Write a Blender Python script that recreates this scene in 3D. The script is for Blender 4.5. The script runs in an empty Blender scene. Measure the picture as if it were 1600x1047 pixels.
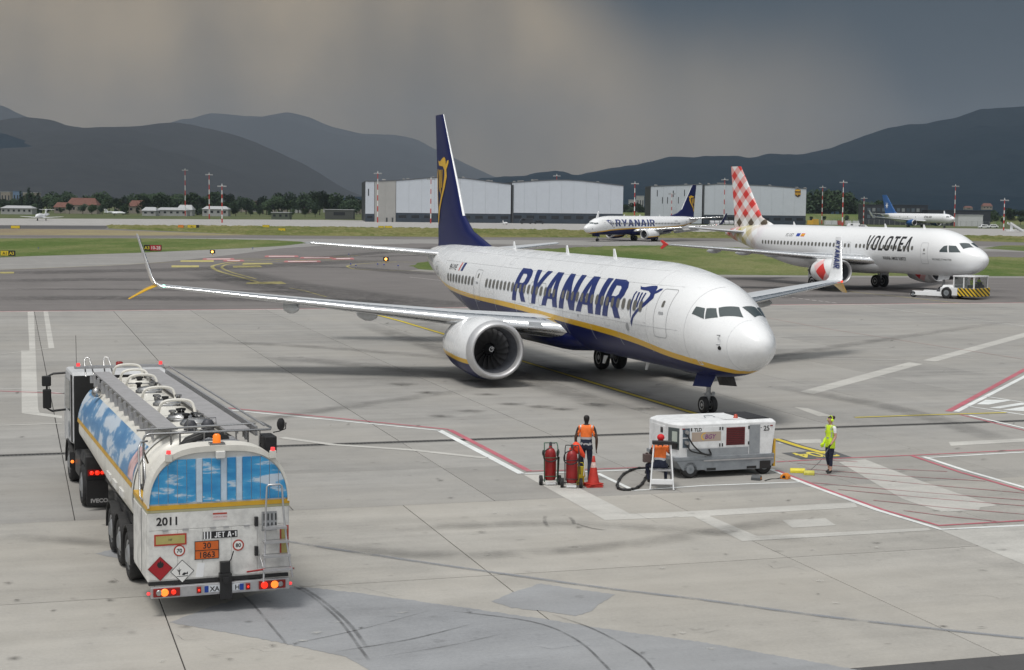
import bpy, bmesh, math, random
from mathutils import Vector, Matrix
R = math.radians; PI = math.pi
random.seed(7)
sc = bpy.context.scene; C = sc.collection
# ---------------------------------------------------------------- camera
FPX, PITCH, ROLL, CAMH = 2497.6, .0813, -.0114, 7.5
cp, sp, cr, sr = math.cos(PITCH), math.sin(PITCH), math.cos(ROLL), math.sin(ROLL)
_r0, _u0, _f0 = Vector((1,0,0)), Vector((0,sp,cp)), Vector((0,cp,-sp))
_r = _r0*cr - _u0*sr; _u = _r0*sr + _u0*cr
cam = bpy.data.cameras.new('camera'); camo = bpy.data.objects.new('camera', cam); C.objects.link(camo)
camo.matrix_world = Matrix(((_r.x,_u.x,-_f0.x,0),(_r.y,_u.y,-_f0.y,0),(_r.z,_u.z,-_f0.z,CAMH),(0,0,0,1)))
cam.sensor_width = 36; cam.lens = FPX*36/1600; cam.clip_start = .5; cam.clip_end = 60000
sc.camera = camo
# ---------------------------------------------------------------- sky, sun, exposure
SUN_EL, SUN_AZ = R(68), R(215)      # azimuth from +Y clockwise
W = bpy.data.worlds.new('World'); sc.world = W; W.use_nodes = True
nt = W.node_tree; nt.nodes.clear()
def N(t, kind, **k):
    n = t.nodes.new(kind)
    for a, v in k.items():
        if a.startswith('i_'):
            key = a[2:]; key = int(key) if key.isdigit() else key.replace('_', ' ')
            n.inputs[key].default_value = v
        else: setattr(n, a, v)
    return n
def MATH(t, op, a, b=None, clamp=False):
    n = t.nodes.new('ShaderNodeMath'); n.operation = op; n.use_clamp = clamp
    for i, v in enumerate((a, b)):
        if v is None: continue
        if isinstance(v, (int, float)): n.inputs[i].default_value = v
        else: t.links.new(v, n.inputs[i])
    return n.outputs[0]
def MAPR(t, v, a, b, c=0., d=1., smooth=True):
    n = t.nodes.new('ShaderNodeMapRange'); n.interpolation_type = 'SMOOTHSTEP' if smooth else 'LINEAR'
    for k, x in zip(('From Min','From Max','To Min','To Max'), (a,b,c,d)): n.inputs[k].default_value = x
    t.links.new(v, n.inputs[0]); return n.outputs[0]
def MIX(t, f, a, b, mode='MIX'):
    n = t.nodes.new('ShaderNodeMix'); n.data_type = 'RGBA'; n.blend_type = mode
    for i, v in ((0,f),(6,a),(7,b)):
        if isinstance(v, (int,float)): n.inputs[i].default_value = v
        elif isinstance(v, (tuple,list)): n.inputs[i].default_value = (*v[:3],1)
        else: t.links.new(v, n.inputs[i])
    return n.outputs[2]
tc = N(nt,'ShaderNodeTexCoord'); sx = N(nt,'ShaderNodeSeparateXYZ'); nt.links.new(tc.outputs['Generated'], sx.inputs[0])
X_, Y_, Z_ = sx.outputs
az = MATH(nt,'MULTIPLY', MATH(nt,'ARCTAN2', X_, Y_), 57.29578)        # degrees from straight ahead
el = MATH(nt,'MULTIPLY', MATH(nt,'ARCSINE', Z_), 57.29578)
cmb = N(nt,'ShaderNodeCombineXYZ'); nt.links.new(az, cmb.inputs[0]); nt.links.new(el, cmb.inputs[1])
def sky_noise(sx_, sy_, scale, det=3, off=0):
    m = N(nt,'ShaderNodeMapping'); m.inputs['Scale'].default_value=(sx_,sy_,1); m.inputs['Location'].default_value=(off,off*.7,off)
    nt.links.new(cmb.outputs[0], m.inputs[0])
    n = N(nt,'ShaderNodeTexNoise', i_Scale=scale, i_Detail=det); nt.links.new(m.outputs[0], n.inputs['Vector']); return n.outputs['Fac']
n1 = sky_noise(.11,.05,1.,2,3); n2 = sky_noise(.5,.35,.5,5,11); n3 = sky_noise(.55,.05,.8,1,5)
# grey rain light, warmer where the cloud is thin
lightshaft = MAPR(nt, MATH(nt,'ADD', n1, MATH(nt,'MULTIPLY', MATH(nt,'SUBTRACT', n3, .5), .22)), .34, .66, .45, 1.)
warm = MIX(nt, lightshaft, (.150,.140,.122), (.475,.385,.265))
rgt = MAPR(nt, az, 1., 17.); warm = MIX(nt, MATH(nt,'MULTIPLY', rgt, .78), warm, (.130,.130,.130))
# dark slate cloud whose lower edge hangs at about five degrees to the right
edge = MATH(nt,'ADD', MAPR(nt, az, -1.5, 5.5, 9.2, 4.9), MATH(nt,'MULTIPLY', MATH(nt,'SUBTRACT', n2, .5), 2.4))
edge = MATH(nt,'SUBTRACT', edge, MAPR(nt, az, 11, 17.5, 0, 6.5))
dm = MAPR(nt, MATH(nt,'SUBTRACT', el, edge), -2.0, 2.6)
storm = MIX(nt, dm, warm, (.032,.056,.078))
storm = MIX(nt, MAPR(nt, n2, .3, .75, 0, .28), storm, (.032,.052,.078))
# overhead and behind the camera the overcast is bright
back = MAPR(nt, MATH(nt,'SUBTRACT', MATH(nt,'MULTIPLY', Z_, .95), MATH(nt,'MULTIPLY', Y_, .42)), -.10, .85)
n4 = N(nt,'ShaderNodeTexNoise', i_Scale=2.2, i_Detail=4); nt.links.new(tc.outputs['Generated'], n4.inputs['Vector'])
bright = MIX(nt, n4.outputs['Fac'], (.66,.70,.75), (1.06,1.06,1.05))
cloud = MIX(nt, back, storm, bright)
sky = N(nt,'ShaderNodeTexSky'); sky.sky_type='NISHITA'; sky.sun_disc=False; sky.sun_elevation=SUN_EL; sky.sun_rotation=SUN_AZ
bg1 = N(nt,'ShaderNodeBackground', i_Strength=.05); nt.links.new(sky.outputs[0], bg1.inputs[0])
bg2 = N(nt,'ShaderNodeBackground', i_Strength=1.0); nt.links.new(cloud, bg2.inputs[0])
mx = N(nt,'ShaderNodeMixShader', i_0=.96); nt.links.new(bg1.outputs[0], mx.inputs[1]); nt.links.new(bg2.outputs[0], mx.inputs[2])
wo = N(nt,'ShaderNodeOutputWorld'); nt.links.new(mx.outputs[0], wo.inputs[0])
sl = bpy.data.lights.new('sun','SUN'); sl.energy = 2.1; sl.angle = R(16); sl.color = (1,.965,.91)
so = bpy.data.objects.new('sun', sl); C.objects.link(so)
sd = Vector((math.sin(SUN_AZ)*math.cos(SUN_EL), math.cos(SUN_AZ)*math.cos(SUN_EL), math.sin(SUN_EL)))
so.rotation_euler = sd.to_track_quat('Z','Y').to_euler(); so.location = (0,0,60)
sc.view_settings.view_transform = 'Standard'; sc.view_settings.look = 'None'
sc.view_settings.exposure = 0; sc.view_settings.gamma = 1; sc.view_settings.use_curve_mapping = False
sc.render.engine = 'CYCLES'
try:
    sc.cycles.use_denoising = True; sc.cycles.max_bounces = 6; sc.cycles.volume_bounces = 0
    sc.cycles.diffuse_bounces = 3; sc.cycles.glossy_bounces = 3; sc.cycles.transparent_max_bounces = 8
except Exception: pass
# ---------------------------------------------------------------- helpers
def G(px, py, z=0.):
    """a pixel of the 1600 wide photograph -> the point of the plane at height z that it shows"""
    X=(px-800)/FPX; Y=(523.5-py)/FPX; X,Y = X*cr+Y*sr, -X*sr+Y*cr
    k=(z-CAMH)/(-sp+Y*cp); return Vector((X*k,(cp+Y*sp)*k,z))
def AT(px, py, D):
    """the point seen at a pixel, D metres ahead"""
    X=(px-800)/FPX; Y=(523.5-py)/FPX; X,Y = X*cr+Y*sr, -X*sr+Y*cr
    k=D/(cp+Y*sp); return Vector((X*k, D, CAMH+k*(-sp+Y*cp)))
MATS = {}
def mat(name, col=(.5,.5,.5), rough=.5, metal=0., var=.0, vs=3., coat=0., bump=0., bs=40., emit=None, es=1., spec=.5):
    if name in MATS: return MATS[name]
    m = bpy.data.materials.new(name); m.use_nodes = True; t = m.node_tree; p = t.nodes['Principled BSDF']
    p.inputs['Base Color'].default_value = (*col,1); p.inputs['Roughness'].default_value = rough
    p.inputs['Metallic'].default_value = metal; p.inputs['Coat Weight'].default_value = coat; p.inputs['Specular IOR Level'].default_value = spec
    p.inputs['Coat Roughness'].default_value = .12
    tcn = N(t,'ShaderNodeTexCoord')
    if var:
        n = N(t,'ShaderNodeTexNoise', i_Scale=vs, i_Detail=6, i_Roughness=.65); t.links.new(tcn.outputs['Object'], n.inputs['Vector'])
        f = MAPR(t, n.outputs['Fac'], .3, .75)
        t.links.new(MIX(t, f, tuple(min(1,c*(1+var*.6)) for c in col), tuple(c*(1-var) for c in col)), p.inputs['Base Color'])
        t.links.new(MAPR(t, n.outputs['Fac'], .3,.7, max(.02,rough-.08), min(1,rough+.14)), p.inputs['Roughness'])
    if bump:
        n = N(t,'ShaderNodeTexNoise', i_Scale=bs, i_Detail=5); t.links.new(tcn.outputs['Object'], n.inputs['Vector'])
        b = N(t,'ShaderNodeBump', i_Strength=bump, i_Distance=.02); t.links.new(n.outputs['Fac'], b.inputs['Height']); t.links.new(b.outputs[0], p.inputs['Normal'])
    if emit:
        p.inputs['Emission Color'].default_value=(*emit,1); p.inputs['Emission Strength'].default_value=es
    MATS[name]=m; return m
class MB:
    def __init__(s): s.v=[]; s.f=[]; s.m=[]; s.s=[]; s.X=None
    def add(s, vs, fs, m=0, smooth=False):
        o=len(s.v)
        for v in vs:
            v=Vector(v); s.v.append(s.X@v if s.X is not None else v)
        for f in fs: s.f.append([i+o for i in f]); s.m.append(m); s.s.append(smooth)
        return s
    def box(s, x0,x1,y0,y1,z0,z1, m=0, top=None):
        """top=(inset x, inset y) tapers the upper face"""
        a,b = top or (0,0)
        vs=[(x0,y0,z0),(x1,y0,z0),(x1,y1,z0),(x0,y1,z0),(x0+a,y0+b,z1),(x1-a,y0+b,z1),(x1-a,y1-b,z1),(x0+a,y1-b,z1)]
        return s.add(vs,[(3,2,1,0),(4,5,6,7),(0,1,5,4),(1,2,6,5),(2,3,7,6),(3,0,4,7)],m)
    def cbox(s, c, d, m=0): return s.box(c[0]-d[0]/2,c[0]+d[0]/2,c[1]-d[1]/2,c[1]+d[1]/2,c[2]-d[2]/2,c[2]+d[2]/2,m)
    def prism(s, poly, axis, a, b, m=0):
        """polygon extruded from a to b along axis; the polygon's coordinates are the other two in order"""
        def P(u,v,w): return {'x':(w,u,v),'y':(u,w,v),'z':(u,v,w)}[axis]
        n=len(poly); vs=[P(u,v,a) for u,v in poly]+[P(u,v,b) for u,v in poly]
        return s.add(vs,[list(range(n))[::-1],list(range(n,2*n))]+[(i,(i+1)%n,n+(i+1)%n,n+i) for i in range(n)],m)
    def rings(s, rs, m=0, closed=True, caps=True, smooth=True, mf=None):
        n=len(rs[0]); o=len(s.v); vs=[p for r in rs for p in r]; fs=[]; q=n if closed else n-1
        for i in range(len(rs)-1):
            for j in range(q): fs.append((i*n+j,i*n+(j+1)%n,(i+1)*n+(j+1)%n,(i+1)*n+j))
        s.add(vs,fs,m,smooth)
        if mf:
            k=len(s.m)-len(fs)
            for i in range(len(rs)-1):
                for j in range(q): s.m[k]=mf(i,j); k+=1
        if caps and closed: s.add(rs[0],[list(range(n))[::-1]],m); s.add(rs[-1],[list(range(n))],m)
        return s
    def lathe(s, prof, o=(0,0,0), d=(0,0,1), n=20, m=0, caps=True, smooth=True, mf=None):
        d=Vector(d).normalized(); a=d.orthogonal().normalized(); b=d.cross(a); o=Vector(o)
        return s.rings([[o+d*h+(a*math.cos(2*PI*k/n)+b*math.sin(2*PI*k/n))*r for k in range(n)] for h,r in prof],m,True,caps,smooth,mf)
    def cyl(s, p, q, r, r2=None, n=10, m=0, smooth=True):
        p=Vector(p);q=Vector(q); return s.lathe([(0,r),((q-p).length,r if r2 is None else r2)],p,q-p,n,m,True,smooth)
    def tube(s, pts, r, n=8, m=0, closed=False):
        pts=[Vector(p) for p in pts]; k=len(pts); rs=[]; up=None
        for i in range(k):
            a=pts[i-1] if (i or closed) else pts[0]; b=pts[(i+1)%k] if (i<k-1 or closed) else pts[-1]
            d=(b-a).normalized()
            if up is None: up=d.orthogonal().normalized()
            up=(up-d*up.dot(d)).normalized(); w=d.cross(up)
            rr=r[i] if isinstance(r,(list,tuple)) else r
            rs.append([pts[i]+(up*math.cos(2*PI*j/n)+w*math.sin(2*PI*j/n))*rr for j in range(n)])
        if closed: rs.append(rs[0])
        return s.rings(rs,m,True,not closed)
    def ball(s, c, r, n=10, m=0, sq=(1,1,1)):
        rs=[]
        for i in range(1,n):
            a=PI*i/n; rs.append([(c[0]+r*sq[0]*math.sin(a)*math.cos(2*PI*j/(2*n)), c[1]+r*sq[1]*math.sin(a)*math.sin(2*PI*j/(2*n)), c[2]+r*sq[2]*math.cos(a)) for j in range(2*n)])
        return s.rings(rs[::-1],m)
    def build(s, name, mats, parent=None, loc=None, rz=None, bev=0):
        me=bpy.data.meshes.new(name); me.from_pydata([tuple(v) for v in s.v],[],s.f)
        for m in (mats if isinstance(mats,(list,tuple)) else [mats]): me.materials.append(m)
        for p,m,q in zip(me.polygons,s.m,s.s): p.material_index=m; p.use_smooth=q
        me.update(); o=bpy.data.objects.new(name,me); C.objects.link(o)
        if parent: o.parent=parent
        if loc is not None: o.location=loc
        if rz is not None: o.rotation_euler.z=rz
        if bev:
            b=o.modifiers.new('bevel','BEVEL'); b.width=bev; b.segments=2; b.limit_method='ANGLE'; b.angle_limit=R(40)
        return o
def tag(o, label=None, cat=None, group=None, kind=None):
    if label: o['label']=label
    if cat: o['category']=cat
    if group: o['group']=group
    if kind: o['kind']=kind
    return o
def thing(name, loc, rz, label, cat, group=None):
    o=bpy.data.objects.new(name,None); C.objects.link(o); o.empty_display_size=.5
    o.location=loc; o.rotation_euler=(0,0,rz); return tag(o,label,cat,group)
def copy_tree(o, parent=None, loc=None, rz=None, label=None, group=None):
    c=o.copy(); C.objects.link(c); c.parent=parent
    if loc is not None: c.location=loc
    if rz is not None: c.rotation_euler.z=rz
    if label: c['label']=label
    if group: c['group']=group
    for ch in [q for q in ALLCH.get(o.name,[])] : copy_tree(ch,c)
    return c
ALLCH={}
def snap():
    ALLCH.clear()
    for o in C.objects:
        if o.parent: ALLCH.setdefault(o.parent.name,[]).append(o)
def cat_rom(pts, k=6, closed=False):
    pts=[Vector(p) for p in pts]; n=len(pts); out=[]
    rng=range(n if closed else n-1)
    for i in rng:
        p0=pts[(i-1)%n] if (i or closed) else pts[0]; p1=pts[i]; p2=pts[(i+1)%n]; p3=pts[(i+2)%n] if (i+2<n or closed) else pts[-1]
        for j in range(k):
            t=j/k; out.append(.5*((2*p1)+(p2-p0)*t+(2*p0-5*p1+4*p2-p3)*t*t+(3*p1-p0-3*p2+p3)*t**3))
    if not closed: out.append(pts[-1])
    return out
# ---- flat drawings (letters, emblems, outlines) as cut meshes
def _grid(me, gx, gy):
    bm=bmesh.new(); bm.from_mesh(me)
    if bm.verts:
        for ax,g in ((0,gx),(1,gy)):
            if not g: continue
            lo=min(v.co[ax] for v in bm.verts); hi=max(v.co[ax] for v in bm.verts); k=math.ceil(lo/g)
            while k*g<hi:
                if k*g>lo+1e-6:
                    no=[0,0,0]; no[ax]=1; co=[0,0,0]; co[ax]=k*g
                    bmesh.ops.bisect_plane(bm,geom=bm.verts[:]+bm.edges[:]+bm.faces[:],plane_co=co,plane_no=no)
                k+=1
        bmesh.ops.triangulate(bm,faces=[f for f in bm.faces if len(f.verts)>4])
    vs=[(v.co.x,v.co.y) for v in bm.verts]
    bm.verts.index_update(); fs=[[v.index for v in f.verts] for f in bm.faces]; bm.free(); return vs,fs
def _curve_mesh(cu, gx, gy):
    o=bpy.data.objects.new('tmp',cu); C.objects.link(o); dg=bpy.context.evaluated_depsgraph_get(); dg.update()
    me=bpy.data.meshes.new_from_object(o.evaluated_get(dg)); r=_grid(me,gx,gy)
    bpy.data.meshes.remove(me); bpy.data.objects.remove(o); bpy.data.curves.remove(cu); return r
def flat(polys, gx=0, gy=0):
    cu=bpy.data.curves.new('tmp','CURVE'); cu.dimensions='2D'; cu.fill_mode='BOTH'
    for p in polys:
        s=cu.splines.new('POLY'); s.points.add(len(p)-1); s.use_cyclic_u=True
        for i,(x,y) in enumerate(p): s.points[i].co=(x,y,0,1)
    return _curve_mesh(cu,gx,gy)
def words(txt, size=1., off=0., shear=0., gx=0, gy=0, align='LEFT', sx=1.):
    cu=bpy.data.curves.new('tmp','FONT'); cu.body=txt; cu.size=size; cu.offset=off; cu.shear=shear; cu.align_x=align; cu.resolution_u=3
    vs,fs=_curve_mesh(cu,gx,gy); return [(x*sx,y) for x,y in vs],fs
def decal(name, vf, fn, m, parent=None, kind=None):
    vs,fs=vf; b=MB(); b.add([fn(u,v) for u,v in vs],fs); o=b.build(name,m,parent)
    if kind: o['kind']=kind
    return o
def rrect(x0,y0,x1,y1,r,k=4):
    out=[]
    for cx,cy,a in ((x1-r,y1-r,0),(x0+r,y1-r,90),(x0+r,y0+r,180),(x1-r,y0+r,270)):
        for i in range(k+1): t=R(a+90*i/k); out.append((cx+r*math.cos(t),cy+r*math.sin(t)))
    return out
def circ(cx,cy,r,n=20): return [(cx+r*math.cos(2*PI*i/n),cy+r*math.sin(2*PI*i/n)) for i in range(n)]
GL={
'J':(.5,[[(.0,.25),(.0,.12),(.1,0),(.36,0),(.5,.14),(.5,1),(.31,1),(.31,.2),(.19,.2),(.19,.25)]]),'-':(.3,[[(0,.38),(0,.56),(.3,.56),(.3,.38)]]),'1':(.3,[[(.1,0),(.1,.72),(0,.66),(0,.84),(.14,1),(.3,1),(.3,0)]]),' ':(.2,[]),
'R':(.72,[[(0,0),(0,1),(.42,1),(.58,.95),(.67,.82),(.67,.62),(.6,.49),(.48,.43),(.72,0),(.49,0),(.29,.39),(.21,.39),(.21,0)],[(.21,.56),(.21,.84),(.38,.84),(.45,.78),(.45,.62),(.38,.56)]]),
'Y':(.66,[[(.22,0),(.22,.4),(-.04,1),(.19,1),(.33,.6),(.48,1),(.71,1),(.43,.4),(.43,0)]]),
'A':(.76,[[(0,0),(.24,1),(.52,1),(.76,0),(.54,0),(.485,.22),(.27,.22),(.22,0)],[(.31,.39),(.38,.8),(.445,.39)]]),
'N':(.70,[[(0,0),(0,1),(.22,1),(.49,.4),(.49,1),(.70,1),(.70,0),(.49,0),(.21,.58),(.21,0)]]),
'I':(.22,[[(0,0),(0,1),(.22,1),(.22,0)]]),
'V':(.62,[[(.22,0),(0,1),(.17,1),(.31,.24),(.46,1),(.62,1),(.4,0)]]),
'O':(.6,[[(.18,0),(.05,.07),(0,.22),(0,.78),(.05,.93),(.18,1),(.42,1),(.55,.93),(.6,.78),(.6,.22),(.55,.07),(.42,0)],[(.22,.14),(.17,.2),(.17,.8),(.22,.86),(.38,.86),(.43,.8),(.43,.2),(.38,.14)]]),
'L':(.5,[[(0,0),(0,1),(.17,1),(.17,.15),(.5,.15),(.5,0)]]),
'T':(.56,[[(.2,0),(.2,.85),(0,.85),(0,1),(.56,1),(.56,.85),(.37,.85),(.37,0)]]),
'E':(.5,[[(0,0),(0,1),(.5,1),(.5,.85),(.17,.85),(.17,.58),(.46,.58),(.46,.43),(.17,.43),(.17,.15),(.5,.15),(.5,0)]]),
'^':(.64,[[(0,0),(.24,1),(.42,1),(.64,0),(.47,0),(.33,.72),(.17,0)]]),
}
def glyphs(txt, gap=.13, shear=.15):
    out=[]; x=0
    for c in txt:
        w,ps=GL[c]
        for p in ps: out.append([(x+u+shear*v,v) for u,v in p])
        x+=w+gap
    return out, x-gap
_h=lambda pts:[((x-970)/275,(670-y)/490) for x,y in pts]
HARP=[_h([(1000,195),(1022,208),(1060,206),(1110,188),(1150,180),(1172,181),(1186,195),(1193,238),(1205,222),(1218,206),(1245,203),(1242,222),(1222,250),(1198,268),(1205,318),(1150,400),(1078,480),(1025,560),(992,670),(984,612),(1008,540),(1050,470),(1100,408),(1140,340),(1155,300),(1153,268),(1120,244),(1060,240),(1022,236)]),
 _h([(985,262),(1002,262),(988,300),(984,420),(986,500),(990,590),(976,520),(970,420),(973,300)]),
 _h([(1017,268),(1036,268),(1030,430),(1014,400)]),_h([(1054,268),(1071,268),(1058,452),(1044,430)]),_h([(1093,268),(1110,268),(1088,400),(1073,392)])]
import math
def pchip(xs,ys):
    n=len(xs);h=[xs[i+1]-xs[i] for i in range(n-1)];d=[(ys[i+1]-ys[i])/h[i] for i in range(n-1)]
    m=[d[0]]+[0 if d[i-1]*d[i]<=0 else 3*(h[i-1]+h[i])/((2*h[i]+h[i-1])/d[i-1]+(h[i]+2*h[i-1])/d[i]) for i in range(1,n-1)]+[d[-1]]
    def f(x):
        if x<=xs[0]: return ys[0]
        if x>=xs[-1]: return ys[-1]
        i=0
        while xs[i+1]<x: i+=1
        t=(x-xs[i])/h[i]
        return ((1+2*t)*(1-t)**2)*ys[i]+t*(1-t)**2*h[i]*m[i]+t*t*(3-2*t)*ys[i+1]+t*t*(t-1)*h[i]*m[i+1]
    return f
class Body:
    def __init__(s,st):
        X=[q[0] for q in st];s.x0=X[0];s.x1=X[-1]
        # interpolate against sqrt spacing near the nose for a round tip
        k=lambda x:math.sqrt(max(0,x-X[0]))
        K=[k(x) for x in X]
        T=pchip(K,[q[1] for q in st]);B=pchip(K,[q[2] for q in st]);W=pchip(K,[q[3] for q in st])
        s.top=lambda x:T(k(x));s.bot=lambda x:B(k(x));s.w=lambda x:W(k(x))
    def P(s,x,th,off=0,side=1):
        t,b,w=s.top(x),s.bot(x),s.w(x);h=(t-b)/2;c,n=math.cos(th),math.sin(th)
        nx,nz=c*h,n*w;L=math.hypot(nx,nz) or 1
        return (x,side*(w*c+off*nx/L),(t+b)/2+h*n+off*nz/L)
    def th(s,x,z):
        t,b=s.top(x),s.bot(x);return math.asin(max(-1,min(1,(z-(t+b)/2)/((t-b)/2))))
    def S(s,x,z,off=0,side=1): return s.P(x,s.th(x,z),off,side)
MAXST=[(.02,2.80,2.66,.03),(.12,3.04,2.42,.30),(.3,3.2,2.24,.49),(.55,3.38,2.07,.69),(.9,3.57,1.9,.90),(1.4,3.80,1.72,1.13),(1.9,4.04,1.60,1.32),(2.4,4.34,1.52,1.48),(2.9,4.62,1.47,1.60),(3.4,4.82,1.43,1.69),(4.2,5.02,1.41,1.79),(5.2,5.18,1.40,1.86),(6.4,5.31,1.40,1.88),(8,5.39,1.40,1.88),(10,5.40,1.40,1.88),(24,5.40,1.40,1.88),(25.5,5.40,1.48,1.88),(27,5.40,1.68,1.87),(29,5.40,2.08,1.81),(31,5.40,2.55,1.67),(33,5.38,3.08,1.44),(35,5.3,3.6,1.12),(36.5,5.2,3.98,.8),(37.5,5.08,4.22,.5),(38.0,4.95,4.4,.28)]
# ---------------------------------------------------------------- shared materials
M={}
M['white']=mat('white_paint',(.83,.84,.85),.22,coat=.3,var=.03,vs=1.5)
M['silver']=mat('polished_aluminium',(.78,.79,.8),.18,1.,var=.05,vs=4)
M['lip']=mat('bare_inlet_metal',(.60,.60,.61),.42,.55,var=.05,vs=5)
M['winggrey']=mat('wing_grey_paint',(.56,.58,.6),.35,var=.08,vs=2)
M['blue']=mat('navy_livery_paint',(.007,.012,.085),.30,coat=.0,spec=.28)
M['navytext']=mat('navy_lettering',(.02,.035,.16),.35)
M['yellow']=mat('golden_livery_paint',(.80,.47,.02),.3,coat=.3)
M['glass']=mat('cabin_glass_reflection_tone',(.15,.145,.13),.15,spec=.5)  # pale grey-beige of the reflections is put into the pane colour
M['cockpit']=mat('cockpit_glass',(.055,.072,.074),.05,spec=.9)
M['frame']=mat('window_frame_grey',(.42,.44,.46),.4,metal=.4)
M['line']=mat('panel_line_grey',(.36,.37,.38),.6)
M['rubber']=mat('tyre_rubber',(.022,.022,.023),.75,var=.2,vs=8)
M['rim']=mat('wheel_rim_grey',(.5,.5,.51),.4,.5)
M['darkmetal']=mat('dark_machined_metal',(.10,.10,.11),.45,.6,var=.2)
M['gearmetal']=mat('landing_gear_grey',(.38,.39,.40),.4,.5,var=.15)
M['black']=mat('black_plastic',(.015,.015,.016),.45)
M['fan']=mat('fan_blade_titanium',(.30,.30,.31),.3,.8)
M['duct']=mat('inlet_duct_grey',(.10,.105,.12),.45,var=.1)
M['red']=mat('red_paint',(.30,.012,.013),.45,coat=.05,var=.15)
M['volred']=mat('coral_red_paint',(.72,.05,.045),.35)
M['blacktext']=mat('black_lettering',(.016,.016,.018),.4)
M['concrete_plain']=mat('plain_concrete',(.42,.41,.39),.85,var=.1,bump=.2)
def airfoil(le, chord, n, tc, fw=Vector((1,0,0)), k=9):
    """ring of points round an aerofoil: leading edge le, chord along fw, thickness along n"""
    le=Vector(le); n=Vector(n).normalized(); up=[];lo=[]
    for i in range(k+1):
        t=(1-math.cos(PI*i/k))/2; y=5*tc*(.2969*math.sqrt(t)-.126*t-.3516*t*t+.2843*t**3-.1015*t**4)+.0008
        up.append(le+fw*t*chord+n*y*chord*1.1); lo.append(le+fw*t*chord-n*y*chord*.9)
    return up[::-1]+lo[1:]
def foil_part(name, secs, mats, parent, lefrac=2, k=9, mf=None):
    """secs: (le, chord, normal, thickness)"""
    b=MB(); rs=[airfoil(l,c,n,t,k=k) for l,c,n,t in secs]
    b.rings(rs,0,True,True,True,mf=mf or (lambda i,j: 1 if k-lefrac<=j<=k+lefrac-1 else 0)); return b.build(name,mats,parent)
def wheel(parent, c, r, w, name='wheel', n=24):
    """tyre with its rim as a child; axle along y"""
    x,y,z=c; b=MB(); h=w/2
    b.lathe([(-h*.75,r*.55),(-h,r*.68),(-h,r*.86),(-h*.72,r*.97),(-h*.3,r),(h*.3,r),(h*.72,r*.97),(h,r*.86),(h,r*.68),(h*.75,r*.55)],(x,y,z),(0,1,0),n)
    o=b.build(name,M['rubber'],parent)
    b=MB(); b.lathe([(-h*.8,r*.1),(-h*.82,r*.2),(-h*.6,r*.25),(-h*.62,r*.42),(-h*.86,r*.5),(-h*.84,r*.57),(h*.84,r*.57),(h*.86,r*.5),(h*.62,r*.42),(h*.6,r*.25),(h*.82,r*.2),(h*.8,r*.1)],(x,y,z),(0,1,0),n)
    b.build('rim',M['rim'],o); return o
def fuselage(root, B, bands, mats, nx=90, ends=True):
    """bands: (lower boundary as a function of x or None, rows, material)"""
    xs=[B.x0+(B.x1-B.x0)*((i/nx)**1.6 if i/nx<1 else 1) for i in range(nx+1)]
    b=MB(); rs=[]; rowm=[]
    for x in xs:
        row=[]; t0=PI/2
        for fn,n,mi in bands:
            t1=-PI/2 if fn is None else min(t0,B.th(x,fn(x)))
            for i in range(n):
                row.append(t0+(t1-t0)*i/n)
                if x==xs[0]: rowm.append(mi)
            t0=t1
        row.append(-PI/2); st=[B.P(x,t) for t in row]; po=[B.P(x,t,0,-1) for t in row[1:-1]][::-1]; rs.append(st+po)
    nr=len(rowm); full=rowm+rowm[::-1]
    b.rings(rs,0,True,ends,True,mf=lambda i,j: full[j])
    o=b.build('fuselage',mats,root)
    bm=bmesh.new(); bm.from_mesh(o.data); bmesh.ops.remove_doubles(bm,verts=bm.verts,dist=.0004); bmesh.ops.dissolve_degenerate(bm,edges=bm.edges,dist=.0004); bmesh.ops.recalc_face_normals(bm,faces=bm.faces); bm.to_mesh(o.data); bm.free()
    return o
def on(B, side, off=.006):
    return lambda x,z: B.S(x,z,off,side)
def windows(root, B, side, xs, z, w=.26, h=.37, frame=True, m=None):
    for x in xs:
        f=on(B,side,.006); g=on(B,side,.012)
        vs=flat([rrect(x-w/2-.035,z-h/2-.035,x+w/2+.035,z+h/2+.035,.13)],0,.16)
        fo=decal('window',vs,f,M['frame'] if frame else M['glass'],root)
        if frame: decal('pane',flat([rrect(x-w/2,z-h/2,x+w/2,z+h/2,.11)],0,.16),g,m or M['glass'],fo)
def door(root, B, side, x0, x1, z0, z1, win=True, m=None, handle=True):
    f=on(B,side,.005)
    o=decal('door',flat([rrect(x0,z0,x1,z1,.14),rrect(x0+.025,z0+.025,x1-.025,z1-.025,.12)],.3,.12),f,m or M['line'],root)
    if win: decal('door_window',flat([rrect((x0+x1)/2-.08,z0+1.1,(x0+x1)/2+.08,z0+1.34,.06)],0,.1),on(B,side,.009),M['glass'],o)
    if handle: decal('handle',flat([rrect((x0+x1)/2-.18,z0+.86,(x0+x1)/2+.14,z0+.94,.02)],0,.1),on(B,side,.02),M['line'],o)
    return o
def sidetext(name, root, B, side, polys, width, x0, z0, h, m, scale_x=1., off=.009, part=True, gx=.5):
    """lettering on the fuselage side; x0 is where the first letter starts; h its height"""
    s=h
    P=[[(u*s*scale_x,v*s) for u,v in p] for p in polys]
    vf=flat(P,gx,.12); g=on(B,side,off)
    return decal(name,vf,(lambda u,v: g(x0-u,z0+v)) if side>0 else (lambda u,v: g(x0+u,z0+v)),m,root)
def sidewords(name, root, B, side, txt, x0, z0, size, m, off=.009, **k):
    vf=words(txt,size,gy=.12,**k); g=on(B,side,off)
    return decal(name,vf,(lambda u,v: g(x0-u,z0+v)) if side>0 else (lambda u,v: g(x0+u,z0+v)),m,root)
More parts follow.
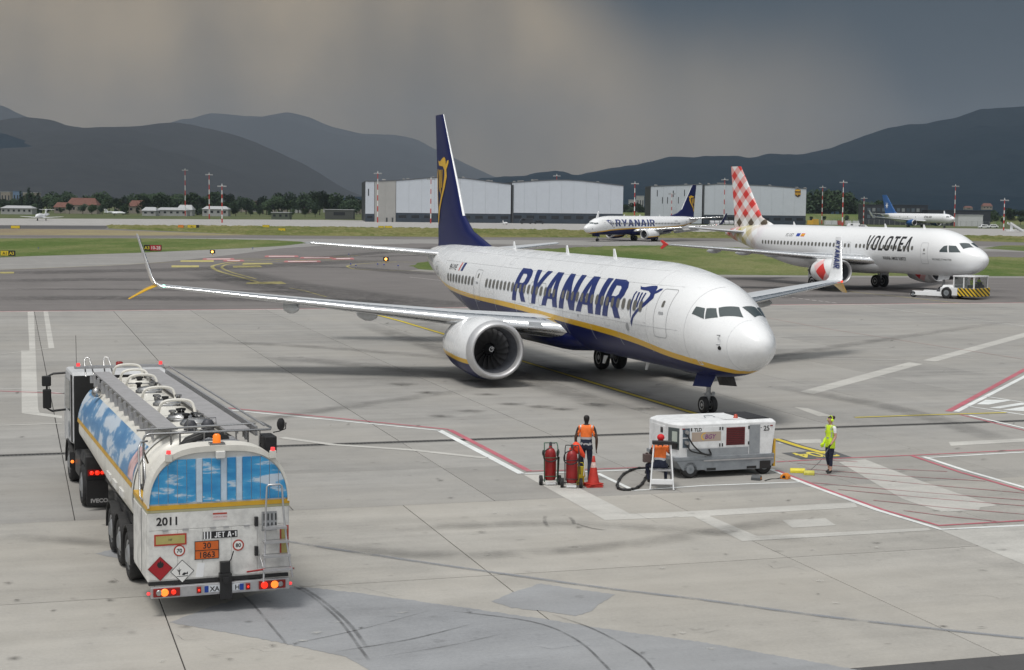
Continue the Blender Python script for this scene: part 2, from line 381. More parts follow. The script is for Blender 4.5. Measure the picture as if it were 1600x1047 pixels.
def engine(root, side, x, y, z, r, L, mats, stripe=None, fan_r=.84, blades=18, core=True, pylon=None, droop=.0):
    """nacelle with lip, duct, fan; mats = nacelle paint list"""
    y*=side; b=MB(); n=48; zc=z
    def ring(xx,rr,dz=0): return [(x+xx,y+rr*math.cos(2*PI*k/n),zc+dz+rr*math.sin(2*PI*k/n)*(1 if math.sin(2*PI*k/n)>0 else .97)) for k in range(n)]
    prof=[(.42,r*1.045),(.9,r*1.10),(1.5,r*1.115),(2.2,r*1.07),(L*.8,r*.98),(L,r*.84)]
    def nring(xx,rr,q):
        if stripe is None: ths=[PI/2-PI*k/24 for k in range(25)]
        else:
            z0=max(-rr,stripe[0]+.16*q); z1=max(-rr,z0-.20); a0=math.asin(z0/rr); a1=math.asin(z1/rr)
            ths=[PI/2+(a0-PI/2)*k/14 for k in range(14)]+[a0+(a1-a0)*k/2 for k in range(2)]+[a1+(-PI/2-a1)*k/8 for k in range(9)]
        P=[(x+xx,y+rr*math.cos(a),zc+rr*math.sin(a)*(1 if a>0 else .97)) for a in ths]; Q=[(x+xx,y-rr*math.cos(a),zc+rr*math.sin(a)*(1 if a>0 else .97)) for a in ths[1:-1]][::-1]
        return P+Q
    rowm=[0]*24 if stripe is None else [0]*14+[1]*2+[2]*8
    full=rowm+rowm[::-1]
    b.rings([nring(a,c,a/L) for a,c in prof],0,True,False,True,mf=lambda i,j:full[j])
    na=b.build('engine_nacelle',mats,root)
    b=MB(); b.rings([ring(a,c) for a,c in [(.42,r*1.046),(.25,r*1.025),(.1,r*.985),(.02,r*.94),(0,r*.90),(.03,r*.865),(.12,r*.83),(.3,r*.81)]],0,True,False)
    b.build('inlet_lip',M['lip'],na)
    b=MB(); b.rings([ring(a,c) for a,c in [(.3,r*.811),(.6,fan_r*1.01),(1.6,fan_r*1.03)]],0,True,False); b.build('inlet_duct',M['duct'],na)
    b=MB(); b.lathe([(0,.02),(.08,.09),(.25,.2),(.42,.27),(.6,.29)],(x+.72,y,zc),(1,0,0),20); sp_=b.build('spinner',M['black'],na)
    b=MB(); P=[]
    for i in range(26):
        a=i/25*1.35*2*PI+.6; rr=.035+.085*i/25; hx=.03+.06*i/25
        P.append((x+.715+hx-.004*i/25,y+rr*math.cos(a),zc+rr*math.sin(a)))
    b.tube(P,.016,5); b.build('swirl_mark',M['white'],na)
    # fan blades, twisted and swept
    bm=MB(); k=7
    for q in range(k):
        t=q/(k-1); rr=.27+(fan_r-.275)*t; tw=R(28+34*t); ch=.30+.12*t; sw=.16*t*t
        for e,(c_,th) in enumerate(((-.5,0),(.0,.012),(.5,0))):
            dx=c_*ch*math.cos(tw); dt=c_*ch*math.sin(tw)+sw
            bm.v.append(Vector((dx+th,rr*math.sin(dt/rr),rr*math.cos(dt/rr))))
    for q in range(k-1):
        for e in range(2): bm.f.append([q*3+e,q*3+e+1,q*3+e+4,q*3+e+3]); bm.m.append(0); bm.s.append(True)
    bl=bm.build('fan_blade',M['fan'],na); bl.location=(x+1.1,y,zc); bl['label']='dark curved fan blade'
    del bl['label']
    for i in range(1,blades):
        c=bl.copy(); C.objects.link(c); c.rotation_euler=(2*PI*i/blades,0,0)
    b=MB(); b.lathe([(0,fan_r*1.02),(.01,.1)],(x+1.5,y,zc),(1,0,0),32); b.build('fan_back',M['black'],na)
    b=MB(); b.lathe([(0,r*.62),(.5,r*.56),(1.1,r*.42),(1.15,r*.36)],(x+L-.25,y,zc),(1,0,0),28); b.build('exhaust_nozzle',M['darkmetal'],na)
    b=MB(); b.lathe([(0,r*.34),(.4,r*.26),(.95,.03)],(x+L+.6,y,zc),(1,0,0),20); b.build('exhaust_cone',M['darkmetal'],na)
    if pylon:
        x0,x1,zt=pylon; b=MB()
        rs=[]
        for t in (0,.12,.35,.7,1):
            xx=x0+(x1-x0)*t; hw=.02+.2*math.sin(PI*min(1,t*.8+.1)); zb=zc+r*.75; ztp=zc+r*1.02+(zt-zc-r*1.02)*min(1,t*1.6)
            rs.append([(xx,y-hw,zb),(xx,y+hw,zb),(xx,y+hw*.8,ztp),(xx,y-hw*.8,ztp)])
        b.rings(rs); b.build('pylon',mats[0],na)
    return na
def fin_decal_fn(le, te, zr, zt, tc, side, off=.012):
    """point on the side of a fin: le, te are functions of z"""
    def f(x,z):
        a,b=le(z),te(z); t=max(0.,min(1.,(x-a)/(b-a))); c=b-a
        y=5*tc*(.2969*math.sqrt(t)-.126*t-.3516*t*t+.2843*t**3-.1015*t**4)*c*1.0
        return (x,side*(y*1.02+off),z)
    return f
def fairing(root, x, y, z, L=2.6, r=.16):
    b=MB(); b.rings([[(x+L*t,y+w*r*math.cos(2*PI*k/12),z-.12*t*t+w*r*1.5*math.sin(2*PI*k/12)) for k in range(12)] for t,w in ((0,.05),(.1,.5),(.3,.9),(.55,1),(.8,.7),(1,.08))])
    return b.build('flap_track_fairing',M['winggrey'],root)
# ---------------------------------------------------------------- airliners
ST_T=pchip([-.2,1.0,1.31,2.28,4.2,6.7,9.5,14,20.1,25.2,27.8,29.4,30.5,31.5,34,38],[1.72,1.82,1.92,2.09,2.28,2.56,2.74,2.87,3.07,3.15,3.25,3.34,3.41,3.5,3.85,4.4])
ST_B=pchip([-.2,1.4,1.6,2.55,4.5,6.9,9.7,14.2,20.2,25.3,26.6,28.0,30.9,34,38],[1.6,1.69,1.75,1.89,2.06,2.32,2.49,2.65,2.83,2.94,2.98,3.04,3.2,3.65,4.3])
def nose_gear(root, x, ground_to, r=.34, sep=.2, name='nose_gear', door=True, dm=None, txt=None, side=1, txtl=None):
    b=MB(); b.cyl((x-.12,0,ground_to+.3),(x,0,r+.05),.085,n=12); b.cyl((x,0,r*1.6),(x,0,r),.055,n=12)
    b.cyl((x,-sep-.05,r),(x,sep+.05,r),.05,n=10); b.cyl((x-.05,0,ground_to-.1),(x+.75,0,ground_to+.15),.045,n=8)
    b.box(x-.14,x-.02,-.2,.2,r*2.1,r*2.4); b.tube([(x+.07,0,r*1.5),(x+.26,0,r*1.95),(x+.07,0,r*2.5)],.025,6)
    for s in (-1,1): b.cyl((x-.17,s*.12,r*2.4),(x-.2,s*.12,r*2.4),.07,n=12)
    g=b.build(name,M['gearmetal'],root)
    for s in (-1,1): wheel(g,(x,s*sep,r),r,.2)
    if door:
        for s in (-1,1):
            b=MB(); y0=s*.34; b.rings([[(x-1.25,y0,ground_to+.1),(x-1.25,y0+s*.03,ground_to+.1),(x-1.2,y0+s*.2,ground_to-.32),(x-1.2,y0+s*.17,ground_to-.32)],[(x+.15,y0,ground_to+.1),(x+.15,y0+s*.03,ground_to+.1),(x+.15,y0+s*.22,ground_to-.42),(x+.15,y0+s*.19,ground_to-.42)]],smooth=False)
            d=b.build('gear_door',(dm or M['white']) if s==side else M['darkmetal'],g)
            if txt and s==side:
                vf=words(txt,.26,off=.008,sx=.8)
                decal('registration_letters',vf,lambda u,v:(x+.02-u,y0+s*(.045+.19*(1-(v+.32)/.42*.9)),ground_to-.30+v),M['white'],d)
    return g
def main_gear(root, x, y, r=.56, w=.42, sep=.43, up=1.9):
    for s in (-1,1):
        b=MB(); b.cyl((x,s*y,r),(x-.1,s*(y+.25),up),.12,n=12); b.cyl((x,s*(y-sep-.1),r),(x,s*(y+sep+.1),r),.08,n=10)
        b.cyl((x,s*y,r+.5),(x+.1,s*(y-1.3),up-.1),.06,n=8); b.tube([(x+.12,s*y,r+.1),(x+.4,s*y,r+.45),(x+.12,s*y,r+.85)],.04,6)
        g=b.build('main_gear',M['gearmetal'],root)
        for q in (-1,1): wheel(g,(x,s*y+q*sep,r),r,w)
        b=MB(); b.box(x-.5,x+.55,min(s*(y+.62),s*(y+.66)),max(s*(y+.62),s*(y+.66)),r+.25,up+.1); b.build('gear_door',M['white'],g)
def tail(root, fin, stab, mats_f, mats_s, tc=.10):
    """fin: list of (z, xle, xte); stab: list of (y, z, xle, chord)"""
    o=foil_part('tail_fin',[((a,0,z),c-a,(0,1,0),tc*(1 if i>1 else .75)) for i,(z,a,c) in enumerate(fin)],mats_f,root,lefrac=2,k=12)
    for s in (-1,1): foil_part('tailplane',[((x,s*y,z),c,(0,0,1),.09) for y,z,x,c in stab],mats_s,root,lefrac=1)
    return o
def shield_panels(root, B, panels, m, off=.012):
    """cockpit windows given as corners (x, z) or, with the flag, (x, theta degrees); both sides"""
    for s in (-1,1):
        for P,isth in panels:
            if isth:
                vf=flat([P],.12,5); 
                o=decal('cockpit_window',vf,lambda x,t:B.P(x,R(t),off,s),m,root)
            else:
                vf=flat([P],.2,.08); o=decal('cockpit_window',vf,on(B,s,off),m,root)
def wingset(root, secs, mats, tipfn=None):
    for s in (-1,1):
        w=foil_part('wing',[((x,s*y,z),c,(0,0,1),t) for y,z,x,c,t in secs],mats,root,lefrac=2)
        if tipfn: tipfn(w,s)
BOEING_ST=MAXST
def boeing(name, loc, rz, label, maxi, vis):
    root=thing(name,loc,rz,label,'airliner','airliners parked and taxiing on the airfield')
    B=Body(BOEING_ST)
    fuselage(root,B,[(ST_T,22,0),(ST_B,3,1),(None,14,2)],[M['white'],M['yellow'],M['blue']])
    # belly fairing
    b=MB(); rs=[]
    for t in (0,.05,.15,.3,.7,.85,.95,1):
        xx=12.6+11.4*t; k_=math.sin(PI*min(1,max(0,t*1.0)))**.35 if 0<t<1 else .05
        rs.append([(xx,2.06*k_*math.cos(2*PI*j/24),2.05+(.88*k_)*math.sin(2*PI*j/24)) for j in range(24)])
    b.rings(rs); b.build('belly_fairing',M['blue'],root)
    # wings
    def tip(w,s):
        if maxi:
            up=[((22.9,17.1,3.77),1.55,(0,-.25,1),.09),((23.15,17.32,3.93),1.4,(0,-.75,.65),.08),((23.4,17.42,4.2),1.2,(0,-1,.35),.07),((24.35,17.9,6.02),.55,(0,-1,.27),.07)]
            lo=[((23.1,17.2,3.80),1.35,(0,-.5,.8),.10),((23.5,17.55,3.62),1.1,(0,.55,.8),.10),((24.3,18.3,3.15),.5,(0,.6,.8),.09)]
            upm=[M['white'],M['silver']]; wl=foil_part('winglet',[((a,s*b_,c),ch,(n[0],s*n[1],n[2]),t) for (a,b_,c),ch,n,t in up],upm,w,lefrac=1)
            foil_part('lower_winglet',[((a,s*b_,c),ch,(n[0],s*n[1],n[2]),t) for (a,b_,c),ch,n,t in lo],[M['yellow'],M['yellow']],w)
            P,wd=glyphs('RYANAIR',.13,.1); hgt=.27; k=1.42/wd
            def f(u,v):
                t=u/1.42; x0=23.62+.62*t; return (x0+.10+v*(1-.3*t), s*(17.37+.42*t), 5.83-1.42*t)
            def g(u,v):   # letters read downwards on the face towards the fuselage
                p=f(u,v); return (p[0], p[1]-s*.085, p[2])
            P=[[(a*k, b_*.5+.06) for a,b_ in p] for p in P]
            def h(u,v):
                zz=5.85-u; t=(zz-4.2)/1.82; le=23.4+.95*t; ch=1.2-.65*t; yy=17.42+.48*t
                return (le+ch*(.14+.62*(1-v/.55)), s*(yy-.06-.02*(1-t)), zz)
            decal('winglet_lettering',flat(P,.3,0),h,M['navytext'],wl)
        else:
            up=[((22.9,17.1,3.77),1.5,(0,-.2,1),.1),((23.2,17.4,3.95),1.3,(0,-.75,.65),.09),((23.5,17.6,4.3),1.1,(0,-1,.25),.08),((24.8,17.95,6.2),.5,(0,-1,.15),.08)]
            foil_part('winglet',[((a,s*b_,c),ch,(n[0],s*n[1],n[2]),t) for (a,b_,c),ch,n,t in up],[M['white'] if s>0 else M['blue'],M['silver']],w,lefrac=1)
        for yy,xx,L in ((3.3,20.4,2.2),(8.3,20.6,3.0),(11.6,21.4,2.7)): fairing(w,xx-1.2,s*yy,1.98+(yy-1.85)*.096,L+.6,.20)
        b=MB(); y0=2.5
        b.add([(14.98,s*2.35,2.56),(15.25,s*2.85,2.59),(15.22,s*2.85,2.42),(14.94,s*2.35,2.39)],[(0,1,2,3)])
        b.build('landing_light',M['frame'],w)
        b=MB(); b.ball((22.75,s*17.0,3.8),.07,5); b.build('navigation_light',mat('nav_light_green',(.1,.8,.5),.2,emit=(.5,1,.8),es=2.) if s>0 else mat('nav_light_red',(.6,.03,.02),.2,emit=(1,.1,.05),es=1.),w)
    wingset(root,[(1.0,2.2,13.7,8.2,.13),(1.85,2.28,14.5,7.3,.13),(2.4,2.33,15.0,6.8,.13),(5.2,2.58,16.35,5.5,.12),(9,2.95,18.45,4.1,.11),(13,3.35,20.65,2.85,.1),(17.1,3.77,22.9,1.6,.1)],[M['winggrey'],M['silver']],tip)
    if not maxi:
        for s in (-1,1):
            b=MB()
            for (ya,za,xa),(yb,zb,xb),c in (((2.2,2.0,21.7),(5.3,2.25,21.8),1.1),((6,2.3,22.0),(12,2.9,23.0),.9)):
                b.rings([airfoil((xa,s*ya,za-.15),c,(.35,0,1),.12,Vector((.85,0,-.45)),5),airfoil((xb,s*yb,zb-.1),c*.7,(.35,0,1),.12,Vector((.85,0,-.45)),5)])
            b.build('flap',M['winggrey'],root)
    # tail
    fm=[M['blue'],M['white']]
    z0=[(5.0,27.5,37.0),(5.42,28.2,36.95),(6.1,31.0,37.0),(6.9,32.45,37.05),(8.5,33.5,37.2),(12.38,36.2,37.68)]
    foil_part('tail_fin',[((a,0,z),c-a,(0,1,0),(.055,.06,.07,.085,.09,.09)[i]) for i,(z,a,c) in enumerate(z0)],fm,root,k=12,mf=lambda i,j: 1 if i>=3 and 11<=j<=12 else 0)
    le=pchip([5,5.42,6.1,6.9,8.5,12.38],[27.5,28.2,31.0,32.45,33.5,36.2]); te=pchip([5,12.38],[37.0,37.68])
    for s in (-1,1):
        f=fin_decal_fn(le,te,5,12.4,.09,s,.03)
        P=[[(u*3.0,v*4.15) for u,v in p] for p in HARP]
        decal('harp_emblem',flat(P,.3,.3),lambda u,v:f(37.0-u*(1-.06*v)+.03*v,6.3+v*.90),M['yellow'],root)
        foil_part('tailplane',[((x,s*y,z),c,(0,0,1),.09) for y,z,x,c in ((.3,4.78,32.6,4.6),(1.2,4.85,33.5,4.0),(7.2,5.32,37.0,1.55))],[M['winggrey'],M['silver']],root,lefrac=1)
    b=MB(); b.cyl((37.9,0,4.67),(38.25,0,4.7),.24,.2,n=16); b.build('apu_exhaust',M['darkmetal'],root)
    for xx in ((12.6,),(17.8,),(24.6,)):
        b=MB(); q=xx[0]; b.prism([(q,5.36),(q+.32,5.36),(q+.34,5.74),(q+.22,5.74)],'y',-.02,.02); b.build('antenna',M['white'],root)
    b=MB(); b.prism([(9.2,1.45),(9.5,1.45),(9.6,1.05),(9.48,1.05)],'y',-.02,.02); b.build('antenna',M['white'],root)
    b=MB(); b.prism([(13.4,1.25),(13.7,1.25),(13.85,.9),(13.7,.9)],'y',-.03,.03); b.build('drain_mast',M['white'],root)
    b=MB(); b.prism([(3.9,1.6),(4.1,1.6),(4.25,1.2),(4.17,1.2)],'y',-.02,.02); b.build('antenna',M['white'],root)
    for s in (-1,1):
        engine(root,s,13.5,4.83,1.53,1.19 if maxi else 1.0,4.3,[M['white'],M['yellow'],M['blue']],stripe=(-.38,) if maxi else (-.45,),fan_r=.86 if maxi else .75,blades=18 if maxi else 24,pylon=(14.8,20.2,2.5))
    nose_gear(root,4.2,1.42,r=.31,sep=.17,dm=M['blue'],txt='VVE' if maxi else None,side=vis)
    main_gear(root,19.6,2.86,up=2.1)
    # cockpit windows, nose details
    shield_panels(root,B,[([(1.23,78),(1.86,87.5),(2.13,59),(1.8,49)],True),([(1.83,46.5),(2.16,56),(2.42,46),(2.2,32.5)],True),([(2.24,31.5),(2.47,44.5),(2.82,38.5),(2.82,27.5)],True)],M['cockpit'])
    # doors and windows on the side in view
    s=vis
    door(root,B,s,4.12,5.06,2.76,4.52)
    if maxi:
        door(root,B,s,24.5,25.35,2.86,4.38)
    door(root,B,s,32.0,32.8,2.95,4.5)
    for x in (16.0,17.2): door(root,B,s,x,x+.62,3.18,4.16,win=False,handle=False,m=M['frame'])
    ks=[k for k in range(47) if not (k in (16,) or (maxi and 35<=k<=37))]
    windows(root,B,s,[6.22+.5105*k for k in ks],3.80)
    P,wd=glyphs('RYANAIR',.075,.13); H=1.45
    kx=12.0/(wd*H)
    if s>0: sidetext('company_lettering',root,B,s,P,wd,19.95,3.22,H,M['navytext'],kx,gx=.5)
    else:
        P2,w2=glyphs('RYANAIR',.15,.05); sidetext('company_lettering',root,B,s,P2,w2,7.9,3.2,H,M['navytext'],kx,gx=.5)
    g=on(B,s,.009)
    decal('harp_emblem',flat([[(u*1.95,v*1.58) for u,v in p] for p in HARP],.25,.12),lambda u,v:g(7.1-u if s>0 else 7.1-u,3.0+v),M['navytext'],root)
    sidewords('registration',root,B,s,'9H-VVE' if maxi else 'EI-DPK',29.55 if s>0 else 27,4.28,.44,M['navytext'],shear=.2,off=.009,sx=.85) if False else None
    t_='9H-VVE'; gg=on(B,s,.009); vf=words(t_,.42,gy=.12,shear=.2,sx=.9)
    if maxi:
        decal('registration',vf,lambda u,v:gg(29.75-u,4.2+v),M['blacktext'],root)
        decal('flag',flat([[(0,0),(.12,0),(.2,.4),(.08,.4)]],0,.12),lambda u,v:gg(28.1-u,4.2+v),M['volred'],root)
        decal('flag',flat([[(0,0),(.3,0),(.42,.4),(.1,.4)]],0,.12),lambda u,v:gg(27.75-u,4.2+v),M['navytext'],root)
    else: decal('registration',words('EI-DPK',.42,gy=.12,sx=.9),lambda u,v:gg(28+u,4.2+v),M['blacktext'],root)
    # probes and small vents near the nose
    for x,z in ((1.35,3.1),(1.3,2.78)):
        q=B.S(x,z,0,s); b=MB(); b.cyl(q,(q[0],q[1]+s*.1,q[2]),.02,n=6); b.cyl((q[0]+.05,q[1]+s*.1,q[2]),(q[0]-.14,q[1]+s*.1,q[2]),.016,n=6); b.build('pitot_probe',M['gearmetal'],root)
    decal('static_port',flat([circ(1.3,2.66,.07)]),on(B,s,.01),M['black'],root)
    decal('service_panel',flat([[(2.42,1.96),(2.62,1.96),(2.62,2.14),(2.42,2.14)],[(2.46,2.0),(2.58,2.0),(2.58,2.1),(2.46,2.1)]],0,.06),on(B,s,.008),M['white'],root)
    decal('outflow_port',flat([circ(7.35,2.95,.15)],.1,.1),on(B,s,.01),M['line'],root)
    decal('outflow_port',flat([circ(12.2,3.05,.05)]),on(B,s,.01),M['line'],root)
    if maxi:
        b=MB(); sm=mat('skin_joint_grey',(.52,.53,.54),.5)
        for x in (3.0,5.7,8.4,11.1,13.9,16.8,19.6,22.4,25.2,27.9,30.6,33.3): b.tube([B.P(x,R(-38+128*t/18),-.0005,s) for t in range(19)],.010,4)
        for z in (4.62,5.12,3.12): b.tube([B.S(3.4+.7*t,z,-.0005,s) for t in range(40)],.009,4)
        b.build('skin_joints',sm,root)['kind']='stuff'
        for x,z,w_,h_ in ((9.3,3.02,.5,.35),(14.8,3.3,.35,.25),(21.5,4.9,.4,.3),(26.5,3.45,.45,.4),(11.7,4.95,.3,.25)):
            decal('access_panel',flat([rrect(x-w_/2,z-h_/2,x+w_/2,z+h_/2,.05),rrect(x-w_/2+.012,z-h_/2+.012,x+w_/2-.012,z+h_/2-.012,.045)],.3,.12),on(B,s,.004),sm,root)
        for x,z in ((5.9,3.2),(8.0,3.55),(10.4,3.42),(13.0,3.4),(17.4,3.02),(23.4,3.5)): decal('small_stencil',words('NO STEP',.05),(lambda x,z:(lambda u,v:on(B,s,.004)(x-u,z+v)))(x,z),M['line'],root)
    # radome seam
    b=MB(); b.tube([B.P(1.02+.0*t,R(-90+180*t/16),.001,s) for t in range(17)],.006,4); b.build('radome_seam',M['winggrey'],root)
    return root
rz_of=lambda a: PI/2-a
main_plane=boeing('airliner',(8.62,54.0,0),rz_of(-.352),'large white and navy jet nearest the camera, with yellow stripe and blue lettering',True,1)
second=boeing('airliner',(14.83,333.9,0),rz_of(.770),'distant white and navy jet taxiing left in front of grey hangars',False,-1)
# ---- white A320 family jet with the checked tail
A320=[(-.05,3.28,3.16,.04),(.08,3.55,2.9,.38),(.25,3.72,2.7,.55),(.6,3.97,2.42,.86),(1.1,4.22,2.16,1.15),(1.6,4.42,1.98,1.37),(2.1,4.68,1.87,1.54),(2.6,4.98,1.8,1.67),(3.2,5.28,1.75,1.79),(4,5.55,1.71,1.88),(5,5.75,1.69,1.94),(6.2,5.83,1.68,1.975),(24,5.83,1.68,1.975),(26,5.83,1.84,1.95),(28,5.83,2.2,1.86),(30,5.8,2.65,1.68),(32,5.74,3.15,1.42),(34,5.62,3.65,1.08),(35.8,5.4,4.1,.7),(37,5.15,4.45,.38),(37.55,4.95,4.6,.2)]
def gingham(name, kind):
    m=bpy.data.materials.new(name); m.use_nodes=True; t=m.node_tree; p=t.nodes['Principled BSDF']; p.inputs['Roughness'].default_value=.3; p.inputs['Coat Weight'].default_value=.2
    c=N(t,'ShaderNodeTexCoord'); s=N(t,'ShaderNodeSeparateXYZ'); t.links.new(c.outputs['Object'],s.inputs[0]); x,y,z=s.outputs
    P=1.75
    def band(a,b_,off):
        v=MATH(t,'ADD',MATH(t,'ADD',MATH(t,'MULTIPLY',x,a),MATH(t,'MULTIPLY',z,b_)),off+100*P)
        return MATH(t,'LESS_THAN',MATH(t,'MODULO',v,P),P*.5)
    b1=band(.80,.90,.2); b2=band(-.80,.90,.5)
    if kind=='fin':
        hi=MAPR(t,z,6.2,7.0); c1=(.83,.83,.83); pink=(.80,.42,.40); red=(.68,.045,.04); dark=(.10,.075,.05); g1=(.62,.60,.57)
        lt=MIX(t,hi,g1,pink); dk=MIX(t,hi,dark,red)
    else:
        f=MAPR(t,x,29.5,33.5); lt=MIX(t,f,(.80,.76,.80),(.66,.62,.42)); dk=MIX(t,f,(.72,.66,.72),(.50,.42,.08))
        c1=(.83,.84,.85)
        tl=MAPR(t,x,34.2,35.0); lt=MIX(t,tl,lt,(.78,.40,.40)); dk=MIX(t,tl,dk,(.62,.05,.05))
    s1=MATH(t,'ADD',b1,b2); a=MIX(t,MATH(t,'GREATER_THAN',s1,.5),c1,lt); a=MIX(t,MATH(t,'GREATER_THAN',s1,1.5),a,dk)
    if kind!='fin': a=MIX(t,MAPR(t,x,28.6,31.0),(.83,.84,.85),a)
    t.links.new(a,p.inputs['Base Color']); return m
M['checkfin']=gingham('checked_fin_print','fin'); M['checkbody']=gingham('faded_check_print','body')
def airbus():
    root=thing('airliner',(40.35,136.3,0),rz_of(-.4934),'white jet with red and white checked tail above a tow tractor','airliner','airliners parked and taxiing on the airfield')
    B=Body(A320)
    fuselage(root,B,[(None,36,0)],[M['checkbody']])
    b=MB(); rs=[]
    for t in (0,.04,.12,.25,.7,.85,.95,1):
        xx=11.2+11.6*t; k_=math.sin(PI*t)**.3 if 0<t<1 else .05
        rs.append([(xx,2.3*k_*math.cos(2*PI*j/28),2.45+1.05*k_*math.sin(2*PI*j/28)) for j in range(28)])
    b.rings(rs); b.build('belly_fairing',M['white'],root)
    def tip(w,s):
        b=MB(); b.prism([(23.1,4.0),(23.9,4.0),(24.4,4.3),(24.1,4.38)],'y',s*17.05-.04,s*17.05+.04); b.prism([(23.1,3.98),(23.9,3.98),(24.4,3.62),(24.1,3.54)],'y',s*17.05-.04,s*17.05+.04)
        b.build('wingtip_fence',M['volred'],w)
        for yy,xx,L in ((6.2,20.0,2.8),(9.2,20.6,2.8),(12.2,21.4,2.4)): fairing(w,xx,s*yy,2.85+(yy-2)*.06,L,.19)
    wingset(root,[(1.2,2.7,11.8,8.6,.14),(2.1,2.78,12.6,7.6,.14),(6.4,3.1,15.4,4.9,.12),(11,3.5,18.7,3.3,.11),(17.0,3.98,22.6,1.55,.1)],[M['winggrey'],M['silver']],tip)
    foil_part('tail_fin',[((a,0,z),c-a,(0,1,0),.08) for z,a,c in ((5.4,28.8,36.2),(5.85,29.6,36.2),(6.5,31.4,36.2),(11.76,35.25,37.0))],[M['checkfin'],M['checkfin']],root,k=12)
    for s in (-1,1): foil_part('tailplane',[((x,s*y,z),c,(0,0,1),.09) for y,z,x,c in ((.4,4.9,32.4,3.9),(6.2,5.4,35.6,1.5))],[M['winggrey'],M['silver']],root,lefrac=1)
    for xx in (12.6,7.5,26):
        b=MB(); b.prism([(xx,5.8),(xx+.3,5.8),(xx+.34,6.15),(xx+.22,6.15)],'y',-.02,.02); b.build('antenna',M['white'],root)
    for s in (-1,1):
        na=engine(root,s,11.7,5.75,1.78,1.08,3.5,[M['white']],fan_r=.86,blades=24,pylon=(13.0,17.2,2.9))
        def nf(u,v,s=s):
            # a diamond wrapped on the outer side of the nacelle
            a=v/1.19; return (12.55+u,s*5.75+(1.205)*math.cos(a)*1,1.78+1.205*math.sin(a))
        decal('red_diamond',flat([[(0.1,0),(.8,.85),(1.5,0),(.8,-.85)]],.2,.15),nf,M['volred'],na)
        decal('pink_band',flat([[(1.5,0),(.8,.85),(1.2,1.4),(1.9,.5)]],.2,.15),nf,mat('pale_pink_paint',(.80,.50,.50),.35),na)
        decal('pink_band',flat([[(.1,0),(.8,-.85),(.4,-1.2),(-.25,-.4)]],.2,.15),nf,mat('pale_pink_paint'),na)
    nose_gear(root,5.07,1.75,r=.38,sep=.24)
    main_gear(root,17.7,3.8,r=.6,w=.44,sep=.46,up=2.5)
    shield_panels(root,B,[([(1.3,80),(1.98,86),(2.38,58),(1.75,47)],True)],M['cockpit'])
    shield_panels(root,B,[([(1.78,3.86),(2.42,4.40),(3.0,4.42),(2.75,3.84)],False),([(2.9,3.84),(3.12,4.42),(3.42,4.36),(3.75,3.95),(3.7,3.84)],False)],M['cockpit'])
    door(root,B,1,5.1,5.95,2.75,4.6)
    for x in (15.3,16.45): door(root,B,1,x,x+.6,3.3,4.4,win=False,handle=False)
    windows(root,B,1,[7.05+.533*k for k in range(42) if k!=15 and k!=18],4.08,.24,.34,frame=True)
    P,wd=glyphs('VOLOTE^',.16,.2); sidetext('company_lettering',root,B,1,P,wd,13.35,3.75,1.32,M['blacktext'],5.95/(wd*1.32))
    f=on(B,1,.01)
    decal('slogan',words('WANNA. AMIGO SUBITO!',.42,gy=.15,sx=.62,off=.008),lambda u,v:f(10.9-u,2.95+v),M['blacktext'],root)
    decal('small_print',words('WE MAKE IT MATTER',.25,gy=.15,sx=.9),lambda u,v:f(4.6-u,3.1+v),M['blacktext'],root)
    decal('registration',words('EC-OET',.42,gy=.12,sx=.8),lambda u,v:f(25.3-u,4.72+v),M['blacktext'],root)
    for i,(c,x) in enumerate((((.02,.06,.35),23.7),((.7,.1,.05),23.0))):
        o=decal('flag',flat([[(0,0),(.55,0),(.55,.3),(0,.3)]],0,.15),lambda u,v:f(x-u,4.75+v),mat('flag_%s'%('blue','red')[i],c,.4),root)
    decal('flag_stripe',flat([[(0,0),(.55,0),(.55,.12),(0,.12)]],0,.15),on(B,1,.014) if False else (lambda u,v:B.S(23.0-u,4.84+v,.014,1)),M['yellow'],root)
    return root
volotea=airbus()
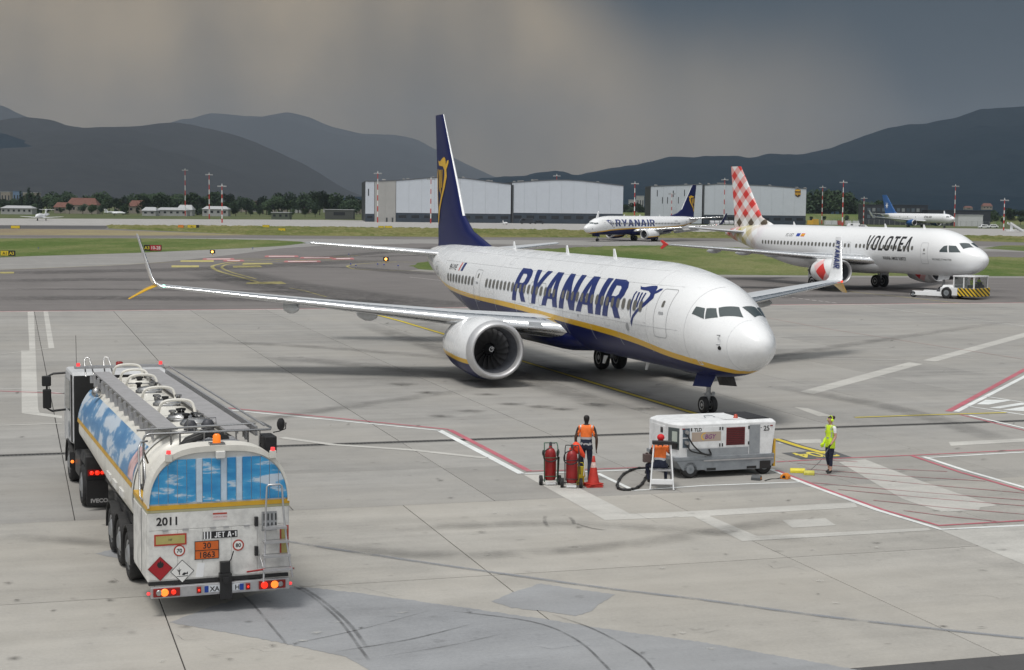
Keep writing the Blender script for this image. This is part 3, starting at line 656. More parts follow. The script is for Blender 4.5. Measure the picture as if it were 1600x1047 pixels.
# ---- white freighter far right
S757=[(0,3.85,3.6,.1),(.4,4.3,3.1,.7),(1.2,4.75,2.55,1.15),(2.4,5.25,2.1,1.55),(4,5.65,1.9,1.8),(6,5.85,1.86,1.88),(32,5.85,1.86,1.88),(36,5.85,2.3,1.8),(40,5.8,3.2,1.45),(43,5.6,4.0,1.0),(45.5,5.4,4.6,.5),(46.9,5.1,4.9,.15)]
def freighter():
    root=thing('airliner',(180.4,655.7,0),rz_of(-.45),'far white freighter with white star on its blue tail','airliner','airliners parked and taxiing on the airfield')
    B=Body(S757); fuselage(root,B,[(None,24,0)],[M['white']],nx=50)
    fb=mat('mid_blue_paint',(.02,.10,.30),.3)
    def tip(w,s): foil_part('winglet',[((26.9,s*18.9,4.2),1.9,(0,-s*.3,1),.09),((27.5,s*19.4,4.6),1.6,(0,-s*1,.5),.08),((29.2,s*20.1,7.0),.7,(0,-s*1,.2),.08)],[M['white'],fb],w)
    wingset(root,[(1.5,2.6,15.5,9.0,.13),(6.5,2.95,19.0,6.0,.12),(19,4.2,26.9,2.1,.1)],[M['winggrey'],M['silver']],tip)
    foil_part('tail_fin',[((a,0,z),c-a,(0,1,0),.09) for z,a,c in ((5.5,35.0,44.0),(6.3,37.0,44.2),(13.56,43.4,46.4))],[fb,fb],root)
    for s in (-1,1):
        foil_part('tailplane',[((x,s*y,z),c,(0,0,1),.09) for y,z,x,c in ((.5,5.0,39,5.0),(7.6,5.7,43.6,2.0))],[M['winggrey'],M['silver']],root)
        engine(root,s,16.6,6.5,1.95,1.25,4.4,[fb],fan_r=.95,blades=12,pylon=(18,21.5,3.0))
        st=[]
        for i in range(16): rr=1.15 if i%2==0 else .35; st.append((rr*math.cos(2*PI*i/16),1.5*rr*math.sin(2*PI*i/16)))
        decal('star_emblem',flat([st]),lambda u,v:(42.6-u,s*.42,9.0+v),M['white'],root)
    nose_gear(root,5.9,1.95,r=.4,sep=.25); main_gear(root,24.2,3.65,r=.55,w=.4,sep=.4,up=2.5)
    shield_panels(root,B,[([(1.6,4.35),(2.4,4.85),(3.3,4.85),(3.2,4.35)],False),([(1.2,82),(2.1,86),(2.2,60),(1.5,52)],True)],M['cockpit'])
    f=on(B,1,.03); decal('company_lettering',words('STAR AIR',1.15,gy=.3,off=.02),lambda u,v:f(16.5-u,4.0+v),M['blacktext'],root)
    door(root,B,1,4.6,5.5,2.9,4.7); windows(root,B,1,[22+5*k for k in range(3)],4.3,.3,.4)
freighter()
# ---------------------------------------------------------------- the ground
SA=R(17.35); E1=Vector((math.cos(SA),math.sin(SA),0)); E2=Vector((-math.sin(SA),math.cos(SA),0))
def ST(s,t,z=0): return E1*s+E2*t+Vector((0,0,z))
def ground_mat(name, base, kind='concrete', wear=None):
    """weathered paving: base colour with broad blotches, streaks along the slabs, grain and dark spots"""
    m=bpy.data.materials.new(name); m.use_nodes=True; t=m.node_tree; p=t.nodes['Principled BSDF']
    g=N(t,'ShaderNodeNewGeometry'); mp=N(t,'ShaderNodeMapping'); mp.inputs['Rotation'].default_value=(0,0,-SA); t.links.new(g.outputs['Position'],mp.inputs[0])
    def nz(sx,sy,sc_,det=4,ro=.6,off=0):
        q=N(t,'ShaderNodeMapping'); q.inputs['Scale'].default_value=(sx,sy,1); q.inputs['Location'].default_value=(off,off,0); t.links.new(mp.outputs[0],q.inputs[0])
        n=N(t,'ShaderNodeTexNoise',i_Scale=sc_,i_Detail=det,i_Roughness=ro); t.links.new(q.outputs[0],n.inputs['Vector']); return n.outputs['Fac']
    big=nz(1,1,.11,5,.6); streak=nz(.10,1.1,.8,4,.65,7); mid=nz(1,1,.9,5,.7,3); fine=nz(1,1,14,4,.8); spots=nz(1,1,2.6,2,.5,31); long_=nz(.55,.03,1.2,3,.6,13)
    oi=N(t,'ShaderNodeObjectInfo')
    v=MATH(t,'ADD',MATH(t,'MULTIPLY',MATH(t,'SUBTRACT',big,.5),.42),MATH(t,'MULTIPLY',MATH(t,'SUBTRACT',streak,.5),.62))
    v=MATH(t,'ADD',v,MATH(t,'MULTIPLY',MATH(t,'SUBTRACT',mid,.5),.40)); v=MATH(t,'ADD',v,MATH(t,'MULTIPLY',MATH(t,'SUBTRACT',fine,.5),.52))
    v=MATH(t,'ADD',v,MATH(t,'MULTIPLY',MATH(t,'SUBTRACT',long_,.5),.16))
    if kind=='concrete': v=MATH(t,'ADD',v,MATH(t,'MULTIPLY',MATH(t,'SUBTRACT',oi.outputs['Random'],.5),.17))
    v=MATH(t,'SUBTRACT',v,MAPR(t,spots,.64,.78,0,.22))
    f=MATH(t,'ADD',v,1.0)
    h=N(t,'ShaderNodeHueSaturation'); h.inputs['Color'].default_value=(*base,1); t.links.new(f,h.inputs['Value'])
    col=MIX(t,MAPR(t,big,.35,.7,0,.5),h.outputs[0],(base[0]*1.02,base[1]*.985,base[2]*.93),'MIX') if kind=='concrete' else h.outputs[0]
    if wear:
        wn=nz(1,1,2.2,6,.8,17); col=MIX(t,MAPR(t,MATH(t,'ADD',MATH(t,'MULTIPLY',wn,.6),MATH(t,'MULTIPLY',fine,.4)),wear[1],wear[2]),col,wear[0])
    t.links.new(col,p.inputs['Base Color']); p.inputs['Roughness'].default_value=.8
    t.links.new(MAPR(t,mid,.3,.7,.68,.9),p.inputs['Roughness'])
    bp=N(t,'ShaderNodeBump',i_Strength=.25,i_Distance=.01); t.links.new(fine,bp.inputs['Height']); t.links.new(bp.outputs[0],p.inputs['Normal'])
    p.inputs['Specular IOR Level'].default_value=.35
    return m
CN=(.368,.354,.326); CF_=(.312,.304,.288); ASP=(.168,.156,.150)
M['conc_near']=ground_mat('pale_apron_concrete',CN); M['conc_far']=ground_mat('grey_apron_concrete',CF_)
M['joint']=mat('joint_sealant',(.05,.048,.045),.9); M['asphalt']=ground_mat('taxiway_asphalt',ASP,'asphalt')
M['asphalt_pale']=ground_mat('pale_shoulder_asphalt',(.27,.262,.25),'asphalt'); M['runway']=ground_mat('runway_concrete',(.36,.35,.335),'asphalt')
M['asphalt_dark']=ground_mat('fresh_dark_asphalt',(.085,.083,.083),'asphalt')
def grass_mat(name, a, b_, c_):
    m=bpy.data.materials.new(name); m.use_nodes=True; t=m.node_tree; p=t.nodes['Principled BSDF']; p.inputs['Roughness'].default_value=.95; p.inputs['Specular IOR Level'].default_value=.1
    g=N(t,'ShaderNodeNewGeometry')
    def nz(sx,sy,sc_,det=5,ro=.65):
        q=N(t,'ShaderNodeMapping'); q.inputs['Scale'].default_value=(sx,sy,1); t.links.new(g.outputs['Position'],q.inputs[0])
        n=N(t,'ShaderNodeTexNoise',i_Scale=sc_,i_Detail=det,i_Roughness=ro); t.links.new(q.outputs[0],n.inputs['Vector']); return n.outputs['Fac']
    c=MIX(t,MAPR(t,nz(1,.35,.045),.38,.62),a,b_); c=MIX(t,MAPR(t,nz(1,.5,.5),.45,.75,0,.8),c,c_); c=MIX(t,MAPR(t,nz(1,1,5),.3,.7,0,.35),c,tuple(k*.5 for k in a))
    t.links.new(c,p.inputs['Base Color']); return m
M['grass']=grass_mat('short_airfield_grass',(.090,.135,.040),(.200,.205,.095),(.13,.165,.055))
M['grass_tall']=grass_mat('tall_dry_grass',(.22,.21,.09),(.12,.15,.045),(.30,.27,.14))
M['field']=grass_mat('far_field_grass',(.09,.115,.05),(.13,.14,.07),(.07,.09,.035))
# wide ground to the horizon
b=MB(); b.add([(-9000,-300,-.35),(9000,-300,-.35),(9000,14000,-.35),(-9000,14000,-.35)],[(0,1,2,3)])
tag(b.build('ground',M['field']),kind='structure')
# concrete apron: a bed with every slab a part; joints are real gaps
apron=bpy.data.objects.new('concrete_apron',None); C.objects.link(apron); tag(apron,kind='structure')
b=MB(); b.add([ST(-60,-20,-.025),ST(150,-20,-.025),ST(150,112.3,-.025),ST(-60,112.3,-.025)],[(0,1,2,3)]); b.build('joint_bed',M['joint'],apron)
SM={}
def slab(s0,s1,t0,t1,gap,m,gt=None):
    key=(round(s1-s0,3),round(t1-t0,3),gap,m.name); gt=gap if gt is None else gt
    if key not in SM:
        b=MB(); w,h=(s1-s0-gap)/2,(t1-t0-gt)/2; c=.006
        vs=[E1*x+E2*y+Vector((0,0,z)) for z,k in ((-.02,0),(-c,0),(0,c)) for x,y in ((-w+k,-h+k),(w-k,-h+k),(w-k,h-k),(-w+k,h-k))]
        b.add(vs,[(0,1,5,4),(1,2,6,5),(2,3,7,6),(3,0,4,7),(4,5,9,8),(5,6,10,9),(6,7,11,10),(7,4,8,11),(8,9,10,11)])
        o=b.build('slab',m,apron); SM[key]=o.data
    else:
        o=bpy.data.objects.new('slab',SM[key]); C.objects.link(o); o.parent=apron
    o.location=ST((s0+s1)/2,(t0+t1)/2)
    return o
def seen(s0,s1,t0,t1,marg=.06):
    for s in (s0,(s0+s1)/2,s1):
        for t in (t0,(t0+t1)/2,t1):
            p=ST(s,t)
            if p.y<3: continue
            if abs(p.x/p.y)<.3204+marg+1.5/p.y: return True
    return False
# near bays
for i in range(-4,12):
    s0=2.55+6.65*(i-1)
    for t0,t1 in ((22.8,30.6),(30.6,38.4)):
        if seen(s0,s0+6.65,t0,t1): slab(s0,s0+6.65,t0,t1,.022,M['conc_near'],.045)
far_rows=[38.4,43.65,48.62]
for i in range(-8,40):
    s0=1.3+5.15*(i-1)
    for a,c in ((38.4,43.65),(43.65,48.50)):
        if seen(s0,s0+5.15,a,c): slab(s0,s0+5.15,a,c,.02,M['conc_far'])
t=49.0; rows=[]
while t<112: rows.append((t,min(112.2,t+7.0))); t+=7.0
rows[-1]=(rows[-1][0],112.2)
for a,c in rows:
    for i in range(-8,40):
        s0=1.3+5.15*(i-1)
        if seen(s0,s0+5.15,a,c): slab(s0,s0+5.15,a,c,.028,M['conc_far'],.008)
# the slot drain across the apron
b=MB()
for z0,z1,t0,t1 in ((-.02,.004,48.50,48.60),(-.02,.004,48.90,49.0)): b.add([ST(-60,t0,z0),ST(150,t0,z0),ST(150,t1,z0),ST(-60,t1,z0),ST(-60,t0,z1),ST(150,t0,z1),ST(150,t1,z1),ST(-60,t1,z1)],[(4,5,6,7),(0,1,5,4),(2,3,7,6)])
b.add([ST(-60,48.6,-.012),ST(150,48.6,-.012),ST(150,48.9,-.012),ST(-60,48.9,-.012)],[(0,1,2,3)],1)
dr=tag(b.build('drain_channel',[mat('drain_kerb_concrete',(.2,.195,.185),.85,var=.15),mat('drain_grate_iron',(.03,.03,.03),.7,.3)]),kind='structure')
b=MB()
for k in range(560):
    s=-14+k*.12; b.add([ST(s,48.61,-.004),ST(s+.05,48.61,-.004),ST(s+.05,48.89,-.004),ST(s,48.89,-.004)],[(0,1,2,3)])
o=b.build('grate_bars',mat('grate_bar_iron',(.09,.088,.085),.6,.4),dr); o['kind']='stuff'
LAYER={}
def sheet(name, poly, m, z, world=False, parent=None):
    if name=='sealed_patch':
        q=[]; r_=random.Random(len(poly))
        for i,(a,c) in enumerate(zip(poly,poly[1:]+poly[:1])):
            n_=max(1,int(math.hypot(c[0]-a[0],c[1]-a[1])/5)); q+=[(a[0]+(c[0]-a[0])*k/n_+r_.uniform(-1.1,1.1),a[1]+(c[1]-a[1])*k/n_+r_.uniform(-.7,.7)) for k in range(n_)]
        poly=q
    pts=[(p.x,p.y) for p in poly] if world else [(lambda q:(q.x,q.y))(G(*p)) for p in poly]
    vs,fs=flat([pts]); b=MB(); b.add([(x,y,z) for x,y in vs],fs); o=b.build(name,m,parent)
    # faces up
    if o.data.polygons and sum(p.normal.z for p in o.data.polygons)<0: o.data.flip_normals()
    if not parent: tag(o,kind='structure')
    return o
# dark asphalt in front of the near edge
sheet('service_road',[ST(-60,-20),ST(150,-20),ST(150,22.8),ST(-60,22.8)],M['asphalt_dark'],.0,True)
# taxiway asphalt beyond the apron edge
sheet('taxiway',[ST(-150,112.2),ST(220,112.2),ST(420,330),ST(420,560),ST(-360,440),ST(-360,300)],M['asphalt'],0.0,True)
sheet('taxiway_shoulder',[(-40,423),(0,422),(100,418),(200,414),(270,408),(330,402),(380,396),(440,388),(520,383),(640,381),(640,378),(480,377),(380,383),(-40,384)],M['asphalt_pale'],.006)
sheet('far_taxiway',[(-120,373.5),(300,372),(700,374.5),(1100,377),(1740,389),(1740,396),(1100,386),(700,381),(480,379),(300,378),(-120,381)],M['asphalt_pale'],.010)
sheet('grass_island',[(-60,404),(0,402.5),(60,400),(130,398),(220,395),(310,391),(380,388),(440,384.5),(478,380),(470,377.5),(420,375),(300,373),(120,372),(-60,373)],M['grass'],.016)
sheet('grass_island',[(646,417),(652,411),(690,406),(760,396),(860,389),(930,386),(1000,383.5),(1100,385),(1240,392),(1400,398),(1740,406),(1740,432),(1600,432),(1400,431.5),(1160,430),(1000,428),(860,424),(700,424),(655,421)],M['grass'],.016)
sheet('concrete_edge',[(655,421),(700,424),(860,424),(1000,428),(1160,430),(1400,431.5),(1740,432),(1740,435),(1160,433),(900,429.5),(700,427),(640,423)],M['asphalt_pale'],.012)
sheet('grass_island',[(1535,388),(1570,383.5),(1740,384),(1740,394),(1600,392.5)],M['grass'],.016)
# far strips, runway and grass
sheet('dark_taxiway',[(-120,352),(170,353),(165,357.5),(-120,357)],M['asphalt_dark'],.006)
def strip(name,l,r,m,z):
    """l and r: (y at the left edge top, bottom), the same at the right edge"""
    return sheet(name,[(-140,l[0]),(1740,r[0]),(1740,r[1]),(-140,l[1])],m,z)
sheet('runway',[(-140,340.5),(500,343.5),(1740,360),(1740,373),(1000,362),(500,354),(-140,351)],M['runway'],.006)
sheet('tall_grass',[(170,352),(400,353.8),(1000,361),(1740,372),(1740,383),(1440,374.5),(1000,371.5),(700,370.5),(400,367.5),(175,357.5)],M['grass_tall'],.016)
sheet('tall_grass',[(-140,357.5),(60,357.8),(175,359.5),(400,367.5),(300,368.3),(-140,367)],grass_mat('dry_worn_grass',(.30,.26,.15),(.24,.19,.14),(.33,.30,.17)),.014)
# tufts of taller grass give the grass strips an uneven edge
def tufts(name, poly, n, h, m, seed):
    rnd=random.Random(seed); P=[G(*p) for p in poly]; xs=[p.x for p in P]; ys=[p.y for p in P]; b=MB(); c=0
    def inside(x,y):
        r=False; j=len(P)-1
        for i in range(len(P)):
            if (P[i].y>y)!=(P[j].y>y) and x<(P[j].x-P[i].x)*(y-P[i].y)/(P[j].y-P[i].y)+P[i].x: r=not r
            j=i
        return r
    while c<n:
        x=rnd.uniform(min(xs),max(xs)); y=rnd.uniform(min(ys),max(ys)); 
        if abs(x/y)>.36 or not inside(x,y): 
            if rnd.random()<.02: c+=1
            continue
        c+=1; hh=h*rnd.uniform(.4,1.2); w=rnd.uniform(.5,1.6); a=rnd.uniform(-.6,.6)
        dx,dy=w*math.cos(a),w*math.sin(a)
        b.add([(x-dx,y-dy,.01),(x+dx,y+dy,.01),(x+dx*.6,y+dy*.6+.2,hh),(x-dx*.1,y+.3,hh*1.25),(x-dx*.7,y-dy*.6+.2,hh*.8)],[(0,1,2,3,4)])
    o=b.build(name,m); tag(o,kind='stuff',label='tufts of grass growing on the airfield strips',cat='grass'); return o
tufts('grass_tufts',[(170,352.5),(400,354),(1000,361.5),(1740,372),(1740,382),(1440,374.2),(1000,371),(700,370),(400,367),(175,357.5)],5200,.30,M['grass_tall'],3)
tufts('grass_tufts',[(646,417),(690,406),(860,389),(1000,384),(1100,385.5),(1400,399),(1740,406.5),(1740,431),(1160,429.5),(860,423.5),(660,420)],5200,.13,M['grass'],4)
tufts('grass_tufts',[(-60,403),(130,397.5),(310,390.5),(470,380),(420,376),(300,374),(-60,374)],3600,.13,M['grass'],5)
# ---------------------------------------------------------------- painted markings
def paint_mat(name,col,under,lo=.50,hi=.66): return ground_mat(name,col,'paint',(under,lo,hi))
PW=paint_mat('white_marking_paint',(.70,.72,.71),CF_,.56,.72); PR=paint_mat('red_marking_paint',(.46,.13,.16),CF_,.50,.66); PH=paint_mat('faded_hatch_paint',(.38,.17,.18),CF_,.46,.62); PY=paint_mat('yellow_marking_paint',(.62,.52,.10),(.16,.15,.10),.54,.72)
PK=paint_mat('black_marking_paint',(.105,.108,.11),CF_,.58,.75); PG=paint_mat('erased_marking_concrete',(.47,.46,.43),CF_,.56,.74); PWo=paint_mat('old_white_marking',(.52,.51,.49),CF_,.5,.66)
PRo=paint_mat('old_red_marking',(.36,.27,.25),CF_,.46,.62); PYf=paint_mat('far_yellow_marking',(.50,.44,.16),(.19,.17,.13),.46,.64); PRf=paint_mat('far_red_marking',(.44,.17,.17),(.2,.17,.16),.48,.66); PWf=paint_mat('far_white_marking',(.66,.62,.60),(.3,.28,.27),.5,.75)
PYb=paint_mat('bright_yellow_guide_paint',(.60,.47,.05),(.22,.2,.12),.62,.8)
def line(pts,w,m,z=.008,name='painted_line',world=False):
    """a painted line of real width w along ground points measured on the photograph"""
    P=[Vector(p) if world else G(*p) for p in pts]; b=MB(); L=[];Rr=[]
    for i,p in enumerate(P):
        a=P[max(0,i-1)]; c=P[min(len(P)-1,i+1)]; d=(c-a).normalized(); n=Vector((-d.y,d.x,0))
        L.append(Vector((p.x,p.y,z))+n*w/2); Rr.append(Vector((p.x,p.y,z))-n*w/2)
    k=len(P); b.add(L+Rr,[(k+i,k+i+1,i+1,i) for i in range(k-1)])
    o=b.build(name,m,MARK); return o
MARK=bpy.data.objects.new('painted_markings',None); C.objects.link(MARK); tag(MARK,kind='structure')
def patch(pts,m,z=.005,name='marking_patch'): return sheet(name,pts,m,z,False,MARK)
# apron edge: pale line with red beside it
line([ST(-60,111.55),ST(150,111.55)],.30,PWf,.008,world=True); line([ST(-60,111.95),ST(150,111.95)],.28,PRf,.008,world=True)
# stand outlines
line([(-20,606),(0,607),(33,608),(120,617)],.14,PWo); line([(-20,610.5),(100,615),(348,637),(520,653),(700,671)],.14,PR)
line([(348,640),(520,656.5),(688,673)],.14,PW)
line([(686,672.5),(815,740.5)],.22,PW); line([(702,671.5),(828,737)],.2,PR)
line([(815,740.5),(880,738.5),(1015,733.5),(1062,732)],.13,PW); line([(828,736.5),(900,734.5),(1040,729)],.10,PR,.0085)
line([(934,740),(989,766)],.14,PW); line([(985,767),(1100,759),(1262,753)],.11,PW)
# erased guide strips
patch([(818,742),(862,741),(985,803),(1060,800),(1335,785),(1340,793),(1100,807),(945,813)],PG)
patch([(1075,803),(1098,802),(1183,838),(1450,825),(1455,829),(1300,838),(1160,846)],PG,.0055)
patch([(1222,813),(1290,810),(1306,821),(1238,825)],PG)
patch([(1310,722),(1352,718),(1440,752),(1530,782),(1560,790),(1470,800),(1410,780)],PG,.0052)
patch([(1395,768),(1440,764),(1535,784),(1530,797),(1480,800)],PG,.0058)
patch([(1250,612),(1271,616),(1442,569),(1420,566)],PG); patch([(1442,563),(1462,565),(1604,526),(1604,519)],PG)
patch([(1482,691),(1604,685),(1604,690),(1486,697)],PG); patch([(1240,636),(1262,638),(1300,650),(1280,651)],PG)
patch([(1215,688),(1282,686),(1284,692),(1217,694)],PG)
patch([(43,487),(53,487),(58,606),(60,645),(34,645),(33,548),(46,548)],PG,.005); patch([(68,487),(75,487),(85,544),(76,545)],PG)
line([(-10,555),(40,549),(85,543)],.16,PG); line([(-10,665.5),(97,662)],.16,PG); patch([(34,640),(60,640),(62,645),(97,650),(97,654),(34,646)],PG,.0056)
for k in range(19):
    y=490+k*2.9; line([(53+k*.15,y),(69+k*.45,y-.3)],.09,PG,.0052)
line([(440,684),(520,695),(640,703),(760,716)],.30,PG); 
line([(1350,478),(1604,510)],.16,PWo); line([(1205,559),(1432,563)],.16,PWo); line([(1438,554),(1520,559)],.14,PWo)
line([(1200,497),(1300,515),(1604,562)],.15,PRo); line([(700,600),(560,560)],.01,PRo)
# right-hand safety area with red hatching
line([(1203,733),(1262,757),(1370,797),(1470,827.5),(1604,821)],.17,PW,.009)
line([(1213,735),(1288,764),(1380,797),(1467,821.5),(1604,813.5)],.13,PR,.0092)
line([(1213,722),(1320,716),(1428,711.5),(1604,703)],.11,PR); line([(1445,715.5),(1604,706.5)],.13,PW)
line([(1443,714),(1510,736),(1604,763)],.16,PW,.0096); line([(1424,712),(1500,738),(1604,768)],.13,PR,.0093)
for a,c in (((1275,716),(1340,722)),((1245,724),(1480,737)),((1260,733),(1540,752)),((1250,738),(1604,771)),((1265,754),(1604,782)),((1310,765),(1604,791)),((1365,782),(1604,804)),((1412,798),(1560,815))):
    m_=((a[0]+c[0])/2,(a[1]+c[1])/2+1.2); line([a,m_,c],.075,PH,.0088)
patch([(1470,829),(1604,822),(1604,884),(1560,866)],PG,.0045)
# upper right: red and white corner with white bars
line([(1482,643),(1604,576)],.26,PR); line([(1494,643.5),(1604,587)],.22,PW)
line([(1513,635),(1604,649)],.12,PW); line([(1543,620),(1604,629.5)],.12,PW); line([(1514,649),(1604,670)],.14,PW); line([(1500,648),(1604,673.5)],.1,PR)
for p in ([(1526,632),(1540,625),(1582,625.5),(1545,632.5)],[(1545,637.5),(1596,629.5),(1604,630.5),(1604,632),(1562,638.5)],[(1566,641),(1604,635),(1604,643)]): patch(p,PW,.0085)
# yellow guide lines with black edges
def yline(pts,w=.16,edge=.08,m=None): line(pts,w+2*edge,PK,.0064); line(pts,w,m or PY,.0104)
yline([(1336,652.5),(1450,648.5),(1572,645)],.16)
yline([(900,590),(982,615),(1065,640),(1110,653)],.22,.12,PYb); yline([(1212,686),(1250,698),(1290,709)],.22,.12,PYb)
yline([(560,484),(630,503),(700,524),(760,545)],.26,.07,PYb); yline([(790,556),(815,564),(900,590)],.22,.1,PYb)
# stand number plate on the ground
patch([(1221,708),(1297,703),(1332,715),(1252,718)],PK,.0062,'stand_plate')
def onplate(u,v):
    """u along the plate, v towards the camera, both 0..1"""
    a=G(1221,708);b_=G(1297,703);c=G(1332,715);d=G(1252,718)
    return (a*(1-u)+b_*u)*(1-v)+(d*(1-u)+c*u)*v
def stand_digits():
    vs,fs=words('204',1,off=.02,gx=.5); w=max(v[0] for v in vs); o=MB()
    o.add([(lambda q:(q.x,q.y,.0112))(onplate(.88-.76*(x/w),.14+.95*y)) for x,y in vs],fs); k=o.build('stand_number',PY,MARK)
    if sum(p.normal.z for p in k.data.polygons)<0: k.data.flip_normals()
stand_digits()
# taxiway paint beyond the apron
yline([(452,450),(478,455),(510,464)],.18,.0,PYf)
yl=cat_rom([G(760,430.5),G(640,424),G(520,414.5)],6)
yline([(0,421.5),(60,419.5),(160,415),(240,411),(330,406),(420,403)],.16,.0,PYf)
def far(pts,w=.35,m=None): line([tuple(p) for p in cat_rom([G(*q) for q in pts],8)],w,m or PYf,.02,world=True)
far([(560,399.5),(500,403),(430,405.5),(370,409),(338,414),(332,418),(345,425),(378,434),(410,443)],.42)
far([(545,403),(450,408),(370,411.5),(347,417),(360,425),(400,436)],.3)
far([(325,404.5),(450,406),(600,409),(700,411)],.25); far([(545,418),(544,415.5),(570,412),(620,409.5)],.25); far([(545,418),(560,421),(620,423),(700,424.5)],.25)
for p in ([(282,407),(334,406.5),(334,409.5),(282,409.5)],[(268,415),(311,415),(311,418),(268,418)],[(364,415.5),(406,414.8),(410,417.6),(364,418.6)],[(380,411.5),(425,411),(427,413.2),(378,413.8)],[(386,441.5),(440,440),(448,444),(384,444)]): patch(p,PYf,.018)
for x0,x1,y in ((318,365,405),(350,380,407.5),(415,465,400.8),(470,520,403),(445,500,408.8),(520,552,404.5)):
    patch([(x0,y-1.2),(x1,y-1.4),(x1+2,y+1.3),(x0-2,y+1.4)],PRf,.024); patch([(x0+5,y-.4),(x1-5,y-.5),(x1-5,y+.4),(x0+5,y+.5)],PWf,.030)
patch([(0,425),(22,425),(22,427.5),(0,427.5)],PYf,.018)
yline([(1290,452),(1400,463),(1500,474)],.16,.0,PYf); 
for k in range(9): line([(1216+k*10.5,462.3+k*1.32),(1223+k*10.5,463.2+k*1.32)],.14,PWf)
line([(640,433),(700,439.5)],.12,PWf)
far([(490,372),(700,374),(760,374.5)],.3,PWf); far([(1200,376.5),(1604,388)],.3,PWf)
far([(0,369.5),(200,370),(400,372),(600,374.5)],.6,M['asphalt_dark'])
# ---------------------------------------------------------------- stains, tyre marks and sealed patches (marks with a shape of their own)
def stain_mat(name,col,amt=1.,sc_=1.2):
    m=bpy.data.materials.new(name); m.use_nodes=True; t=m.node_tree; p=t.nodes['Principled BSDF']; p.inputs['Base Color'].default_value=(*col,1); p.inputs['Roughness'].default_value=.75; p.inputs['Specular IOR Level'].default_value=.3
    a=N(t,'ShaderNodeAttribute',attribute_name='fade'); g=N(t,'ShaderNodeNewGeometry'); n=N(t,'ShaderNodeTexNoise',i_Scale=sc_,i_Detail=6,i_Roughness=.7); t.links.new(g.outputs['Position'],n.inputs['Vector'])
    f=MATH(t,'MULTIPLY',MATH(t,'MULTIPLY',a.outputs['Fac'],MAPR(t,n.outputs['Fac'],.25,.65)),amt)
    tr=N(t,'ShaderNodeBsdfTransparent'); mx=N(t,'ShaderNodeMixShader'); t.links.new(f,mx.inputs[0]); t.links.new(tr.outputs[0],mx.inputs[1]); t.links.new(p.outputs[0],mx.inputs[2]); t.links.new(mx.outputs[0],t.nodes['Material Output'].inputs[0]); return m
def stain(pts,w,m,z=.012,name='tyre_mark',k=6,world=False,ends=True):
    P=cat_rom([Vector(p) if world else G(*p) for p in pts],k); n=len(P); vs=[];fd=[]
    for i,p in enumerate(P):
        a=P[max(0,i-1)];c=P[min(n-1,i+1)];d=(c-a).normalized();q=Vector((-d.y,d.x,0)); e=min(1,min(i,n-1-i)/3) if ends else 1
        for o_,f in ((-.5,0),(-.22,1),(.22,1),(.5,0)): vs.append(Vector((p.x,p.y,z))+q*w*o_); fd.append(f*e)
    b=MB(); b.add(vs,[(i*4+j+4,i*4+j,i*4+j+1,i*4+j+5) for i in range(n-1) for j in range(3)]); o=b.build(name,m,STAINS)
    if sum(p.normal.z for p in o.data.polygons)<0: o.data.flip_normals()
    a=o.data.attributes.new('fade','FLOAT','POINT')
    for i,f in enumerate(fd): a.data[i].value=f
    return o
STAINS=bpy.data.objects.new('pavement_stains',None); C.objects.link(STAINS); tag(STAINS,kind='structure')
SB=stain_mat('rubber_stain',(.05,.05,.05),.5); SL=stain_mat('light_rubber_stain',(.06,.06,.06),.38); SO=stain_mat('oil_stain',(.03,.028,.025),.55,2.5); SG=stain_mat('blue_grey_seal',(.27,.285,.31),.75); SP=stain_mat('pale_scuff',(.55,.54,.5),.6,3.)
SEAL=ground_mat('blue_grey_sealed_concrete',(.278,.286,.298),'concrete',(CN,.60,.74))
patch([(265,973),(330,948),(395,930),(455,917),(500,920),(560,927),(700,946),(840,966),(960,985),(1100,1004),(1200,1022),(1370,1052),(600,1060),(540,1026),(430,1003),(330,984)],SEAL,.0040,'sealed_patch')
patch([(768,940),(800,926),(845,912),(900,921),(962,929),(935,945),(925,955),(900,963),(850,955),(800,950)],SEAL,.0042,'sealed_patch')
patch([(148,865),(200,853),(212,862),(206,880),(180,872)],SEAL,.0042,'sealed_patch')
stain([(440,845),(520,858),(640,876),(800,899),(950,920),(1100,938),(1300,965),(1600,998)],.20,SG,.0124,ends=False)
stain([(452,912),(490,935),(530,970),(560,1010),(578,1035)],.08,SL,.0135); stain([(462,912),(505,940),(545,975),(575,1015)],.10,SL,.0128)
stain([(372,925),(395,945),(425,980),(450,1010)],.07,SL,.0135); stain([(700,955),(830,972),(900,1000),(945,1040),(960,1060)],.07,SB,.0135); stain([(860,960),(930,985),(1000,1025),(1030,1060)],.07,SB,.0135)
stain([(440,1010),(560,985),(670,955)],.05,SL,.0137); stain([(520,1020),(640,1000),(740,975)],.06,SB,.0139); stain([(590,1028),(700,1010),(790,990)],.05,SL,.0131)
for a in (((852,806),(851,815),(857,825)),((889,808),(895,814),(897,820)),((897,818),(925,826),(950,829))): stain(a,.12,SL,.0128)
rr=random.Random(5)
for k in range(16):      # hairline cracks
    x=rr.uniform(0,1600); y=rr.uniform(800,1040) if k<11 else rr.uniform(560,760); pts=[(x,y)]
    for q in range(rr.randint(4,9)): x+=rr.uniform(6,26); y+=rr.uniform(-4,6); pts.append((x,y))
    stain(pts,.018,SB,.0139,'crack',2)
for k in range(150):      # drips and scuffs
    x=rr.uniform(0,1600); y=rr.uniform(500,1040); L=rr.uniform(3,18)*(.4+ (y-480)/500); m_=rr.choice((SO,SO,SL,SP))
    stain([(x,y),(x+L*.5,y+rr.uniform(-1.5,1.5)),(x+L,y+rr.uniform(-2.5,1))],rr.uniform(.05,.22),m_,.0142+k*.00012,'stain',3)
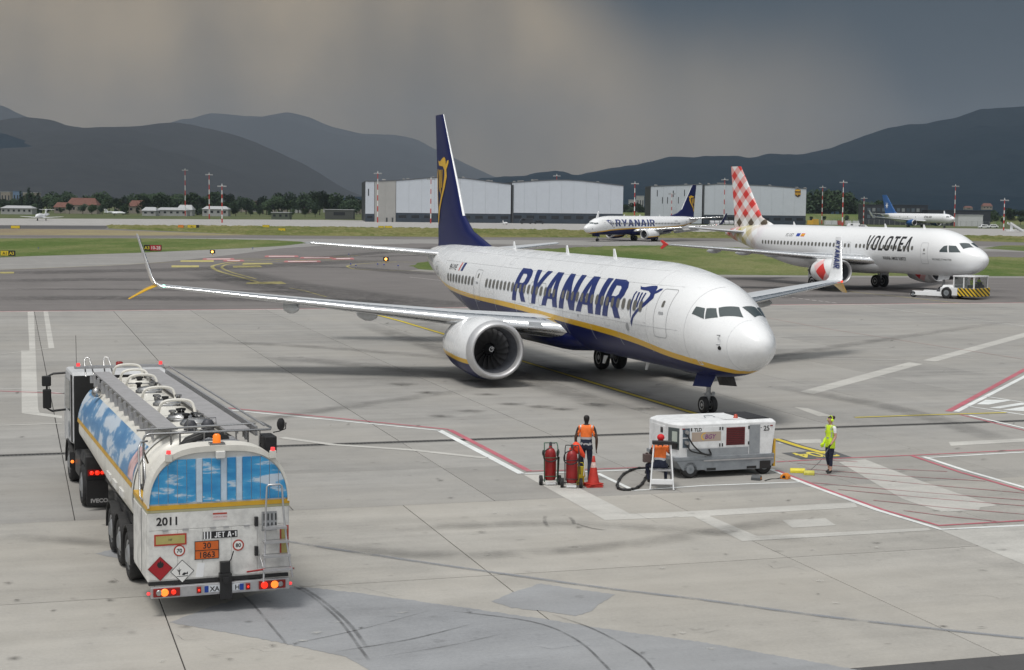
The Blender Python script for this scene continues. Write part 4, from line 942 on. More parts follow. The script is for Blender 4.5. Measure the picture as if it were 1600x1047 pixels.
for x,y,w in ((628,601,1.3),(668,614,1.0),(735,596,1.4),(735,643,.9),(690,651,.8),(800,632,.9),(845,636,1.0),(880,640,.9),(930,633,1.2),(760,617,.8),(1010,640,1.0)):
    stain([(x-22,y+1),(x,y),(x+22,y+1.5)],w,SO,.026+w*.001,'oil_stain',3)
# curved rubber on the taxiway and faint wheel paths on the apron
for pts,w in (([(-20,440),(150,437),(300,438),(420,436)],7),([(0,428),(150,424),(300,421),(450,414),(600,406)],9),([(340,420),(420,440),(520,455),(640,470),(760,480)],7),([(300,424),(400,446),(540,470),(700,484)],5),([(450,417),(560,419),(660,428),(760,430)],5),([(480,405),(560,398),(640,391),(690,385)],5),([(-20,467),(200,466),(500,470),(640,474)],7),([(0,452),(250,453),(520,458)],3),([(1240,455),(1400,452),(1600,456)],7),([(1100,466),(1400,462),(1600,466)],5),([(560,402),(620,400),(700,399)],4)):
    stain(pts,w,SL,.034+w*.0011,'rubber_path',6,ends=True)
for pts,w in (([(640,500),(760,540),(900,590),(1065,643),(1200,690)],2.2),([(560,505),(700,550),(840,600),(1000,650)],2.0),([(300,533),(520,545),(800,570),(960,590)],1.6),([(380,556),(600,575),(800,602)],2.2),([(150,700),(420,655),(800,600)],1.1),([(1000,620),(1200,560),(1600,500)],1.3),([(1180,600),(1400,640),(1600,700)],1.4),([(460,850),(700,870),(1000,850),(1300,800)],.9),([(0,840),(150,850),(220,860)],.8),([(600,830),(900,820),(1300,850)],.8)):
    stain(pts,w,stain_mat('faint_wheel_path_%.0f'%(w*10),(.08,.08,.078),.26,.8),.049+w*.0021,'wheel_path',6)
# ---------------------------------------------------------------- refuelling tanker
def sky_print(name, sx, sz, thr, axis='x', blue=(.035,.21,.52)):
    m=bpy.data.materials.new(name); m.use_nodes=True; t=m.node_tree; p=t.nodes['Principled BSDF']; p.inputs['Roughness'].default_value=.35
    c=N(t,'ShaderNodeTexCoord'); q=N(t,'ShaderNodeMapping'); q.inputs['Scale'].default_value=(sx,sx,sz); t.links.new(c.outputs['Object'],q.inputs[0])
    n=N(t,'ShaderNodeTexNoise',i_Scale=1.,i_Detail=5,i_Roughness=.55,i_Distortion=.3); t.links.new(q.outputs[0],n.inputs['Vector'])
    n2=N(t,'ShaderNodeTexNoise',i_Scale=7.,i_Detail=3); t.links.new(q.outputs[0],n2.inputs['Vector'])
    f=MAPR(t,MATH(t,'ADD',n.outputs['Fac'],MATH(t,'MULTIPLY',MATH(t,'SUBTRACT',n2.outputs['Fac'],.5),.12)),thr,thr+.09)
    g=MIX(t,MAPR(t,n.outputs['Fac'],.35,.6),(blue[0]*.8,blue[1]*.85,blue[2]*.9),(blue[0]*1.6,blue[1]*1.25,blue[2]*1.1))
    t.links.new(MIX(t,MATH(t,'MULTIPLY',f,.85),g,(.62,.68,.74)),p.inputs['Base Color']); return m
M['cream']=mat('cream_tank_paint',(.72,.70,.64),.4,var=.16,vs=1.2); M['dirtywhite']=mat('scuffed_white_panel',(.68,.675,.65),.5,var=.24,vs=3.2)
M['skyside']=sky_print('sky_print_on_tank',.85,2.1,.50,blue=(.09,.25,.47)); M['skyrear']=sky_print('sky_print_on_slats',1.5,5.2,.545,blue=(.04,.28,.58))
M['gold']=mat('ochre_stripe_paint',(.62,.36,.03),.4,var=.1); M['alu']=mat('brushed_aluminium',(.50,.50,.51),.42,.75,var=.12,vs=5)
M['deck']=mat('grey_walkway_deck',(.34,.335,.34),.7,.2,var=.12,vs=3,bump=.2,bs=60); M['chassis']=mat('black_chassis',(.022,.022,.023),.55,var=.2)
M['lampred']=mat('lit_red_lamp',(.6,.02,.01),.3,emit=(1,.03,.01),es=1.1); M['lamporange']=mat('lit_orange_lamp',(.9,.2,.02),.3,emit=(1,.22,.03),es=1.3)
M['lampdark']=mat('red_lamp_lens',(.25,.012,.01),.25); M['beacon']=mat('orange_beacon_lens',(.85,.16,.01),.25,emit=(1,.25,.02),es=.5)
M['pinklamp']=mat('small_red_marker',(.8,.05,.06),.3,emit=(1,.08,.08),es=.7); M['chrome']=mat('steel_fittings',(.42,.42,.42),.28,.9,var=.2,vs=10)
M['hose']=mat('black_hose',(.02,.02,.02),.5)
def poly_part(name, poly, y0, y1, m, parent, bev=0):
    b=MB(); b.prism(poly,'y',y0,y1); o=b.build(name,m,parent,bev=bev)
    bm=bmesh.new(); bm.from_mesh(o.data); bmesh.ops.recalc_face_normals(bm,faces=bm.faces); bm.to_mesh(o.data); bm.free(); return o
def tanker():
    T=thing('fuel_tanker',(-5.354+.037,28.857+.014,0),.367,'white aviation fuel tanker with blue sky print, seen from its rear','tanker truck')
    HW=1.30; cb=thing_part('pump_cabinet',T)
    arch=lambda x,w=HW,top=3.07: 1.98+(top-1.98)*max(0,(1-abs(x/w)**3.3))**(1/2.15)
    # hood frame: an arched rim 9 cm wide around the slatted panel
    xs=[-HW*math.cos(PI*i/40) for i in range(41)]
    outer=[(x,arch(x)) for x in xs]; inner=[(x*(HW-.035)/HW,arch(x,HW,2.965)) for x in xs]
    b=MB()
    for y0,y1 in ((-.03,.55),):
        n=len(outer); vs=[(x,y0,z) for x,z in outer]+[(x,y0,z) for x,z in inner]+[(x,y1,z) for x,z in outer]+[(x,y1,z) for x,z in inner]
        b.add(vs,[(i,i+1,n+i+1,n+i) for i in range(n-1)]+[(i+1,i,2*n+i,2*n+i+1) for i in range(n-1)]+[(n+i,n+i+1,3*n+i+1,3*n+i) for i in range(n-1)]+[(2*n+i+1,2*n+i,3*n+i,3*n+i+1) for i in range(n-1)],0,False)
    b.build('hood_rim',M['cream'],T)
    poly_part('hood_back',[(-HW+.07,1.95)]+inner[1:-1]+[(HW-.07,1.95)],.0,.03,mat('dull_white_panel',(.60,.60,.58),.5,var=.1),T)
    # vertical slats of the roller panel, each a piece
    white=(5,8,10); edges=[-1.264]
    for i in range(16): edges.append(edges[-1]+(.112 if i in white else (2.528-.336)/13))
    for i in range(16):
        a,c=edges[i]+.006,edges[i+1]-.006
        if i in white: a,c=(edges[i]+.004,edges[i+1]-.004)
        top=lambda x:min(2.84,arch(x,HW-.035,2.94)-.01)
        pts=[(a,2.045),(a,top(a))]+[(a+(c-a)*k/4,top(a+(c-a)*k/4)) for k in (1,2,3)]+[(c,top(c)),(c,2.045)]
        poly_part('slat',pts,-.020 if i%2 else -.012,.0,mat('pale_print_strip',(.52,.62,.72),.4,var=.12,vs=6) if i in white else M['skyrear'],T)
    # lower box
    b=MB(); b.box(-HW,HW,.0,1.75,.62,1.93); b.build('cabinet_body',M['dirtywhite'],T,bev=.02)
    b=MB(); b.box(-HW-.004,HW+.004,-.012,1.76,1.935,2.015); st=b.build('ochre_stripe',M['gold'],T)
    b=MB(); b.box(-HW-.003,HW+.003,-.010,1.76,1.885,1.932); b.build('olive_stripe',mat('olive_stripe_paint',(.40,.38,.22),.5),T)
    for a,c in ((-1.28,-.76),(-.755,-.31),(-.305,.22),(.225,.70),(.705,1.28)):
        b=MB(); b.box(a+.004,c-.004,-.011,-.0005,.66,1.55); b.build('access_panel',M['dirtywhite'],T,bev=.004)
    b=MB(); b.box(-1.28,1.28,-.010,-.0005,1.565,1.875); b.build('upper_panel',M['dirtywhite'],T,bev=.004)
    for x in (-.98,-.62,-.12,.12,.50):
        b=MB(); b.box(x-.05,x+.05,-.026,-.012,1.545,1.575); b.build('hinge',M['alu'],T)
    # side doors of the cabinet
    for a,c in ((.04,.60),(.78,1.72)):
        b=MB(); b.box(-HW-.011,-HW-.0005,a,c,.68,1.86); b.build('side_panel',M['dirtywhite'],T,bev=.004)
    b=MB(); b.box(-HW-.004,-HW+.02,.62,.76,.66,1.86); b.build('side_slot',mat('grey_side_slot',(.25,.25,.25),.5),T)
    # flat signs on the back
    F=lambda x,z:(x,-.0155,z)
    def sign(name,x0,x1,z0,z1,m,d=.006,border=None,bw=.02):
        b=MB(); b.box(x0,x1,-.012-d,-.012,z0,z1,0); o=b.build(name,border or m,T)
        if border: b=MB(); b.box(x0+bw,x1-bw,-.0135-d,-.0121-d,z0+bw,z1-bw); b.build('sign_face',m,o)
        return o,-.0145-d
    olive=mat('retroreflective_olive',(.42,.37,.13),.5,var=.1); dred=mat('dark_red_border',(.42,.05,.03),.45)
    o,y=sign('marker_plate',-1.18,-.60,1.28,1.49,olive,.008,dred,.03); decal('plate_letters',words('HF',.06,align='CENTER'),lambda u,v:(-.89+u,y-.001,1.365+v),M['blacktext'],o)
    o,y=sign('marker_plate',1.12,1.285,.96,1.52,olive,.008,dred,.03); decal('plate_letters',words('HF',.06,align='CENTER'),lambda u,v:(1.2+u,y-.001,1.2+v),M['blacktext'],o)
    decal('fleet_number',words('2011',.205,off=.006),lambda u,v:(-1.14+u,-.0135,1.655+v),M['blacktext'],T)
    o,y=sign('fuel_sign',-.30,.33,1.36,1.49,M['blacktext'],.005)
    Pj,wj=glyphs('JET A-1',.14,0); decal('fuel_lettering',flat([[(a*.40/wj,c*.10) for a,c in p] for p in Pj if p]),lambda u,v:(-.09+u,y-.003,1.375+v),M['white'],o)
    for q in (-.285,-.23,-.175): b=MB(); b.box(q,q+.022,y-.002,y,1.355,1.49); b.build('white_bar',M['white'],o)
    opl=mat('orange_plate',(.62,.13,.02),.45,var=.12); o,y=sign('hazard_plate',-.455,-.01,.985,1.325,opl,.01,M['blacktext'],.012)
    b=MB(); b.box(-.455,-.01,y-.003,y-.0005,1.148,1.160); b.build('plate_divider',M['blacktext'],o)
    for s_,z in (('30',1.185),('1863',1.015)): decal('plate_digits',words(s_,.155,align='CENTER',off=.002),lambda u,v:(-.232+u,y-.001,z+v),M['blacktext'],o)
    sw=mat('sign_white',(.75,.75,.73),.5)
    for s_,x,z in (('70',-.73,1.175),('80',.345,1.205)):
        b=MB(); b.lathe([(0,.105),(.004,.105)],(x,-.013,z),(0,-1,0),24,smooth=False); o=b.build('speed_sign',dred,T)
        decal('sign_face',flat([circ(x,z,.08)]),lambda u,v:(u,-.0185,v),sw,o); decal('sign_digits',words(s_,.10,off=.003,align='CENTER'),lambda u,v:(x+u,-.0195,z-.035+v),M['blacktext'],o)
    def diamond(x,z,r,m,edge):
        o=poly_part('hazard_diamond',[(x-r,z),(x,z-r),(x+r,z),(x,z+r)],-.018,-.012,edge,T); poly_part('sign_face',[(x-r*.93,z),(x,z-r*.93),(x+r*.93,z),(x,z+r*.93)],-.0205,-.0181,m,o); return o
    o=diamond(-1.075,.865,.225,mat('crimson_diamond',(.36,.012,.02),.4,var=.08),mat('dark_diamond_edge',(.18,.02,.02),.5))
    fl=[(0,-.05),(.05,-.03),(.065,.02),(.04,.07),(.03,.04),(.01,.1),(-.02,.05),(-.04,.07),(-.06,.01),(-.04,-.035)]
    decal('flame_symbol',flat([[(-1.075+a,.925+b_) for a,b_ in fl]]),lambda u,v:(u,-.022,v),M['blacktext'],o)
    o=diamond(-.68,.79,.215,sw,M['blacktext'])
    fx,fz=-.68,.76
    decal('dead_fish_symbol',flat([[(fx-.01,fz-.03),(fx+.03,fz+.01),(fx+.075,fz),(fx+.1,fz+.025),(fx+.1,fz-.03),(fx+.07,fz-.02),(fx+.03,fz-.045)]]),lambda u,v:(u,-.022,v),M['blacktext'],o)
    tr=[(fx-.06,fz-.03),(fx-.04,fz-.03),(fx-.045,fz+.03),(fx-.015,fz+.075),(fx-.03,fz+.07),(fx-.05,fz+.05),(fx-.055,fz+.12),(fx-.065,fz+.05),(fx-.1,fz+.08),(fx-.085,fz+.05),(fx-.062,fz+.02)]
    decal('dead_tree_symbol',flat([tr]),lambda u,v:(u,-.022,v),M['blacktext'],o)
    decal('ground_line',flat([[(fx-.1,fz-.055),(fx+.1,fz-.05),(fx+.1,fz-.062),(fx-.1,fz-.066)]]),lambda u,v:(u,-.022,v),M['blacktext'],o)
    o,y=sign('notice_sticker',-.12,.14,1.70,1.83,mat('faded_notice',(.68,.60,.60),.6),.003)
    decal('notice_heading',flat([[(-.12,1.80),(.14,1.80),(.14,1.83),(-.12,1.83)]]),lambda u,v:(u,y-.001,v),dred,o); decal('notice_text',words('SCARICO A TERRA',.03),lambda u,v:(-.11+u,y-.001,1.745+v),dred,o)
    o,y=sign('number_plate_board',.78,1.06,1.44,1.80,M['gearmetal'],.01)
    for z in (1.47,1.64): decal('board_digits',words('1111',.17,off=.006,sx=.85),lambda u,v:(.79+u,y-.001,z+v),M['blacktext'],o)
    poly_part('paper_strip',[(-.44,.66),(-.30,.66),(-.27,.92),(-.40,.92)],-.0135,-.012,mat('pale_tape',(.78,.79,.80),.5),T)
    # black rear device with lever
    b=MB(); b.box(-.02,.20,-.16,-.012,.25,.72); b.box(0.0,.18,-.12,-.012,.72,.93); b.box(.03,.14,-.20,-.16,.55,.66); b.tube([(.15,-.08,.9),(.20,-.1,.98),(.24,-.1,1.12)],.012,6); b.build('coupling_block',M['black'],T,bev=.01)
    # bumper
    b=MB(); b.box(-1.26,1.28,-.12,-.02,.34,.55); bp=b.build('bumper',M['alu'],T,bev=.015)
    b=MB(); b.box(-1.28,1.28,-.02,.10,.56,.62); b.build('bumper_ledge',M['black'],T)
    for s in (-1,1):
        x0,x1=(-1.22,-.74) if s<0 else (.70,1.20)
        b=MB(); b.box(x0,x1,-.155,-.121,.375,.53); lp=b.build('tail_light',M['lampdark'],bp,bev=.01)
        for k,(xx,r,m) in enumerate(((x0+.10,.055,M['chrome']),(x0+.20,.07,M['lamporange']),(x0+.36,.045,M['lampred']))) if s<0 else enumerate(((x0+.10,.065,M['lampred']),(x0+.29,.07,M['lamporange']),(x0+.40,.05,M['chrome']))):
            b=MB(); b.lathe([(0,r),(.012,r),(.02,r*.7)],(xx,-.156,.455),(0,-1,0),16); b.build('lamp',m,lp)
        b=MB(); b.ball((s*1.30,-.10,.44),.035,5); b.build('side_marker',M['pinklamp'],bp)
    for x in (-.40,.50):
        b=MB(); b.box(x-.04,x+.04,-.15,-.121,.39,.51); o=b.build('small_tail_light',M['lampdark'],bp,bev=.008); b=MB(); b.ball((x,-.155,.45),.022,5); b.build('lamp',M['lampred'],o)
    b=MB(); b.box(-.30,.42,-.135,-.121,.395,.515); o=b.build('number_plate',mat('plate_blue_white',(.60,.63,.66),.4),bp)
    for x in (-.30,.345): b=MB(); b.box(x,x+.075,-.1375,-.1355,.395,.515); b.build('plate_band',mat('plate_blue',(.01,.05,.30),.4),o)
    decal('plate_text',words('XA',.125,off=.003),lambda u,v:(-.2+u,-.1365,.41+v),M['blacktext'],o); decal('plate_text',words('H',.125,off=.003),lambda u,v:(.255+u,-.1365,.41+v),M['blacktext'],o)
    # ladder on the back
    L=MB()
    A=[(.74,-.35,.56),(.80,-.22,1.2),(.83,-.12,1.75),(.86,-.10,2.28),(.90,-.10,2.31),(1.10,-.10,2.31),(1.14,-.10,2.28),(1.17,-.12,1.75),(1.21,-.22,1.2),(1.28,-.35,.62)]
    L.tube(A,.019,8); L.tube([(.74,-.02,1.0),(.76,-.3,.8)],.014,6); ld=L.build('ladder',M['alu'],T)
    for k,z in enumerate((.78,1.02,1.27,1.52)):
        b=MB(); w=.24-.02*k; y=-.31+.06*k; b.box(1.0-w-.03,1.0+w+.03,y-.10,y+.08,z-.022,z+.022); b.build('step',M['alu'],ld)
    b=MB(); b.box(.64,.70,-.10,-.02,1.55,1.72); b.box(.64,.70,-.10,-.02,1.0,1.17); b.build('ladder_bracket',M['black'],T)
    for a,c in (((.76,-.36,.80),(.50,-.05,.70)),((1.24,-.36,.80),(1.34,-.2,.74))): b=MB(); b.cyl(a,c,.016,n=6); b.build('ladder_stay',M['red'],T)
    # beacon, lamps on the hood
    b=MB(); b.box(-.16,.12,.02,.22,3.075,3.105); o=b.build('beacon_base',M['chrome'],T); b=MB(); b.lathe([(0,.075),(.13,.07),(.16,.04)],(-.02,.12,3.105),(0,0,1),16); b.build('beacon',M['beacon'],o)
    b=MB(); b.box(-.07,.10,-.10,-.03,2.84,2.97); b.build('work_light',M['dirtywhite'],T,bev=.01)
    for x,z in ((-.92,2.82),(.98,2.80)):
        b=MB(); b.box(x-.06,x+.06,-.10,-.03,z,z+.14); o=b.build('marker_lamp',M['cream'],T,bev=.008); b=MB(); b.lathe([(0,.045),(.06,.04)],(x,-.06,z+.14),(0,0,1),10); b.build('lamp',M['pinklamp'],o)
    # equipment between the hood and the tank
    b=MB(); b.box(-1.15,1.15,.55,1.9,1.93,2.10); b.build('equipment_deck',M['chassis'],T)
    b=MB(); b.box(-.25,.55,.7,1.5,2.1,3.02); b.build('filter_housing',M['alu'],T,bev=.03)
    b=MB()
    for k in range(3): b.tube([(-.95,1.0+.1*k,2.15),(-.75,1.0+.1*k,2.6),(-.4,1.0+.05*k,2.98+.03*k),(0,1.05,3.12+.05*k),(.35,1.1,3.0+.02*k),(.5,1.2,2.5)],.05,8)
    b.build('delivery_hose',M['hose'],T)
    # guard rails
    b=MB(); b.tube([(-1.22,1.0,2.2),(-1.22,.95,3.1),(-1.18,.95,3.17),(-1.1,.95,3.19),(1.16,.95,3.19),(1.22,1.2,3.19),(1.22,2.1,3.17)],.022,8); b.tube([(-1.2,2.0,3.12),(1.1,2.05,3.16)],.022,8)
    for x in (-.1,.5,.95,-.55): b.cyl((x,.95,3.19),(x,.95,2.6),.018,n=6); b.cyl((x,2.02,3.14),(x,2.02,2.8),.018,n=6)
    b.tube([(-1.32,.45,2.05),(-1.34,.6,2.1),(-1.34,.75,2.95),(-1.28,.85,3.06),(-1.15,.95,3.06)],.02,8); b.tube([(-1.22,.6,2.05),(-1.24,.8,2.75),(-1.2,1.1,2.85),(-1.1,1.25,2.6)],.02,8)
    b.build('guard_rail',M['chrome'],T)
    b=MB(); b.box(1.0,1.24,.75,1.25,2.75,3.08); b.build('rail_box',M['black'],T,bev=.02)
    b=MB(); b.ball((1.36,.95,3.28),.10,7,0,(.8,.35,1.25)); b.tube([(1.22,1,3.12),(1.34,1,3.14),(1.46,1.0,3.18),(1.47,1.0,3.3)],.012,6); b.build('rear_mirror',M['black'],T)
    # tank
    ZB=lambda y:.92+.42*max(0,min(1,(y-8.5)/2.0)); CZ=1.75; sxz=lambda z:1.24*max(0,1-(max(0,z-CZ)/1.29)**(2/.9))**.425
    zc=2.14; n=56; ys=[1.86,1.92,2.05,2.3,7,12.2,12.75,12.95,13.02]; k_=[.35,.80,.95,1,1,1,.95,.8,.35]
    def ringz(y,k): 
        zb=ZB(y); c=CZ; h=1.29
        return [(1.24*k*math.copysign(abs(math.cos(a))**(.62 if math.sin(a)<0 else .85),math.cos(a)),y,c+(h if math.sin(a)>0 else c-zb)*k*math.copysign(abs(math.sin(a))**.9,math.sin(a))) for a in [2*PI*j/n for j in range(n)]]
    b=MB(); b.rings([ringz(y,k) for y,k in zip(ys,k_)])
    tk=b.build('tank',M['cream'],T)
    b=MB()                          # printed band on both flanks, hugging the tank
    for s in (-1,1):
        b.rings([[(s*(sxz(z)+.006),y,z) for z in [2.02+.05*j for j in range(15)]] for y in [2.5+i*.5 for i in range(21)]],0,False,False)
        b.rings([[(s*(sxz(z)+.009),y,z) for z in (1.92,1.97,2.02)] for y in [2.5+i*.5 for i in range(21)]],1,False,False)
    b.build('sky_print_band',[M['skyside'],M['gold']],tk)
    b=MB()
    for zz in (0,):
        rs=[]
        for y in (2.5,2.75,3.0,3.2): rs.append([(-(sxz(z)+.009),y+.10*math.sin(z*9),z) for z in [2.05+.06*i for i in range(11)]])
        b.rings(rs,0,False,False)
    b.build('pink_figure_print',mat('faded_pink_print',(.62,.42,.42),.4,var=.5,vs=2.5),tk)
    b=MB(); b.rings([[(x*1.012,y,2.07+(z-2.07)*1.012) for x,y,z in ringz(y,1)] for y in (2.25,2.42)],0,True,False); b.build('end_ring',M['dirtywhite'],tk)
    # walkways with brackets
    for x0,x1,y0,y1 in ((-.80,-.42,2.0,12.7),(.40,.88,1.5,13.0)):
        b=MB(); b.box(x0,x1,y0,y1,3.10,3.14); w=b.build('walkway',M['deck'],T)
        for k in range(13):
            y=y0+.5+k*(y1-y0-.9)/12; b=MB(); xx=x0 if x0<0 else x1
            sgn=-1 if x0<0 else 1
            b.prism([(y,3.10),(y+.16,3.10),(y+.16,2.93),(y,2.85)],'x',min(xx,xx+sgn*.05),max(xx,xx+sgn*.05)); b.box(min(xx,xx+sgn*.12),max(xx,xx+sgn*.12),y+.2,y+.24,2.88,3.05); b.build('bracket',M['alu'],w)
    b=MB(); b.box(1.0,1.05,1.6,12.8,2.98,3.16); b.tube([(1.12,1.3,3.22),(1.12,12.9,3.22)],.022,6); b.build('folded_handrail',M['alu'],T)
    b=MB(); b.box(-1.24,1.0,12.95,13.2,3.20,3.26); cb_=b.build('front_crossbar',M['alu'],T)
    for x,m in ((-1.15,M['pinklamp']),(.93,M['pinklamp'])): b=MB(); b.lathe([(0,.05),(.08,.045)],(x,13.07,3.26),(0,0,1),10); b.build('lamp',m,cb_)
    b=MB(); b.lathe([(0,.09),(.08,.09),(.1,.05)],(-.12,13.07,3.26),(0,0,1),12); b.build('beacon',M['lampdark'],cb_)
    for y,xc,w,hh in ((12.2,-.02,.36,.30),(11.3,.02,.33,.26),(9.7,-.02,.36,.30),(7.2,0,.36,.28),(4.6,-.02,.37,.30)):
        b=MB(); b.tube(cat_rom([(xc-w,y+.1,2.95),(xc-w*.98,y+.05,3.15),(xc-w*.75,y,3.02+hh),(xc,y,3.06+hh),(xc+w*.75,y,3.02+hh),(xc+w*.98,y-.05,3.15),(xc+w,y-.1,2.95)],4),.033,8); b.build('roll_hoop',M['cream'],T)
    for y,xc in ((10.4,0),(8.9,.02),(6.4,.05),(3.9,-.05),(3.1,.1)):
        b=MB(); b.lathe([(0,.30),(.06,.30),(.08,.26),(.12,.25),(.15,.12)],(xc,y,3.02),(0,0,1),20)
        o=b.build('manhole_cover',M['chrome'] if y!=10.4 else M['cream'],T)
        rq=random.Random(int(y*10))
        for k in range(4):
            a=rq.uniform(0,6.28); q=rq.uniform(.08,.26); b=MB(); b.lathe([(0,.05),(.08,.05),(.09,.08),(.13,.08)],(xc+q*math.cos(a),y+q*math.sin(a),3.12),(0,0,1),10); b.build('valve_cap',M['black'] if k%2 else M['chrome'],o)
        b=MB(); b.tube([(xc-.28,y-.2,3.1),(xc-.1,y-.4,3.12),(xc+.2,y-.5,3.12),(xc+.3,y-.2,3.14)],.018,6); b.build('vapour_pipe',M['chrome'],o)
    for x in (-.12,.22): b=MB(); b.lathe([(0,.13),(.12,.13),(.2,.08)],(x,2.35,3.02),(0,0,1),16); b.build('dome_valve',M['darkmetal'],T)
    b=MB(); b.tube([(-.2,2.2,3.28),(.35,2.2,3.28),(.36,2.2,3.1)],.012,6); b.tube([(-.2,2.2,3.28),(-.2,2.2,3.0)],.012,6); b.build('valve_guard',M['chrome'],T)
    b=MB(); b.ball((-.98,10.6,2.86),.12,6); b.tube([(-.98,10.6,2.9),(-1.06,10.5,2.85),(-1.05,10.75,2.8)],.03,6); b.build('vent_valve',M['chrome'],tk)
    for x in (-.98,-.5): b=MB(); b.tube([(x,12.9,3.0),(x,13.2,3.35),(x+.03,13.3,3.45),(x+.12,13.3,3.45),(x+.16,13.2,3.30),(x+.2,12.95,3.05)],.018,6); b.build('grab_rail',M['chrome'],T)
    # chassis and running gear of the trailer
    b=MB(); b.box(-.95,-.75,1.7,9.2,.95,1.2); b.box(.75,.95,1.7,9.2,.95,1.2); b.box(-1.1,1.1,2.2,6.3,1.02,1.18); b.box(-.8,.8,.1,1.7,.45,.62); b.build('trailer_chassis',M['chassis'],T)
    def dual(y,s,xc,r,w,par,nm='wheel'):
        g=MB(); h=w/2; g.lathe([(-h*.8,r*.58),(-h,r*.7),(-h,r*.88),(-h*.75,r*.985),(-h*.3,r),(h*.3,r),(h*.75,r*.985),(h,r*.88),(h,r*.7),(h*.8,r*.58)],(s*xc,y,r),(1,0,0),28); o=g.build(nm,M['rubber'],par)
        g=MB(); g.lathe([(0,.03),(.0,.10),(.06,.13),(.03,r*.35),(-.04,r*.5),(.02,r*.59),(-w*.8,r*.59)],(s*(xc+h-.03),y,r),(s,0,0),24); g.build('rim',M['gearmetal'],o)
    for y in (3.0,4.35,5.7):
        for s in (-1,1): dual(y,s,1.07,.50,.38,T)
        b=MB(); b.cyl((-.9,y,.5),(.9,y,.5),.07); b.build('axle',M['chassis'],T)
        for s in (-1,1):
            b=MB(); rs=[]
            for i in range(13):
                a=R(-5+190*i/12); rs.append([(s*.82,y+.60*math.cos(a),.5+.60*math.sin(a)),(s*1.29,y+.60*math.cos(a),.5+.60*math.sin(a)),(s*1.29,y+.57*math.cos(a),.5+.57*math.sin(a)),(s*.82,y+.57*math.cos(a),.5+.57*math.sin(a))])
            b.rings(rs,smooth=False); b.build('mudguard',M['chassis'],T)
    for k in range(3): b=MB(); b.box(-1.27,-1.20,3.6+k*1.05,4.2+k*1.05,1.52,1.66); b.build('side_bracket',M['dirtywhite'],T)
    # tractor unit
    b=MB(); b.box(-.5,-.35,9.6,15.8,.6,.95); b.box(.35,.5,9.6,15.8,.6,.95); b.box(-.45,.45,10.3,12.1,.95,1.15); b.build('tractor_chassis',M['chassis'],T)
    for s in (-1,1): dual(11.2,s,1.02,.52,.56,T); dual(14.9,s,1.06,.52,.34,T)
    for s in (-1,1):
        b=MB(); b.box(min(s*.72,s*1.27),max(s*.72,s*1.27),10.58,11.85,1.08,1.32,top=(.04,.12)); b.box(min(s*.72,s*1.27),max(s*.72,s*1.27),10.48,10.56,.72,1.32); b.build('mudguard',M['chassis'],T,bev=.03)
        b=MB(); b.box(min(s*.74,s*1.25),max(s*.74,s*1.25),10.44,10.47,.12,.74); fl_=b.build('mudflap',M['black'],T)
        if s<0: decal('mudflap_lettering',words('IVECO',.13,off=.006,sx=1.1),lambda u,v:(-1.16+u,10.435,.20+v),mat('grey_lettering',(.4,.4,.4),.5),fl_)
        b=MB(); b.box(min(s*.80,s*1.22),max(s*.80,s*1.22),10.41,10.47,.86,1.0); lp=b.build('tail_light',M['lampdark'],T)
        for xx,r,m in ((.88,.045,M['lampred']),(1.0,.06,M['lampred']),(1.13,.05,M['lampred'])): b=MB(); b.ball((s*xx,10.41,.93),r,6); b.build('lamp',m,lp)
        b=MB(); b.box(min(s*.85,s*1.2),max(s*.85,s*1.2),12.3,13.6,.45,1.05); b.build('fuel_tank',M['black'],T,bev=.05)
        rs=[]; b=MB()
        for i in range(11):
            a=R(-10+200*i/10); rs.append([(s*.85,14.9+.62*math.cos(a),.55+.60*math.sin(a)),(s*1.27,14.9+.62*math.cos(a),.55+.60*math.sin(a)),(s*1.27,14.9+.58*math.cos(a),.55+.56*math.sin(a)),(s*.85,14.9+.58*math.cos(a),.55+.56*math.sin(a))])
        b.rings(rs,smooth=False); b.build('mudguard',M['black'],T)
    b=MB(); b.prism([(13.75,1.15),(15.95,.95),(16.05,1.6),(15.8,2.75),(15.4,3.02),(13.9,3.02),(13.75,2.9)],'x',-1.24,1.24); cab=b.build('cab',mat('greyed_cab_white',(.55,.56,.57),.4,var=.2),T,bev=.07)  # cab white toned down to a blotchy grey
    b=MB(); b.box(-1.2,1.2,13.68,13.76,.92,2.94); b.build('cab_back_panel',M['black'],cab)
    b=MB(); b.prism([(14.35,1.95),(15.6,1.95),(15.45,2.75),(14.35,2.75)],'x',-1.252,-1.235); b.build('side_window',M['cockpit'],cab)
    b=MB(); b.box(-1.26,-1.235,13.8,14.0,1.2,2.95); b.build('black_pillar',M['black'],cab)
    decal('door_emblem',flat([circ(14.55,1.45,.22)]),lambda u,v:(-1.256,u,v),mat('grey_emblem',(.35,.37,.4),.5,var=.6,vs=8),cab)
    b=MB(); b.tube([(-1.2,15.5,2.85),(-1.55,15.6,2.82),(-1.72,15.55,2.75),(-1.74,15.5,1.9),(-1.6,15.5,1.82),(-1.24,15.5,1.85)],.03,8); o=b.build('mirror_arm',M['black'],cab)
    b=MB(); b.box(-1.86,-1.62,15.42,15.52,2.50,2.78); b.box(-1.84,-1.62,15.42,15.52,1.90,2.42); b.build('mirror',M['black'],o,bev=.03)
    b=MB(); b.ball((-1.27,13.6,.72),.045,5); b.build('indicator_lamp',M['lamporange'],T)
    b=MB(); b.box(-1.2,1.2,15.95,16.05,.4,.95); b.build('front_bumper',M['black'],cab)
    b=MB(); b.tube([(-1.0,15.0,3.0),(-1.02,14.9,3.9)],.008,4); b.build('whip_aerial',M['black'],cab)
    bpy.data.objects.remove(cb) if cb.name in bpy.data.objects else None
    return T
